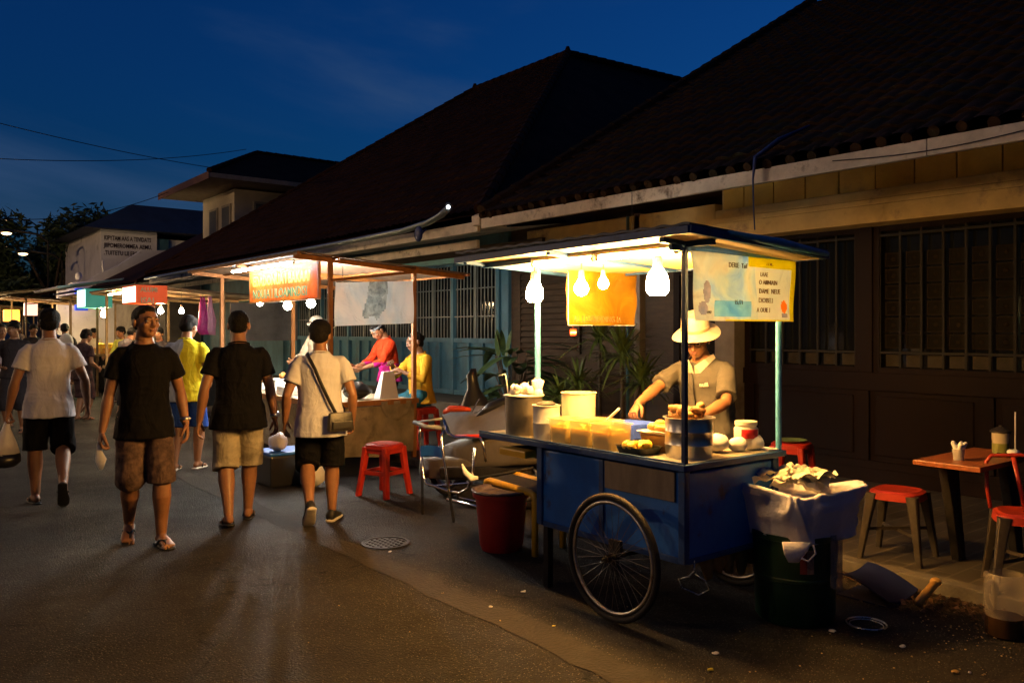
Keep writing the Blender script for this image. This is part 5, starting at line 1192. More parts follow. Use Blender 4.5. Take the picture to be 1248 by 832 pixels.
# ================================================================= third stall with red sign box
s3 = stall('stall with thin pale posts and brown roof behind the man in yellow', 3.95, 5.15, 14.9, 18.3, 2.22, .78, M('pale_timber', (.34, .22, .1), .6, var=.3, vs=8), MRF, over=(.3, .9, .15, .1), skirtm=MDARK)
def lightbox(label, x0, y0, z0, x1, y1, z1, face, side, txt=None, tsz=.13):
    t = thing('sign_box', label, 'sign', ((x0 + x1) / 2, (y0 + y1) / 2, z0))
    m = MB(); m.box((x0, y0, z0), (x1, y1, z1)); m.build('box', side, t)
    m = MB(); m.box((x0 - .004, y0 + .02, z0 + .02), (x0 - .001, y1 - .02, z1 - .02)); m.build('lit_face', face, t)
    if txt:
        for i, s_ in enumerate(txt): lettering(s_, tsz * (1 if i else .7), M('sign_cream_letters', (.8, .7, .4), .5) if 'sign_cream_letters' not in bpy.data.materials else bpy.data.materials['sign_cream_letters'], t, (x0 + .07, y0 - .002, z1 - .11 - i * .2), (1, 0, 0), (0, 0, 1), sx=.9, bold=.004)
    return t
MF_W = MEM('lit_white_panel', (1, .85, .6), 4.0); MF_O = MEM('lit_orange_panel', (1, .5, .12), 3.0); MF_P = MEM('lit_pink_panel', (1, .6, .42), 3.0)
lightbox('red sign box with a glowing white front, above the third stall', 3.62, 14.7, 1.95, 4.12, 15.6, 2.25, MF_W, MEM('red_box_face', (.75, .08, .01), .55), ('ALUMI', 'ISAI'), .15)
bulb('glowing bulb below the red sign box, left one of the pair', 4.15, 15.2, 1.83, 2.2, ME_FAR, .05)
bulb('glowing bulb below the red sign box, right one of the pair', 4.62, 15.6, 1.84, 2.2, ME_FAR, .045)
tube_lamp('warm tube lamp along the roof edge of the stall with the red sign box', (3.75, 15.7, 2.17), (3.75, 17.2, 2.17), ME_FAR, .012)
mb = MB(); rnd2 = random.Random(3)
for (dx, m_) in ((0, 0), (.09, 1), (-.05, 0), (.12, 1)):
    x = 4.78 + dx
    mb.loft([((x, 14.85, 2.1), (.012, 0, 0), (0, .01, 0)), ((x, 14.85, 1.9), (.03, 0, 0), (0, .03, 0)), ((x + .02, 14.84, 1.68), (.075, 0, 0), (0, .05, 0)), ((x, 14.86, 1.5), (.085, 0, 0), (0, .06, 0)), ((x + .03, 14.85, 1.42), (.05, 0, 0), (0, .03, 0))], 12, mi=m_)
mb.jitter(.02, 14); o = mb.build('bag_bunch', [M('magenta_plastic', (.65, .05, .3), .4, var=.3, bump=.6), M('pink_plastic', (.8, .35, .5), .4, var=.2, bump=.6)], solo=True, smooth=True); tag(o, 'bunch of magenta and pink plastic bags hanging from the third stall roof', 'bags')
mb = MB(); mb.grid(lambda u, v: (5.3 + 1.3 * u, 15.0 + .02 * math.sin(u * 9), 1.3 + .7 * v), 20, 6, th=.01); o = mb.build('tarp_screen', MGREY, solo=True); tag(o, 'grey tarpaulin screen hanging behind the pale stall posts', 'tarpaulin')
for i, (x, y, c_, lb) in enumerate(((4.1, 15.4, (.6, .3, .05), 'orange tub on the third stall counter'), (4.2, 16.2, (.7, .65, .5), 'white tub on the third stall counter'), (4.1, 17.1, (.55, .4, .1), 'yellow tub at the far end of the third stall counter'))):
    mb = MB(); mb.lathe([(.1, 0), (.13, .12), (.14, .125), (.12, .12), (.001, .06)], (x, y, .78), 18); o = mb.build('food_tub', M('tub_%d' % i, c_, .5), solo=True, smooth='auto'); tag(o, lb, 'tub', 'tubs on the third stall')
# ================================================================= fourth stall
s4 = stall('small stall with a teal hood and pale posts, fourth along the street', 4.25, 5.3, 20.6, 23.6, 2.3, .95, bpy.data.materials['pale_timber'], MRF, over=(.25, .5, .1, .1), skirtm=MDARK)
MTB = MEM('teal_sign_face', (.05, .45, .35), .35)
lightbox('teal sign box with a glowing pale front on the fourth stall', 3.95, 20.3, 2.0, 4.5, 21.2, 2.42, MEM('lit_mint_panel', (.6, 1, .85), 2.5), MTB)
bulb('glowing bulb under the teal sign box', 4.45, 20.9, 1.86, 2.3, ME_FAR, .07); 
awning('bluish white sloping awning sheet above the teal sign box', 3.55, 5.0, 21.4, 24.5, 2.5, 2.75, MWHITE)
mb = MB(); mb.box((4.35, 20.7, .95), (4.95, 21.5, 1.08)); o = mb.build('food_box', M('orange_crate', (.5, .22, .03), .5), solo=True, bevel=.01); tag(o, 'orange food crate on the counter of the fourth stall', 'crate')
mb = MB()
for k in range(9): mb.lathe([(.05, 0), (.06, .1), (.001, .12)], (4.4 + .13 * (k % 4), 20.8 + .15 * (k // 3), 1.08), 10)
o = mb.build('snacks', MYF, solo=True); tag(o, 'row of pale snacks on the orange crate of the fourth stall', 'snacks')
# far stalls
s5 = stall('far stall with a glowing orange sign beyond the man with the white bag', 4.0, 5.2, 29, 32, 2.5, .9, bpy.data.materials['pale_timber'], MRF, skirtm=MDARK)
lightbox('far glowing white and red sign box', 4.1, 30, 1.96, 4.46, 30.2, 2.35, MF_P, MEM('pink_box_face', (1, .5, .35), 2.2))
lightbox('farther glowing orange sign box at the left edge', 4.02, 34, 1.8, 4.5, 34.3, 2.22, MF_O, MEM('orange_box_face', (1, .45, .05), 1.1))
lightbox('small blue lit sign deep under the dark awning', 6.1, 33.0, 2.2, 6.5, 33.2, 3.0, MEM('blue_lit', (.05, .12, 1), 1.0), MEM('blue_box_face', (.03, .08, .8), .5))
bulb('glowing bulb at the very left edge of the far street', 3.5, 33.0, 1.75, 2.6, ME_FAR, .12)
bulb('glowing bulb under the far white and red sign box', 5.0, 31.0, 1.7, 2.5, ME_FAR, .09)
s6 = stall('farthest stall, a small dim one before the trees', 4.6, 5.8, 40, 43, 2.5, .9, bpy.data.materials['pale_timber'], MRF, skirtm=MDARK)
awning('small pale lit awning at the left edge of the far street', 3.0, 4.6, 27.0, 30, 2.55, 2.75, MCEIL)
def street_lamp(label, x, y, h, e=1.0):
    t = thing('street_lamp', label, 'street lamp', (x, y, 0)); m = MB(); m.tube([(x + 1.6, y, 0), (x + 1.6, y, h - .3), (x + 1.2, y, h), (x + .3, y, h + .1)], .05, 8); m.build('pole', MRUST, t, smooth=True)
    m = MB(); m.ball((x, y, h + .05), (.32, .14, .1), 14, 8); m.build('lamp_head', MRUST, t, smooth=True)
    m = MB(); m.ball((x, y, h - .03), (.2, .12, .09) if e < 1 else (.26, .12, .09), 14, 8); m.build('lamp_glass', MEM('sodium_glow%d' % int(h * 100), (1, .62, .3), E_STREET * e), t, smooth=True)
street_lamp('tall street lamp with an orange head across the road, outside the picture', -12.5, 7, 6.8, 23)
street_lamp('second tall street lamp across the road, outside the picture', -11, 28, 8.2, 130)
street_lamp('brightest orange street lamp in front of the tree crown', 5.05, 42, 5.75, .14)
street_lamp('lower orange street lamp in front of the tree crown', 5.95, 44, 5.05, .1)
street_lamp('faint upper street lamp behind the two bright ones', 7.6, 62, 8.6, .05)
street_lamp('faint middle street lamp behind the two bright ones', 8.0, 66, 7.2, .05)

sp_ = thing('spot_lamp', 'small white spot lamp at the curled end of the grey gutter', 'lamp', (6.5, 9.72, 3.2))
mb = MB(); mb.tube([(6.55, 9.78, 3.28), (6.52, 9.72, 3.24)], [.03, .05], 12); mb.tube([(6.6, 9.85, 3.22), (6.55, 9.78, 3.28)], .012, 6); mb.build('housing', MRUST, sp_)
mb = MB(); mb.ball((6.505, 9.70, 3.225), (.03, .03, .03)); mb.build('lamp_glass', MEM('spot_glow', (.9, .95, 1), 3), sp_, smooth=True)

# ================================================================= plastic stools, table, chairs
MREDP = M('red_plastic', (.42, .025, .012), .38, var=.15, vs=10, rvar=.08)
MREDS = M('red_seat', (.36, .03, .012), .4, var=.2, vs=10, dirt=((.15, .02, .01), 8, .6))
MLEG = M('grey_metal_leg', (.07, .058, .046), .5, .5, var=.3, vs=20)
def plastic_stool(label, loc, rz, h=.46, group=None):
    t = thing('plastic_stool', label, 'stool', loc, rz, group, world=False)
    m = MB(); m.loft([((0, 0, h - .045), (.15, 0, 0), (0, .15, 0)), ((0, 0, h - .01), (.148, 0, 0), (0, .148, 0)), ((0, 0, h), (.135, 0, 0), (0, .135, 0)), ((0, 0, h - .006), (.05, 0, 0), (0, .05, 0)), ((0, 0, h - .006), (.002, 0, 0), (0, .002, 0))], 28, ex=3.6)
    m.build('seat', MREDP, t, smooth='auto')
    for sx in (1, -1):
        for sy in (1, -1):
            m = MB(); m.loft([((sx * .165, sy * .165, 0), (.03, 0, 0), (0, .02, 0)), ((sx * .135, sy * .135, h * .5), (.033, 0, 0), (0, .022, 0)), ((sx * .115, sy * .115, h - .03), (.036, 0, 0), (0, .026, 0))], 12, ex=4); m.build('leg', MREDP, t, smooth='auto')
    m = MB(); a = .142; z = h * .45
    m.bar((a, -a, z), (a, a, z), .012, .035); m.bar((-a, -a, z), (-a, a, z), .012, .035); m.bar((-a, a, z), (a, a, z), .012, .035); m.bar((-a, -a, z), (a, -a, z), .012, .035)
    a = .128; z = h - .06
    m.bar((a, -a, z), (a, a, z), .012, .05); m.bar((-a, -a, z), (-a, a, z), .012, .05); m.bar((-a, a, z), (a, a, z), .012, .05); m.bar((-a, -a, z), (a, -a, z), .012, .05)
    m.build('brace', MREDP, t); return t
g = ground(467, 606)
plastic_stool('bright red plastic stool standing alone on the road beside the burlap stall end', (g.x + .08, g.y + .12, 0), R(20), .47)
plastic_stool('red plastic stool in shade behind the near cart corner, with a green dish on it', (6.1, 3.98, .07), R(15), .5)
mb = MB(); mb.lathe([(.06, 0), (.12, .015), (.125, .02), (.06, .008), (.001, .006)], (6.1, 3.98, .57), 22); o = mb.build('dish', M('green_dish', (.2, .28, .1), .4), solo=True, smooth='auto'); tag(o, 'flat green dish on the shaded red stool', 'dish')
def metal_stool(label, loc, rz, back=False):
    t = thing('metal_stool' if not back else 'metal_chair', label, 'stool' if not back else 'chair', loc, rz, None, world=False); h = .43
    m = MB(); m.loft([((0, 0, h - .055), (.158, 0, 0), (0, .158, 0)), ((0, 0, h - .012), (.152, 0, 0), (0, .152, 0)), ((0, 0, h), (.13, 0, 0), (0, .13, 0)), ((0, 0, h - .008), (.10, 0, 0), (0, .10, 0)), ((0, 0, h - .008), (.002, 0, 0), (0, .002, 0))], 30, ex=3.2); m.build('seat', MREDS, t, smooth='auto')
    for sx in (1, -1):
        for sy in (1, -1):
            m = MB(); m.loft([((sx * .175, sy * .175, 0), (.017, 0, 0), (0, .017, 0)), ((sx * .14, sy * .14, h * .6), (.026, 0, 0), (0, .026, 0)), ((sx * .118, sy * .118, h - .02), (.036, 0, 0), (0, .036, 0))], 12, ex=4); m.build('leg', MLEG, t, smooth='auto')
    m = MB(); m.bar((-.155, -.155, .17), (.155, .155, .17), .008, .02); m.bar((.155, -.155, .182), (-.155, .155, .182), .008, .02); m.build('stretcher', MLEG, t)
    if back:
        m = MB(); m.tube([(-.15, .13, h - .02), (-.165, .15, h + .1), (-.165, .17, h + .24), (-.14, .175, h + .275), (0, .18, h + .285), (.14, .175, h + .275), (.165, .17, h + .24), (.165, .15, h + .1), (.15, .13, h - .02)], .011, 8); m.tube([(-.03, .178, h + .28), (-.0, .165, h + .12), (.02, .14, h)], .012, 8, flat=.5); m.build('backrest', MREDS, t, smooth=True)
    return t
metal_stool('red seated metal stool on the paving left of the small wooden table', (5.15, 2.60, .07), R(10))
metal_stool('red metal chair with a tubular back at the right edge, nearest the camera', (5.06, 1.84, .07), R(-60), back=True)
tt = thing('wooden_table', 'small varnished wooden table with two dark splayed legs', 'table', (5.35, 2.2, .07))
MTW = M('varnished_wood', (.3, .09, .03), .35, var=.35, vs=5, stretch=(1, 7, 1), bump=.15)
mb = MB(); mb.box((4.93, 2.02, .70), (5.75, 2.40, .73)); mb.build('tabletop', MTW, tt, bevel=.005)
for y, x in ((2.34, 5.3), (2.12, 5.6)):
    mb = MB(); mb.loft([((x + .1, y, .07), (.05, 0, 0), (0, .03, 0)), ((x + .02, y, .4), (.06, 0, 0), (0, .035, 0)), ((x - .05, y, .70), (.09, 0, 0), (0, .035, 0))], 12, ex=4); mb.build('leg', MRUST, tt, smooth='auto')
TZ = .7305
mb = MB(); mb.lathe([(.028, 0), (.036, .065), (.034, .065), (.026, .004), (.001, .003)], (5.12, 2.22, TZ), 18); o = mb.build('napkin_glass', M('glass', (.6, .55, .5), .1, alpha=.55), solo=True, smooth='auto'); tag(o, 'small glass on the wooden table stuffed with napkins', 'glass')
mb = MB()
for k in range(5): a = k * 1.3; mb.tube([(5.12, 2.22, TZ + .02), (5.12 + .015 * math.cos(a), 2.22 + .015 * math.sin(a), TZ + .07), (5.12 + .035 * math.cos(a), 2.22 + .035 * math.sin(a), TZ + .098)], [.01, .018, .012], 7, ends=True)
mb.jitter(.006, 60); o = mb.build('napkins', MTISS, solo=True, smooth=True); tag(o, 'white crumpled napkins sticking out of the small glass', 'napkins')
jar = thing('sauce_jar', 'tall jar of green sauce with a dark domed lid on the wooden table', 'jar', (5.56, 2.16, TZ))
mb = MB(); mb.lathe([(.04, 0), (.048, .01), (.048, .07)], (5.56, 2.16, TZ), 20); mb.build('sauce', M('green_sauce', (.2, .2, .04), .4), jar, smooth='auto')
mb = MB(); mb.lathe([(.047, .0705), (.05, .1), (.05, .135), (.002, .136)], (5.56, 2.16, TZ), 20); mb.build('upper_glass', M('cloudy_glass', (.45, .38, .26), .25), jar, smooth='auto')
mb = MB(); mb.lathe([(.06, .136), (.06, .145), (.03, .165), (.012, .17), (.012, .18), (.001, .182)], (5.56, 2.16, TZ), 20); mb.build('lid', MRUST, jar, smooth='auto')
mb = MB(); mb.lathe([(.04, 0), (.085, .012), (.09, .016), (.04, .006), (.001, .005)], (5.5, 2.065, TZ), 22); o = mb.build('plate', MTRAY, solo=True, smooth='auto'); tag(o, 'dark small plate at the near edge of the wooden table', 'plate')
mb = MB(); mb.ball((5.5, 2.065, TZ + .03), (.045, .035, .016), 14, 8); mb.jitter(.006, 40); o = mb.build('folded_napkin', MTISS, solo=True, smooth=True); tag(o, 'white folded napkin on the dark small plate', 'napkin')
bent('thin pale stick standing beside the sauce jar', 'stick', 'stick', [(5.54, 2.07, TZ + .03), (5.54, 2.07, TZ + .27)], .004, MWPL)

# red bucket
rb = thing('red_bucket', 'dark red plastic bin with grey liner at the far end of the cart', 'bucket', (3.15, 4.36, 0))
bx, by = ground(611, 668).x, ground(611, 668).y
rb.location = (bx, by, 0); OFF[rb.name] = V((bx, by, 0))
MRB = M('dark_red_plastic', (.34, .015, .015), .4, var=.2, vs=6, rvar=.1)
mb = MB(); mb.lathe([(.135, .0), (.15, .04), (.175, .33), (.177, .36), (.197, .362), (.2, .375), (.197, .405), (.187, .407), (.18, .36), (.14, .05), (.001, .045)], (bx, by, 0), 36); mb.build('tub', MRB, rb, smooth='auto')
mb = MB(); mb.lathe([(.2, .395), (.206, .408), (.196, .413), (.175, .40), (.13, .34), (.001, .31)], (bx, by, 0), 40); mb.jitter(.007, 22); mb.build('bin_liner', M('grey_liner', (.09, .07, .08), .3, var=.3, vs=12, bump=.6), rb, smooth=True)
# yellow bench frame behind it
yx, yy_ = bx + .35, by + .45
ys = thing('yellow_stool', 'yellow plastic stool frame half hidden between the red bin and the cart', 'stool', (yx, yy_, 0))
MYP = bpy.data.materials['yellow_plastic']
ya, yb = W(592, 584, 5.95), W(652, 602, 5.5); yd = (yb - ya).normalized(); up = V((0, 0, 1)); yo = V((.3, .06, 0))
for nm, o_ in (('front_frame', V((0, 0, 0))), ('rear_frame', yo)):
    mb = MB(); z0 = V((0, 0, 1)); a1, b1_ = ya + o_, yb + o_
    mb.tube([V((a1.x, a1.y, 0)), a1 - up * .05, a1 - up * .012 + yd * .012, a1 + yd * .05, b1_ - yd * .05, b1_ - up * .012 - yd * .012, b1_ - up * .05, V((b1_.x, b1_.y, 0))], .021, 10, flat=1.2); mb.build(nm, MYP, ys, smooth=True)
mb = MB(); mb.add([ya + V((0, 0, .004)), yb + V((0, 0, .004)), yb + yo + V((0, 0, .004)), ya + yo + V((0, 0, .004)), ya - V((0, 0, .012)), yb - V((0, 0, .012)), yb + yo - V((0, 0, .012)), ya + yo - V((0, 0, .012))], [(0, 1, 2, 3), (7, 6, 5, 4), (0, 4, 5, 1), (1, 5, 6, 2), (2, 6, 7, 3), (3, 7, 4, 0)]); mb.build('seat', MRUST, ys)

# green bin with wrapped box and paper
gb = ground(968, 748); gx_, gy_ = 3.86, 2.5
bin_ = thing('green_bin', 'dark green plastic drum with a peeling label, standing at the near corner of the cart', 'bin', (gx_, gy_, 0))
MGB = M('dark_green_plastic', (.006, .032, .012), .42, var=.25, vs=5, rvar=.1)
mb = MB(); mb.lathe([(.185, 0), (.2, .02), (.205, .22), (.212, .225), (.212, .24), (.208, .245), (.215, .43), (.225, .435), (.225, .46), (.21, .462), (.2, .3), (.001, .05)], (gx_, gy_, 0), 40); mb.build('drum', MGB, bin_, smooth='auto')
mb = MB(); a0 = math.atan2(-gy_, -gx_) + .12
mb.grid(lambda u, v: (gx_ + .216 * math.cos(a0 + .32 * u), gy_ + .216 * math.sin(a0 + .32 * u), .28 + .12 * v), 6, 2, mif=lambda u, v: 1 if u > .5 else 0); mb.build('label', [M('label_red', (.2, .03, .02), .6), M('label_worn', (.3, .18, .12), .7, var=.5, vs=40)], bin_, fix=False)
MSACK = M('greyish_sack', (.62, .58, .64), .6, var=.2, vs=5, bump=1.6, bs=9)
sk = thing('wrapped_box', 'square box wrapped in a pale grey plastic sheet on top of the green drum', 'box', (gx_ + .04, gy_, .46))
cx, cy = gx_ + .03, gy_
mb = MB()
def boxr(z, a, b): return ((cx, cy, z), (a * math.cos(.12), -a * math.sin(.12), 0), (b * math.sin(.12), b * math.cos(.12), 0))
mb.loft([boxr(.44, .21, .21), boxr(.462, .225, .215), boxr(.56, .238, .225), boxr(.66, .25, .235), boxr(.685, .252, .238), boxr(.675, .24, .225), boxr(.60, .235, .22), boxr(.58, .002, .002)], 40, ex=7)
def fold(p): 
    n_ = noise.noise(V((p.x * 7, p.y * 7, p.z * 5))) * .05 + (1 - abs(noise.noise(V((p.x * 11 + p.z * 6, p.y * 11, p.z * 3))))) ** 8 * .02
    d = V((p.x - cx, p.y - cy, 0)); d = d.normalized() if d.length > .01 else V((0, 0, 0)); return p + d * n_ + V((0, 0, n_ * .6))
src = mb; mb2 = MB(); 
# subdivide by rebuilding rings more densely
mb2.loft([boxr(z, a, b) for z, a, b in [(.43 + .013 * k, .215 + .0022 * k, .21 + .0016 * k) for k in range(20)] + [(.685, .245, .23), (.66, .238, .222), (.60, .235, .22), (.585, .12, .12), (.58, .002, .002)]], 120, ex=7)
mb2.v = [fold(p) for p in mb2.v]; mb2.build('sheet', MSACK, sk, smooth=True)
mb = MB(); q0 = V((cx - .26, cy - .16, .455))
mb.loft([(q0, (.05, -.05, 0), (.004, .004, 0)), (q0 + V((-.005, 0, -.05)), (.04, -.04, .01), (.006, .006, 0)), (q0 + V((-.01, .01, -.10)), (.018, -.018, 0), (.005, .005, 0))], 12); mb.tube([q0 + V((.05, -.06, -.01)), q0 + V((.055, -.07, -.05)), q0 + V((.03, -.045, -.09)), q0 + V((.01, -.02, -.075))], .005, 6)
mb.build('loose_corner', MSACK, sk, smooth=True)
mb = MB(); mb.grid(lambda u, v: (gx_ + .225 * math.cos(a0 + .75 + .9 * u) * (1 + .05 * math.sin(u * 12)), gy_ + .225 * math.sin(a0 + .75 + .9 * u) * (1 + .05 * math.sin(u * 12)), .21 + .26 * v - .05 * math.sin(u * 3) * (1 - v)), 20, 8, th=.002); mb.build('hanging_film', M('clear_film', (.35, .32, .28), .25, var=.3, vs=12, alpha=.35, bump=1, bs=20), sk, smooth=True)
rnd = random.Random(77); mb = MB()
for k in range(17):
    c = V((cx + rnd.uniform(-.14, .15), cy + rnd.uniform(-.14, .14), .685 + rnd.uniform(0, .05))); az = rnd.uniform(0, 6.28); s_ = rnd.uniform(.06, .095)
    up = V((rnd.uniform(-.5, .5), rnd.uniform(-.5, .5), 1)).normalized(); ax = V((math.cos(az), math.sin(az), 0)); ay = up.cross(ax).normalized()
    sd = rnd.random() * 50
    def pf(u, v, c=c, ax=ax, ay=ay, up=up, s_=s_, sd=sd):
        x, y = (u - .5) * 2, (v - .5) * 2; z = .55 * abs(math.sin(x * 2.6 + sd)) * (1 - .4 * abs(y)) + .35 * noise.noise(V((x * 1.6, y * 1.6, sd)))
        return c + ax * x * s_ + ay * y * s_ * .75 + up * z * s_
    mb.grid(pf, 12, 12, th=.0015)
o = mb.build('waste_paper', M('cream_paper', (.72, .66, .5), .8, var=.08, bump=.2), solo=True, smooth='auto'); tag(o, 'crumpled cream waste paper piled in the wrapped box', 'waste paper')

# ================================================================= chrome chairs and parked scooter
MCHR = M('chrome_tube', (.6, .6, .62), .18, 1.0, var=.1)
MVIN = M('grey_vinyl', (.1, .085, .07), .5, var=.2, vs=6, bump=.3, bs=20)
MBPL = M('blue_plastic', (.01, .12, .5), .4, var=.15)
f1 = thing('folding_chair', 'chrome tube folding chair with a blue plastic panel leaning half folded on the road', 'chair', (3.55, 5.6, 0))
mb = MB(); mb.tube([W(515, 630, 6.75), W(514, 560, 6.75), W(511, 530, 6.75), W(513, 515, 6.75)], .011, 8); mb.tube([W(553, 636, 6.45), W(546, 590, 6.45), W(539, 545, 6.45), W(538, 530, 6.5), W(545, 520, 6.55)], .012, 8)
mb.tube([W(513, 545, 6.7), W(516, 580, 6.68), W(520, 589, 6.65), W(545, 598, 6.5), W(560, 601, 6.4), W(570, 595, 6.35), W(576, 580, 6.33), W(579, 545, 6.3)], .012, 8)
mb.tube([W(541, 512, 6.5), W(545, 527, 6.45), W(555, 533, 6.4), W(585, 533, 6.25), W(589, 540, 6.22), W(592, 563, 6.2)], .011, 8); mb.build('frame', MCHR, f1, smooth=True)
mb = MB(); a, b, c_, d_ = W(514, 543, 6.69), W(541, 546, 6.5), W(540, 558, 6.5), W(514, 556, 6.69)
mb.grid(lambda u, v: (a.lerp(b, u)).lerp(d_.lerp(c_, u), v) + V((0, 0, .012 * math.sin(u * PI))), 8, 4, th=.01); mb.build('blue_panel', MBPL, f1, smooth='auto')
mb = MB(); mb.tube([W(505, 514, 6.8), W(520, 520, 6.7), W(541, 521, 6.52)], .022, 10, flat=.8); mb.tube([W(510, 514, 6.8), W(538, 510, 6.6)], .01, 8); mb.build('armrest', M('grey_armrest', (.3, .29, .28), .4), f1, smooth=True)
mb = MB(); mb.tube([W(556, 531, 6.42), W(586, 531, 6.24)], .013, 8); mb.build('red_grip', MREDP, f1, smooth=True)
# scooter behind
scx, scy = 4.45, 6.3
sc = thing('parked_scooter', 'dark scooter under a grey vinyl cover parked between the orange timber stall and the cart', 'scooter', (scx, scy, 0))
mb = MB()
p = [W(541, 508, 7.6), W(560, 498, 7.6), W(620, 496, 7.2), W(645, 500, 6.9)]; q = [W(553, 533, 7.2), W(575, 535, 7.1), W(620, 528, 6.9), W(645, 524, 6.7)]
def cov(u, v):
    k = min(2, int(u * 3)); t = u * 3 - k; a = p[k].lerp(p[k + 1], t); b = q[k].lerp(q[k + 1], t); return a.lerp(b, v) + V((0, 0, .015 * math.sin(v * PI)))
mb.grid(cov, 24, 8, th=.03); mb.build('cover_top', MVIN, sc, smooth='auto')
mb = MB(); 
mb.loft([(W(548, 556, 7.4), (.0, .12, 0), (0, 0, .1)), (W(575, 550, 7.25), (.02, .17, 0), (0, 0, .14)), (W(615, 545, 7.0), (.02, .18, 0), (0, 0, .15)), (W(650, 548, 6.85), (.02, .14, 0), (0, 0, .12))], 18, ex=3.5); mb.build('cover_side', MVIN, sc, smooth=True)
mb = MB(); mb.loft([(W(518, 570, 7.6), (0, .1, 0), (0, 0, .09)), (W(545, 570, 7.4), (0, .14, 0), (0, 0, .1)), (W(600, 570, 7.1), (0, .14, 0), (0, 0, .1))], 16, ex=4); mb.build('footboard', MVIN, sc, smooth=True)
mb = MB(); mb.loft([(W(585, 508, 7.5), (.12, -.1, 0), (.05, .05, 0)), (W(578, 492, 7.55), (.1, -.08, .02), (.05, .05, 0)), (W(577, 474, 7.6), (.045, -.035, 0), (.035, .035, 0)), (W(575, 458, 7.62), (.04, -.03, 0), (.02, .02, 0)), (W(577, 449, 7.62), (.02, -.015, 0), (.012, .012, 0))], 14)
mb.loft([(W(600, 508, 7.3), (.12, -.1, 0), (.06, .05, 0)), (W(618, 488, 7.3), (.13, -.11, .02), (.06, .06, 0)), (W(640, 478, 7.3), (.08, -.06, 0), (.05, .05, 0))], 14); mb.build('fairing', MTRAY, sc, smooth=True)
mb = MB(); mb.tube([W(575, 502, 7.3), W(583, 488, 7.3), W(585, 486, 7.3)], .006, 6); mb.tube([W(578, 503, 7.3), W(600, 492, 7.3), W(614, 484, 7.3)], .005, 6); mb.build('brake_lever', MCHR, sc, smooth=True)
mb = MB(); mb.loft([(W(541, 502, 7.45), (0, .02, 0), (0, 0, .02)), (W(548, 498, 7.42), (.02, .05, 0), (0, 0, .03)), (W(565, 498, 7.38), (.02, .05, 0), (0, 0, .028)), (W(572, 499, 7.35), (0, .03, 0), (0, 0, .02))], 12); mb.build('tail_light', M('red_lens', (.5, .06, .02), .2, bump=.3), sc, smooth=True)
for px, d in ((545, 7.5), (640, 6.95)):
    c = W(px, 400, d); c.z = .235; wm = MB(); ax = (W(640, 402, 6.95) - W(545, 402, 7.5)).normalized()
    wm.tube([c + (ax * math.cos(a) + V((0, 0, 1)) * math.sin(a)) * .2 for a in [2 * PI * k / 28 for k in range(29)]], .035, 8, cap=False); wr = wm.build('wheel', MTYRE, sc, smooth=True)
    wm = MB(); wm.tube([c + (ax * math.cos(a) + V((0, 0, 1)) * math.sin(a)) * .15 for a in [2 * PI * k / 28 for k in range(29)]], .018, 8, cap=False)
    for k in range(5): a = 2 * PI * k / 5; wm.bar(c, c + (ax * math.cos(a) + V((0, 0, 1)) * math.sin(a)) * .15, .02)
    wm.build('rim', MRIM, wr)
mb = MB(); c = W(592, 590, 7.2); mb.bar(W(540, 575, 7.4), W(648, 572, 6.9), .12, .1); mb.bar(W(560, 600, 7.3), W(630, 600, 6.95), .1, .14); mb.build('engine', MRUST, sc, bevel=.02)
mb = MB(); mb.tube([W(545, 608, 7.1), W(585, 618, 6.95), W(610, 616, 6.8)], .018, 8); mb.build('exhaust', MCHR, sc, smooth=True)
mb = MB(); c = W(580, 582, 6.3)
mb.tube([W(563, 565, 6.3), W(567, 575, 6.3), W(575, 583, 6.3), W(583, 582, 6.3)], [.006, .02, .028, .012], 10); o = mb.build('rag', MTISS, solo=True, smooth=True); tag(o, 'white knotted rag hooked on the yellow stool frame', 'rag')
mb = MB(); mb.tube([W(583, 582, 6.3), W(610, 578, 6.2), W(650, 570, 6.1)], .012, 6); o = mb.build('pole', MBLACK, solo=True); tag(o, 'black pole lying from the white rag to the cart', 'pole')
mb = MB(); mb.tube([W(522, 592, 7.0), W(575, 588, 6.7)], .008, 6); mb.tube([W(560, 606, 6.6), W(582, 611, 6.5)], .008, 6); o = mb.build('bar_scrap', MCHR, solo=True); tag(o, 'thin chrome bars lying across the scooter footboard', 'bar')

# ================================================================= small things on the ground
def onground(px, py): g = ground(px, py); return g.x, g.y
x, y = onground(470, 662)
dg_ = thing('drain_grate', 'black perforated iron drain cover set in the road near the red stool', 'drain cover', (x, y, 0.004))
mb = MB(); rr = .17
mb.lathe([(rr, 0), (rr, .006), (rr - .02, .007), (rr - .022, .002), (.001, .002)], (x, y, .004), 30); 
for k in range(-3, 4):
    for j in range(-3, 4):
        if k * k + j * j < 12: mb.ball((x + k * .04, y + j * .04, .008), (.012, .012, .005), 8, 5)
mb.build('plate', MRUST, dg_)
x, y = onground(1056, 762)
mb = MB(); mb.tube([(x + .095 * math.cos(a), y + .095 * math.sin(a), .012) for a in [2 * PI * k / 36 for k in range(37)]], .0045, 6, cap=False); mb.tube([(x + .08 * math.cos(a), y + .08 * math.sin(a), .006) for a in [2 * PI * k / 36 for k in range(37)]], .003, 6, cap=False)
o = mb.build('wire_ring', MSTEEL, solo=True, smooth=True); tag(o, 'shiny steel ring lying flat on the wet road below the table', 'ring')
x, y = 4.52, 2.27
dp = thing('dustpan', 'dark blue plastic dustpan with a yellow wooden handle lying by the kerb', 'dustpan', (x, y, 0))
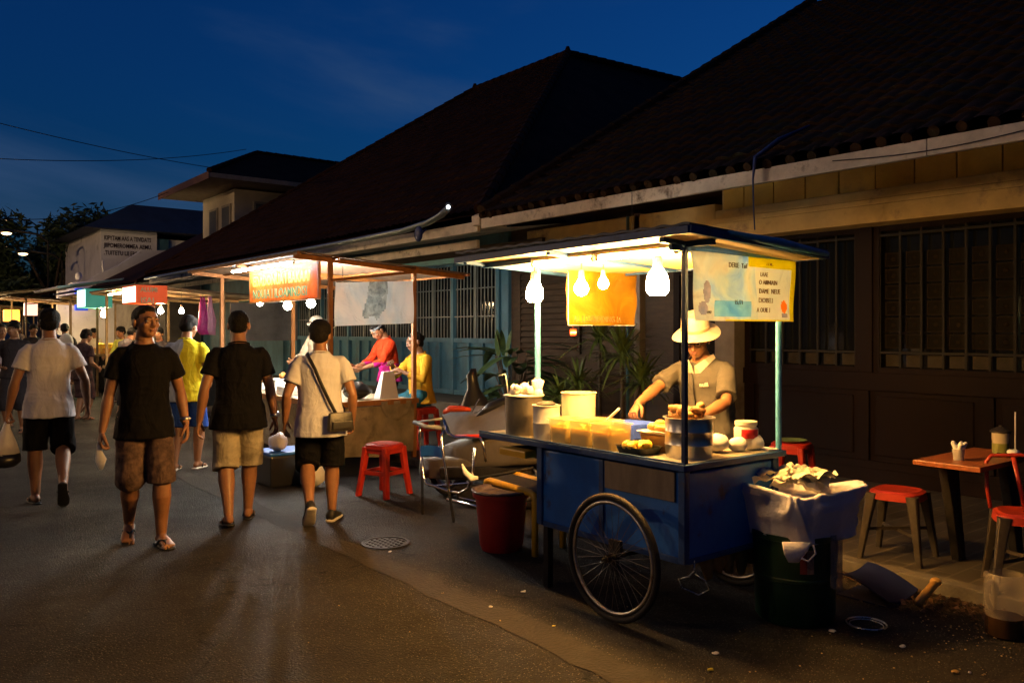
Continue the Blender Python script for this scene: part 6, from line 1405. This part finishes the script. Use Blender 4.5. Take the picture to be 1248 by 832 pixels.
mb = MB(); mb.grid(lambda u, v: (x - .17 + .34 * u, y - .02 + .30 * v, .012 + .09 * math.sin(v * PI * .5) + .03 * (2 * u - 1) ** 2), 12, 8, th=.006); mb.box((x - .17, y - .02, .002), (x + .17, y + .28, .01)); mb.build('pan', M('navy_plastic', (.006, .01, .05), .5, spec=.2), dp, smooth='auto')
mb = MB(); mb.tube([(x - .08, y - .14, .05), (x + .14, y - .12, .10)], .022, 10, ends=True); mb.ball((x + .17, y - .115, .105), (.03, .03, .025)); mb.build('handle', M('yellow_wood', (.42, .24, .05), .5, var=.3, vs=10), dp, smooth='auto')
x, y = 4.42, 1.70
jg = thing('plastic_jug', 'cloudy clear plastic jug of dark liquid at the right edge by the kerb', 'jug', (x, y, 0))
mb = MB(); mb.lathe([(.07, 0), (.085, .01), (.085, .10)], (x, y, 0), 24); mb.build('liquid', M('dark_liquid', (.05, .025, .01), .2), jg, smooth='auto')
mb = MB(); mb.lathe([(.086, .1005), (.09, .2), (.088, .3), (.08, .31)], (x, y, 0), 24, cap=False); mb.tube([(x - .085, y + .02, .28), (x - .12, y + .03, .27), (x - .125, y + .03, .2), (x - .09, y + .02, .14)], .01, 8); mb.build('clear_wall', M('cloudy_plastic', (.5, .42, .3), .2, alpha=.4), jg, smooth='auto')
# wet leaf litter by the kerb and crumbs
rnd = random.Random(12); mb = MB()
for k in range(900):
    t = rnd.random(); x = 4.78 - abs(rnd.gauss(0, .16)); y = rnd.uniform(1.6, 3.3); s_ = rnd.uniform(.006, .02)
    mb.add([(x - s_, y, .004 + rnd.uniform(0, .02)), (x, y - s_, .006), (x + s_, y, .004 + rnd.uniform(0, .02)), (x, y + s_ * .8, .008 + rnd.uniform(0, .015))], [(0, 1, 2, 3)])
o = mb.build('leaf_litter', M('wet_litter', (.08, .045, .022), .4, var=.6, vs=30), solo=True, fix=False); tag(o, 'dark wet litter strewn along the kerb beside the dustpan', 'litter', kind='stuff')
mb = MB()
for (px, py, n, sp) in ((1180, 770, 60, .13), (1130, 765, 16, .25), (1190, 810, 10, .12), (1205, 745, 22, .07), (1050, 790, 8, .15), (1200, 790, 18, .2), (905, 790, 5, .3), (640, 720, 12, .5), (1000, 800, 10, .35)):
    c = ground(px, py)
    for k in range(n):
        x, y = c.x + rnd.gauss(0, sp), c.y + rnd.gauss(0, sp); s_ = rnd.uniform(.0015, .0048)
        if (x - 3.5) ** 2 + (y - 3) ** 2 < .0: continue
        mb.ball((x, y, .004 + s_ * .5), (s_, s_ * 1.2, s_ * .7), 6, 4)
o = mb.build('crumbs', M('pale_crumbs', (.4, .28, .13), .6, var=.4, vs=30), solo=True); tag(o, 'pale crumbs and specks scattered on the dark road in front of the table', 'crumbs', kind='stuff')
MSCR = {'w': M('litter_white', (.65, .6, .55), .6), 'y': M('litter_yellow', (.6, .48, .03), .5), 'g': M('litter_brown', (.3, .18, .05), .6)}
for i, (px, py, c_, s_, lb) in enumerate(((872, 797, 'w', .022, 'white scrap of paper on the road in front of the cart wheel'), (866, 817, 'y', .02, 'yellow scrap of peel on the road, lowest in the picture'), (1100, 789, 'w', .018, 'pale scrap with a thin stem below the steel ring'), (1015, 770, 'w', .022, 'pale flat scrap left of the steel ring'), (1164, 820, 'g', .022, 'brownish leaf scrap near the bottom right'), (1182, 820, 'w', .012, 'small pale pebble beside the brownish leaf scrap'), (675, 763, 'y', .01, 'tiny yellow leaf on the road in front of the concrete strip'), (598, 740, 'w', .012, 'faint pale scrap beside the shadow left of the wheel'), (475, 673, 'w', .014, 'white scrap just below the drain cover'), (638, 722, 'w', .02, 'dull scrap in the cart shadow near the red bin'), (1000, 757, 'w', .026, 'bluish glossy scrap at the foot of the green drum'))):
    c = ground(px, py); mb = MB(); mb.ball((c.x, c.y, .005), (s_, s_ * .7, .004), 9, 5); mb.jitter(.006, 60, i); zm = min(p.z for p in mb.v); mb.v = [p + V((0, 0, .002 - zm)) for p in mb.v]
    o = mb.build('litter_scrap', MSCR[c_], solo=True, smooth=True); tag(o, lb, 'litter', 'scraps of litter on the road')
# bags and crate behind the walkers
cr = thing('plastic_crate', 'dark crate with a blue rim on the road behind the man in patterned shorts', 'crate', (3.1, 7.3, 0))
c = ground(330, 595); mb = MB(); mb.box((c.x, c.y, .0), (c.x + .42, c.y + .4, .3)); mb.build('body', MTRAY, cr, bevel=.02)
mb = MB(); mb.box((c.x - .01, c.y - .01, .3), (c.x + .43, c.y + .41, .33)); mb.build('rim', MBPL, cr, bevel=.01)
mb = MB(); mb.ball((c.x + .33, c.y - .2, .12), (.12, .09, .13), 16, 10); mb.jitter(.035, 11, 2); zm = min(p.z for p in mb.v); mb.v = [p + V((0, 0, -zm)) for p in mb.v]; o = mb.build('plastic_bag', MTISS, solo=True, smooth=True); tag(o, 'crumpled white plastic bag on the road beside the dark crate', 'bag')
mb = MB(); mb.ball((c.x + .12, c.y + .1, .4), (.08, .1, .09), 16, 10); mb.jitter(.03, 12, 5); zm = min(p.z for p in mb.v); mb.v = [p + V((0, 0, .331 - zm)) for p in mb.v]; o = mb.build('plastic_bag', MSACK, solo=True, smooth=True); tag(o, 'pale crumpled bag lying on the rim of the dark crate', 'bag')
# ================================================================= people
C_WHITE = cloth('white_tshirt', (.55, .53, .56)); C_WHITE2 = cloth('grey_white_tshirt', (.5, .5, .56)); C_BLACK = cloth('black_tshirt', (.004, .0036, .0038)); C_BLACK2 = cloth('black_tshirt_faded', (.0045, .0042, .005))
C_BSH = cloth('black_shorts', (.006, .006, .007)); C_PAT = cloth('patterned_shorts', (.12, .075, .06), c2=(.035, .022, .02), vs=22); C_KHA = cloth('khaki_shorts', (.4, .35, .26), c2=(.2, .17, .12), vs=9)
C_YEL = cloth('yellow_shirt', (.72, .62, .03)); C_BLU = cloth('blue_shorts', (.02, .06, .3)); C_GREY = cloth('grey_polo', (.075, .072, .068), var=.1, bump=.5); C_MUST = cloth('mustard_shirt', (.46, .25, .018)); C_ORR = cloth('orange_red_shirt', (.5, .04, .01)); C_CREAM = cloth('cream_shirt', (.6, .5, .36)); C_DK = cloth('dark_shirt', (.03, .026, .03)); C_JEAN = cloth('teal_jeans', (.02, .1, .16)); C_GR2 = cloth('grey_shirt_far', (.13, .12, .13)); C_PINK = cloth('magenta_cloth', (.4, .015, .18)); C_BROWN = cloth('brown_patterned_dress', (.07, .04, .04), c2=(.02, .012, .015), vs=14)
MSTRAP = M('black_leather', (.015, .013, .012), .4, var=.2, vs=20, bump=.3)
def hd(vx, vy): return math.atan2(-vx, vy)     # heading whose local +Y points to (vx, vy)
def g0(px, py): g = ground(px, py); return (g.x, g.y, 0)

# 1 man in white T-shirt walking away, left
L1 = g0(60, 613)
p1 = person('man in white T-shirt and black shorts walking away with a white carrier bag', L1, hd(.10, 1), 1.68,
    dict(lean=2, wR=(.30, .05, .84), wL=(-.30, .02, .82), aR=(.09, -.24, .20), fR=58, kR=(.1, 1, .1), aL=(-.1, .06, .085), fL=0, cR=(.4, .5, .55, .6), cL=(.9, 1, 1, 1), eR=(.45, -1, 0), eL=(-.45, -1, 0), head=(0, 3)),
    dict(shirt=C_WHITE, pants=C_BSH, plen=1.08, wide=1.0, belly=1.0, hair='full', pr=.98, face=False, shoe_mat=MBLACK))
# 2 man in black T-shirt facing the camera
L2 = g0(176, 662)
p2 = person('man in a black T-shirt and dark patterned shorts walking towards the camera', L2, hd(-.17, -1), 1.68,
    dict(lean=1, wR=(.27, .03, .80), wL=(-.27, .02, .83), aL=(-.1, .10, .085), fL=0, aR=(.09, -.14, .14), fR=24, kR=(.05, 1, 0), cR=(.7, .8, .9, .9), cL=(.45, .5, .55, .6), eR=(.35, -1, 0), eL=(.3 * -1, -1, 0), head=(26, -1), yL=14),
    dict(shirt=C_BLACK, pants=C_PAT, plen=1.1, wide=.97, hair='short', pr=.95, skin='brown'), vox=.007)
# 3 man in black T-shirt from behind
L3 = g0(291, 637)
p3 = person('man in black T-shirt and pale khaki shorts seen from behind', L3, hd(.3, 1), 1.66,
    dict(lean=2, wR=(.28, .04, .80), wL=(-.29, -.02, .82), aR=(.08, .15, .085), aL=(-.08, -.1, .095), fL=8, cR=(.5, .5, .6, .6), head=(-6, 2), eR=(.4, -1, 0), eL=(-.4, -1, 0)),
    dict(shirt=C_BLACK2, pants=C_KHA, plen=1.12, wide=1.06, belly=1.02, hair='short', pr=1.0, face=False))
# 4 man in white T-shirt with shoulder bag
L4 = g0(390, 636)
p4 = person('man in white T-shirt and black shorts with a black shoulder bag, at the stall', L4, hd(.42, 1), 1.575,
    dict(lean=1, wR=(.27, .05, .84), wL=(-.28, .05, .84), aL=(-.09, -.18, .185), fL=45, aR=(.1, .06, .085), kL=(-.05, 1, .1), head=(-10, 0), cR=(.5, .6, .6, .6), eR=(.4, -1, 0), eL=(-.4, -1, 0), yR=-20),
    dict(shirt=C_WHITE2, pants=C_BSH, plen=1.1, wide=1.08, belly=1.08, hair='full', pr=1.02, face=True, shoe='shoe', hem=-.19))
# 5 man in yellow / pale shirt
L5 = g0(226, 572)
p5 = person('man in a yellow and pale blue shirt and blue shorts turned towards the third stall', L5, hd(.75, 1), 1.66,
    dict(lean=6, wR=(.2, .2, .95), wL=(-.25, .12, .88), aR=(.1, .08, .085), aL=(-.1, -.05, .085), head=(-14, 8), cR=(.6, .6, .6, .6)),
    dict(shirt=C_YEL, pants=C_BLU, plen=1.08, wide=1.05, hair='full', face=True, shoe='flip', shoe_mat=MSOLE), vox=.010)
# pale blue left panel of his shirt is a yoke child
def panel_on(p, frac, mat, name):
    sh = [o for o in p['root'].children if o.name.startswith('shirt')][0]; me = sh.data
    me.materials.append(mat)
    for pl in me.polygons:
        c = pl.center
        if frac(c): pl.material_index = 1
panel_on(p5, lambda c: c.x < -.015 + .02 * math.sin(c.z * 20), cloth('pale_blue_panel', (.35, .42, .55)), 'x')
# vendor of the cart
LV = (4.36, 3.45, 0)
pv = person('vendor in a grey polo shirt and a cream brimmed hat working behind the blue cart', LV, hd(-1, -.04), 1.585,
    dict(lean=16, wR=(.17, .585, 1.085), wL=(-.24, .46, 1.03), eR=(1, -.5, -.35), eL=(-1, -.5, -.5), hR=((-.15, .75, -.65), (-.8, .3, -.1), (.0, -.6, -.7)), hL=((.55, .75, -.12), (.4, -.2, .8), (.1, .1, -1)),
         cR=(.85, .95, 1, 1), cL=(.35, .45, .5, .5), head=(22, 15)),
    dict(shirt=C_GREY, pants=C_BSH, plen=1.95, wide=1.16, belly=1.15, hair='short', shoe='shoe', sleeve=.85, skin='brown', neckhole=.088, collar=C_GREY), vox=.007)
def head_child(p, mb, name, mats, smooth=True): mb.xf(p['HMAT']); return p['put'](mb, name, mats, smooth)
MHAT = M('cream_straw', (.55, .5, .4), .8, var=.1, vs=30, bump=.6, bs=180)
h = MB(); rings = []
h.lathe([(.152, .043), (.156, .040), (.15, .036), (.1, .055), (.092, .062), (.09, .10), (.082, .148), (.068, .165), (.035, .158), (.001, .155)], (0, -.01, .02), 40, sq=(1, 1.12))
for i, v in enumerate(h.v):
    rr = math.hypot(v.x, v.y)
    if rr > .11: h.v[i] = v + V((0, 0, .02 * math.cos(2 * math.atan2(v.y, v.x)) * -(rr - .1) * 10 - .012))
head_child(pv, h, 'hat', MHAT)
h = MB(); h.lathe([(.0935, .063), (.0935, .082), (.0905, .083), (.0905, .063)], (0, -.01, .02), 40, sq=(1, 1.12), cap=False); head_child(pv, h, 'hat_band', M('hat_band', (.3, .22, .13), .8))
def glasses(p):
    g = MB()
    for sx in (1, -1):
        c = V((sx * .032, .093, .012)); g.tube([c + V((.021 * math.cos(a), -.004 * abs(math.cos(a)) * (1 if math.cos(a) * sx > 0 else 0), .016 * math.sin(a))) for a in [2 * PI * k / 18 for k in range(19)]], .0018, 6, cap=False)
        g.tube([(sx * .053, .088, .014), (sx * .076, .03, .014), (sx * .078, -.02, .004)], .0017, 5)
    g.tube([(-.011, .094, .014), (.011, .094, .014)], .0018, 5); head_child(p, g, 'glasses', MRUST)
glasses(pv)
# polo collar, placket and chest lettering
c1, m1 = pv['spine'](.485); k = MB()
for sx in (1, -1):
    k.add([c1 + m1 @ V(q) for q in ((sx * .004, .098, -.07), (sx * .012, .098, -.015), (sx * .07, .05, .02), (sx * .098, .05, -.015), (sx * .055, .104, -.062))], [(0, 1, 2, 3, 4)])
    k.add([c1 + m1 @ V(q) for q in ((sx * .07, .05, .02), (sx * .085, -.03, .035), (sx * .1, -.03, .005), (sx * .098, .05, -.015))], [(0, 1, 2, 3)])
pv['put'](k, 'polo_collar', cloth('collar_white', (.4, .36, .3)), smooth=False)
k = MB(); cA, mA = pv['spine'](.43); cB, mB = pv['spine'](.16); k.tube([cA + mA @ V((0, .126, 0)), cA.lerp(cB, .5) + mA @ V((-.005, .142, 0)), cB + mB @ V((-.01, .146, 0))], [.006, .007, .006], 6, flat=.8); pv['put'](k, 'lanyard', MSTRAP)
cL, mL = pv['spine'](.34)
lo = lettering('nuill', .036, M('chest_print', (.7, .66, .58), .6), pv['root'], (0, 0, 0), (1, 0, 0), (0, 0, 1), bold=.001)
q = pv['s'] * (cL + mL @ V((-.06, .142, .0)))
lo.data.transform(Matrix.Translation(q) @ mL.to_4x4() @ Matrix.Rotation(R(14), 4, 'Z') @ Matrix.Rotation(PI, 4, 'Z') @ Matrix.Identity(4))
# spatula / ladle held by the vendor
wr, d, t, n, cr_ = pv['hands'][0]
tip = (wr + d * .09 + n * .02) * pv['s']; ms = Matrix.Translation(LV) @ Matrix.Rotation(hd(-1, -.04), 4, 'Z'); tipw = ms @ tip
mb = MB(); mb.tube([tipw + V((.02, .0, .03)), tipw + V((-.01, -.02, -.05)), tipw + V((-.03, -.045, -.085))], [.005, .006, .007], 8); mb.ball(tipw + V((-.035, -.055, -.092)), (.02, .026, .008)); o = mb.build('wooden_spoon', M('pale_wood', (.5, .36, .18), .6), solo=True, smooth=True); tag(o, 'pale wooden spoon in the right hand of the cart vendor', 'spoon')

# stall 2 vendor with a cap
LW = (4.62, 10.85, 0)
pw = person('vendor in a cream shirt and pale cap standing inside the orange timber stall', (5.15, 10.9, .07), hd(-1, -.35), 1.64,
    dict(lean=8, wR=(.2, .38, 1.02), wL=(-.2, .4, 1.02), head=(12, 14), eR=(.6, -1, -.4), eL=(-.6, -1, -.4)), dict(shirt=C_CREAM, pants=C_BSH, plen=1.9, wide=1.05, hair='short', shoe='shoe', sleeve=1.5, skin='tan'), vox=.010)
h = MB(); h.ball((0, -.015, .06), (.09, .104, .075), 20, 12); h.loft([((0, .07, .07), (.07, 0, 0), (0, 0, .01)), ((0, .13, .062), (.065, 0, 0), (0, 0, .006)), ((0, .16, .052), (.03, 0, 0), (0, 0, .004))], 14); head_child(pw, h, 'cap', MHAT); glasses(pw)
# women at the end of stall 2
pr = person('woman in orange red top and grey headband bending over the stall counter', (5.42, 9.45, .07), hd(-1, .05), 1.6,
    dict(lean=14, pelvis=.90, wR=(.16, .42, 1.0), wL=(-.12, .44, 1.0), head=(8, 34), eR=(.7, -1, -.3), eL=(-.7, -1, -.3)), dict(shirt=C_ORR, pants=C_BSH, plen=1.9, wide=.9, hair='bun', shoe='shoe', sleeve=1.45, skin='brown', hem=-.1), vox=.009)
h = MB(); h.lathe([(.084, .008), (.087, .02), (.086, .034), (.082, .034), (.082, .008)], (0, -.022, .045), 30, sq=(1, 1.17), cap=False); head_child(pr, h, 'headband', M('grey_headband', (.14, .16, .18), .8))
panel_on(pr, lambda c: c.z < 1.02 and c.y > .05 or (c.z < 1.0 and c.x < -.02), C_PINK, 'x')
pyw = person('woman in a mustard top, hair in a bun, sitting at the stall end', (5.38, 8.62, .07), hd(-1, .12), 1.7,
    dict(lean=5, pelvis=.64, wR=(.14, .32, 1.0), wL=(-.16, .3, .92), aR=(.12, .42, .085), aL=(-.12, .42, .085), kR=(.1, 1, .6), kL=(-.1, 1, .6), head=(0, 10), eR=(.8, -.6, -.6), eL=(-.8, -.6, -.6), cR=(.8, .8, .8, .8)), dict(shirt=C_MUST, pants=C_JEAN, plen=1.8, wide=1.12, hair='bun', shoe='shoe', sleeve=1.7, skin='dark', hem=-.1), vox=.009)
st_ = plastic_stool('plastic stool under the woman in the mustard top', (5.4, 8.62, .07), 0, .5)
# background people
def bgp(label, px, py, vx, vy, H, pose, look): 
    look.setdefault('face', False); return person(label, g0(px, py), hd(vx, vy), H, pose, look, vox=.014)
bgp('woman with glasses in a black dress facing the camera behind the white T-shirt man', 18, 527, -.3, -1, 1.64, dict(wR=(.16, .2, 1.0), eR=(.8, -1, 0), head=(-15, 5)), dict(shirt=C_DK, pants=C_DK, plen=1.3, hair='full', face=True, hem=-.1)) 
bgp('boy in a dark patterned dress-like shirt standing by the fourth stall', 100, 512, .8, .6, 1.52, dict(lean=8, wR=(.18, .2, .95), head=(-10, 10)), dict(shirt=C_BROWN, pants=C_BROWN, plen=1.2, hair='full', wide=.95))
pb = bgp('man in dark clothes with a white backpack walking down the far street', 79, 484, .1, 1, 1.64, dict(), dict(shirt=C_DK, pants=C_DK, plen=1.5, hair='full'))
pgr = bgp('person in a charcoal grey shirt bending at the third stall behind the black T-shirt man', 150, 505, .9, .4, 1.6, dict(lean=22, wR=(.15, .35, .95), wL=(-.15, .35, .95), head=(0, 12)), dict(shirt=C_GR2, pants=C_DK, plen=1.8, hair='full', sleeve=1.4))
bgp('person in a white shirt standing behind the counter of the fourth stall', 118, 474, -.8, -.4, 1.55, dict(lean=10, wR=(.2, .3, 1), wL=(-.2, .3, 1)), dict(shirt=C_CREAM, pants=C_DK, plen=1.8, hair='full', sleeve=1.4))
bgp('person in a green and yellow shirt behind the third stall counter', 152, 490, -.8, -.5, 1.58, dict(lean=12, wR=(.2, .35, 1), wL=(-.2, .35, 1)), dict(shirt=cloth('green_yellow', (.35, .45, .06), c2=(.7, .6, .1), vs=7), pants=C_DK, plen=1.8, hair='full', sleeve=1.2))
bgp('person in a pale pink top at the very left edge', 0, 520, .2, -1, 1.6, dict(wL=(-.2, .25, 1.0)), dict(shirt=cloth('pale_pink', (.5, .4, .4)), pants=C_DK, plen=1.8, hair='long'))
bgp('person in dark clothes beyond the woman with glasses', 40, 488, .1, -1, 1.62, dict(), dict(shirt=C_DK, pants=C_DK, plen=1.8, hair='full'))
bgp('person in a blue shirt standing far down the street', 66, 470, .1, -1, 1.66, dict(), dict(shirt=cloth('far_blue', (.05, .08, .25)), pants=C_DK, plen=1.8, hair='full'))
bgp('person in a white shirt far down the street by the glowing signs', 22, 462, .5, -1, 1.66, dict(), dict(shirt=C_WHITE, pants=C_DK, plen=1.8, hair='full'))
bgp('person in dark clothes seated behind the third stall near the bulbs', 196, 497, -.6, -.8, 1.55, dict(lean=10), dict(shirt=C_DK, pants=C_DK, plen=1.8, hair='full', sleeve=1.3))

# carried things
def wp(p, loc, head, v): return Matrix.Translation(loc) @ Matrix.Rotation(head, 4, 'Z') @ (V(v) * p['s'])
H1 = hd(.10, 1); wr = p1['hands'][1]; hp = wp(p1, L1, H1, wr[0] + wr[1] * .085)
pb_ = thing('carrier_bag', 'white carrier bag with a dark load in the hand of the leftmost walking man', 'bag', (hp.x, hp.y, hp.z - .42))
mb = MB(); mb.loft([(hp + V((0, 0, .0)), (.012, 0, 0), (0, .012, 0)), (hp + V((0, 0, -.08)), (.035, 0, 0), (0, .03, 0)), (hp + V((-.01, 0, -.2)), (.085, 0, 0), (0, .055, 0)), (hp + V((-.015, 0, -.30)), (.118, 0, 0), (0, .075, 0))], 20); mb.jitter(.012, 16); mb.build('handles', M('thin_white_plastic', (.6, .56, .55), .4, var=.15, bump=.7, bs=18, alpha=.9), pb_, smooth=True)
mb = MB(); mb.loft([(hp + V((-.015, 0, -.29)), (.119, 0, 0), (0, .076, 0)), (hp + V((-.015, 0, -.36)), (.122, 0, 0), (0, .08, 0)), (hp + V((-.015, 0, -.4)), (.09, 0, 0), (0, .06, 0)), (hp + V((-.015, 0, -.41)), (.01, 0, 0), (0, .01, 0))], 20); mb.jitter(.01, 16); mb.build('load', MTRAY, pb_, smooth=True)
H2 = hd(-.17, -1); wr = p2['hands'][0]; hp = wp(p2, L2, H2, wr[0] + wr[1] * .10)
mb = MB(); mb.tube([hp + V((0, 0, .03)), hp + V((.0, 0, -.03)), hp + V((.01, -.01, -.1)), hp + V((.012, 0, -.16))], [.01, .018, .034, .012], 12); mb.jitter(.012, 25); o = mb.build('plastic_bag', M('clear_bag', (.6, .58, .58), .25, alpha=.6, bump=.8, bs=25), solo=True, smooth=True); tag(o, 'small clear plastic bag hanging from the hand of the man facing the camera', 'bag')
# watch on men 2 and 3
for p, side in ((p2, 1), (p3, 0)):
    w_, d, t, n, _ = p['hands'][side]; k = MB(); k.tube([w_ - d * .045, w_ - d * .02], .034, 16, flat=.85); k.ball(w_ - d * .032 - n * .028, (.016, .016, .01)); p['put'](k, 'wristwatch', MSTEEL)
# shoulder bag of man 4
H4 = hd(.42, 1); T4 = Matrix.Translation(L4) @ Matrix.Rotation(H4, 4, 'Z')
sp = p4['spine']; s4_ = p4['s']
def q4(z, x, y): c, m = sp(z); return T4 @ ((c + m @ V((x, y, 0))) * s4_)
bag = thing('shoulder_bag', 'small black bag slung across the back of the white T-shirt man at the stall', 'bag', q4(0, .1, -.2))
mb = MB(); pts = [q4(.47, -.115, .02), q4(.49, -.11, -.06), q4(.44, -.085, -.138), (q4(.36, -.045, -.158)), q4(.25, .0, -.158), q4(.14, .05, -.162), q4(.04, .1, -.168), q4(-.02, .13, -.17)]
mb.tube(pts, .014, 6, flat=.3, up=(0, 1, 0)); mb.tube([q4(.47, -.115, .02), q4(.4, -.08, .15), q4(.2, .08, .16), q4(.02, .2, .05), q4(-.03, .2, -.1)], .012, 6, flat=.4); mb.build('strap', MSTRAP, bag, smooth=True)
mb = MB(); c = q4(-.06, .155, -.185); mt = Matrix.Translation(c) @ Matrix.Rotation(H4 + .35, 4, 'Z'); bb = MB(); bb.box((-.105, -.035, -.075), (.105, .035, .07)); 
for i, p_ in enumerate(bb.v):
    if p_.z > 0: bb.v[i] = V((p_.x * .9, p_.y * .6, p_.z))
bb.xf(mt); bb.build('pouch', MSTRAP, bag, bevel=.02, smooth='auto')
bb = MB(); bb.box((-.08, -.047, -.055), (.08, -.034, .005)); bb.xf(mt); bb.build('front_pocket', MSTRAP, bag, bevel=.006)
# backpack of the far man
rt = pb['root']; q = rt.location; mb = MB(); mb.ball((q.x - .01, q.y - .2, 1.22), (.15, .1, .21), 16, 10); o = mb.build('backpack', C_WHITE, solo=True, smooth=True); tag(o, 'white backpack worn by the far walking man in dark clothes', 'backpack')
# ---------------------------------------------------------------- damp smoky night air
if HAZE:
    hb = MB(); hb.box((-30, -12, -1.0), (60, 125, 14))
    hz = hb.build('haze', [], solo=True)
    hm = bpy.data.materials.new('night_air'); hm.use_nodes = True; nt = hm.node_tree; nt.nodes.clear()
    out = nt.nodes.new('ShaderNodeOutputMaterial'); pv_ = nt.nodes.new('ShaderNodeVolumePrincipled'); pv_.inputs['Color'].default_value = (.85, .85, .85, 1); pv_.inputs['Density'].default_value = HAZE; pv_.inputs['Anisotropy'].default_value = .5
    nt.links.new(pv_.outputs[0], out.inputs['Volume']); hz.data.materials.append(hm); hz['kind'] = 'stuff'; hz['label'] = 'thin smoky evening air over the street'; hz['category'] = 'haze'
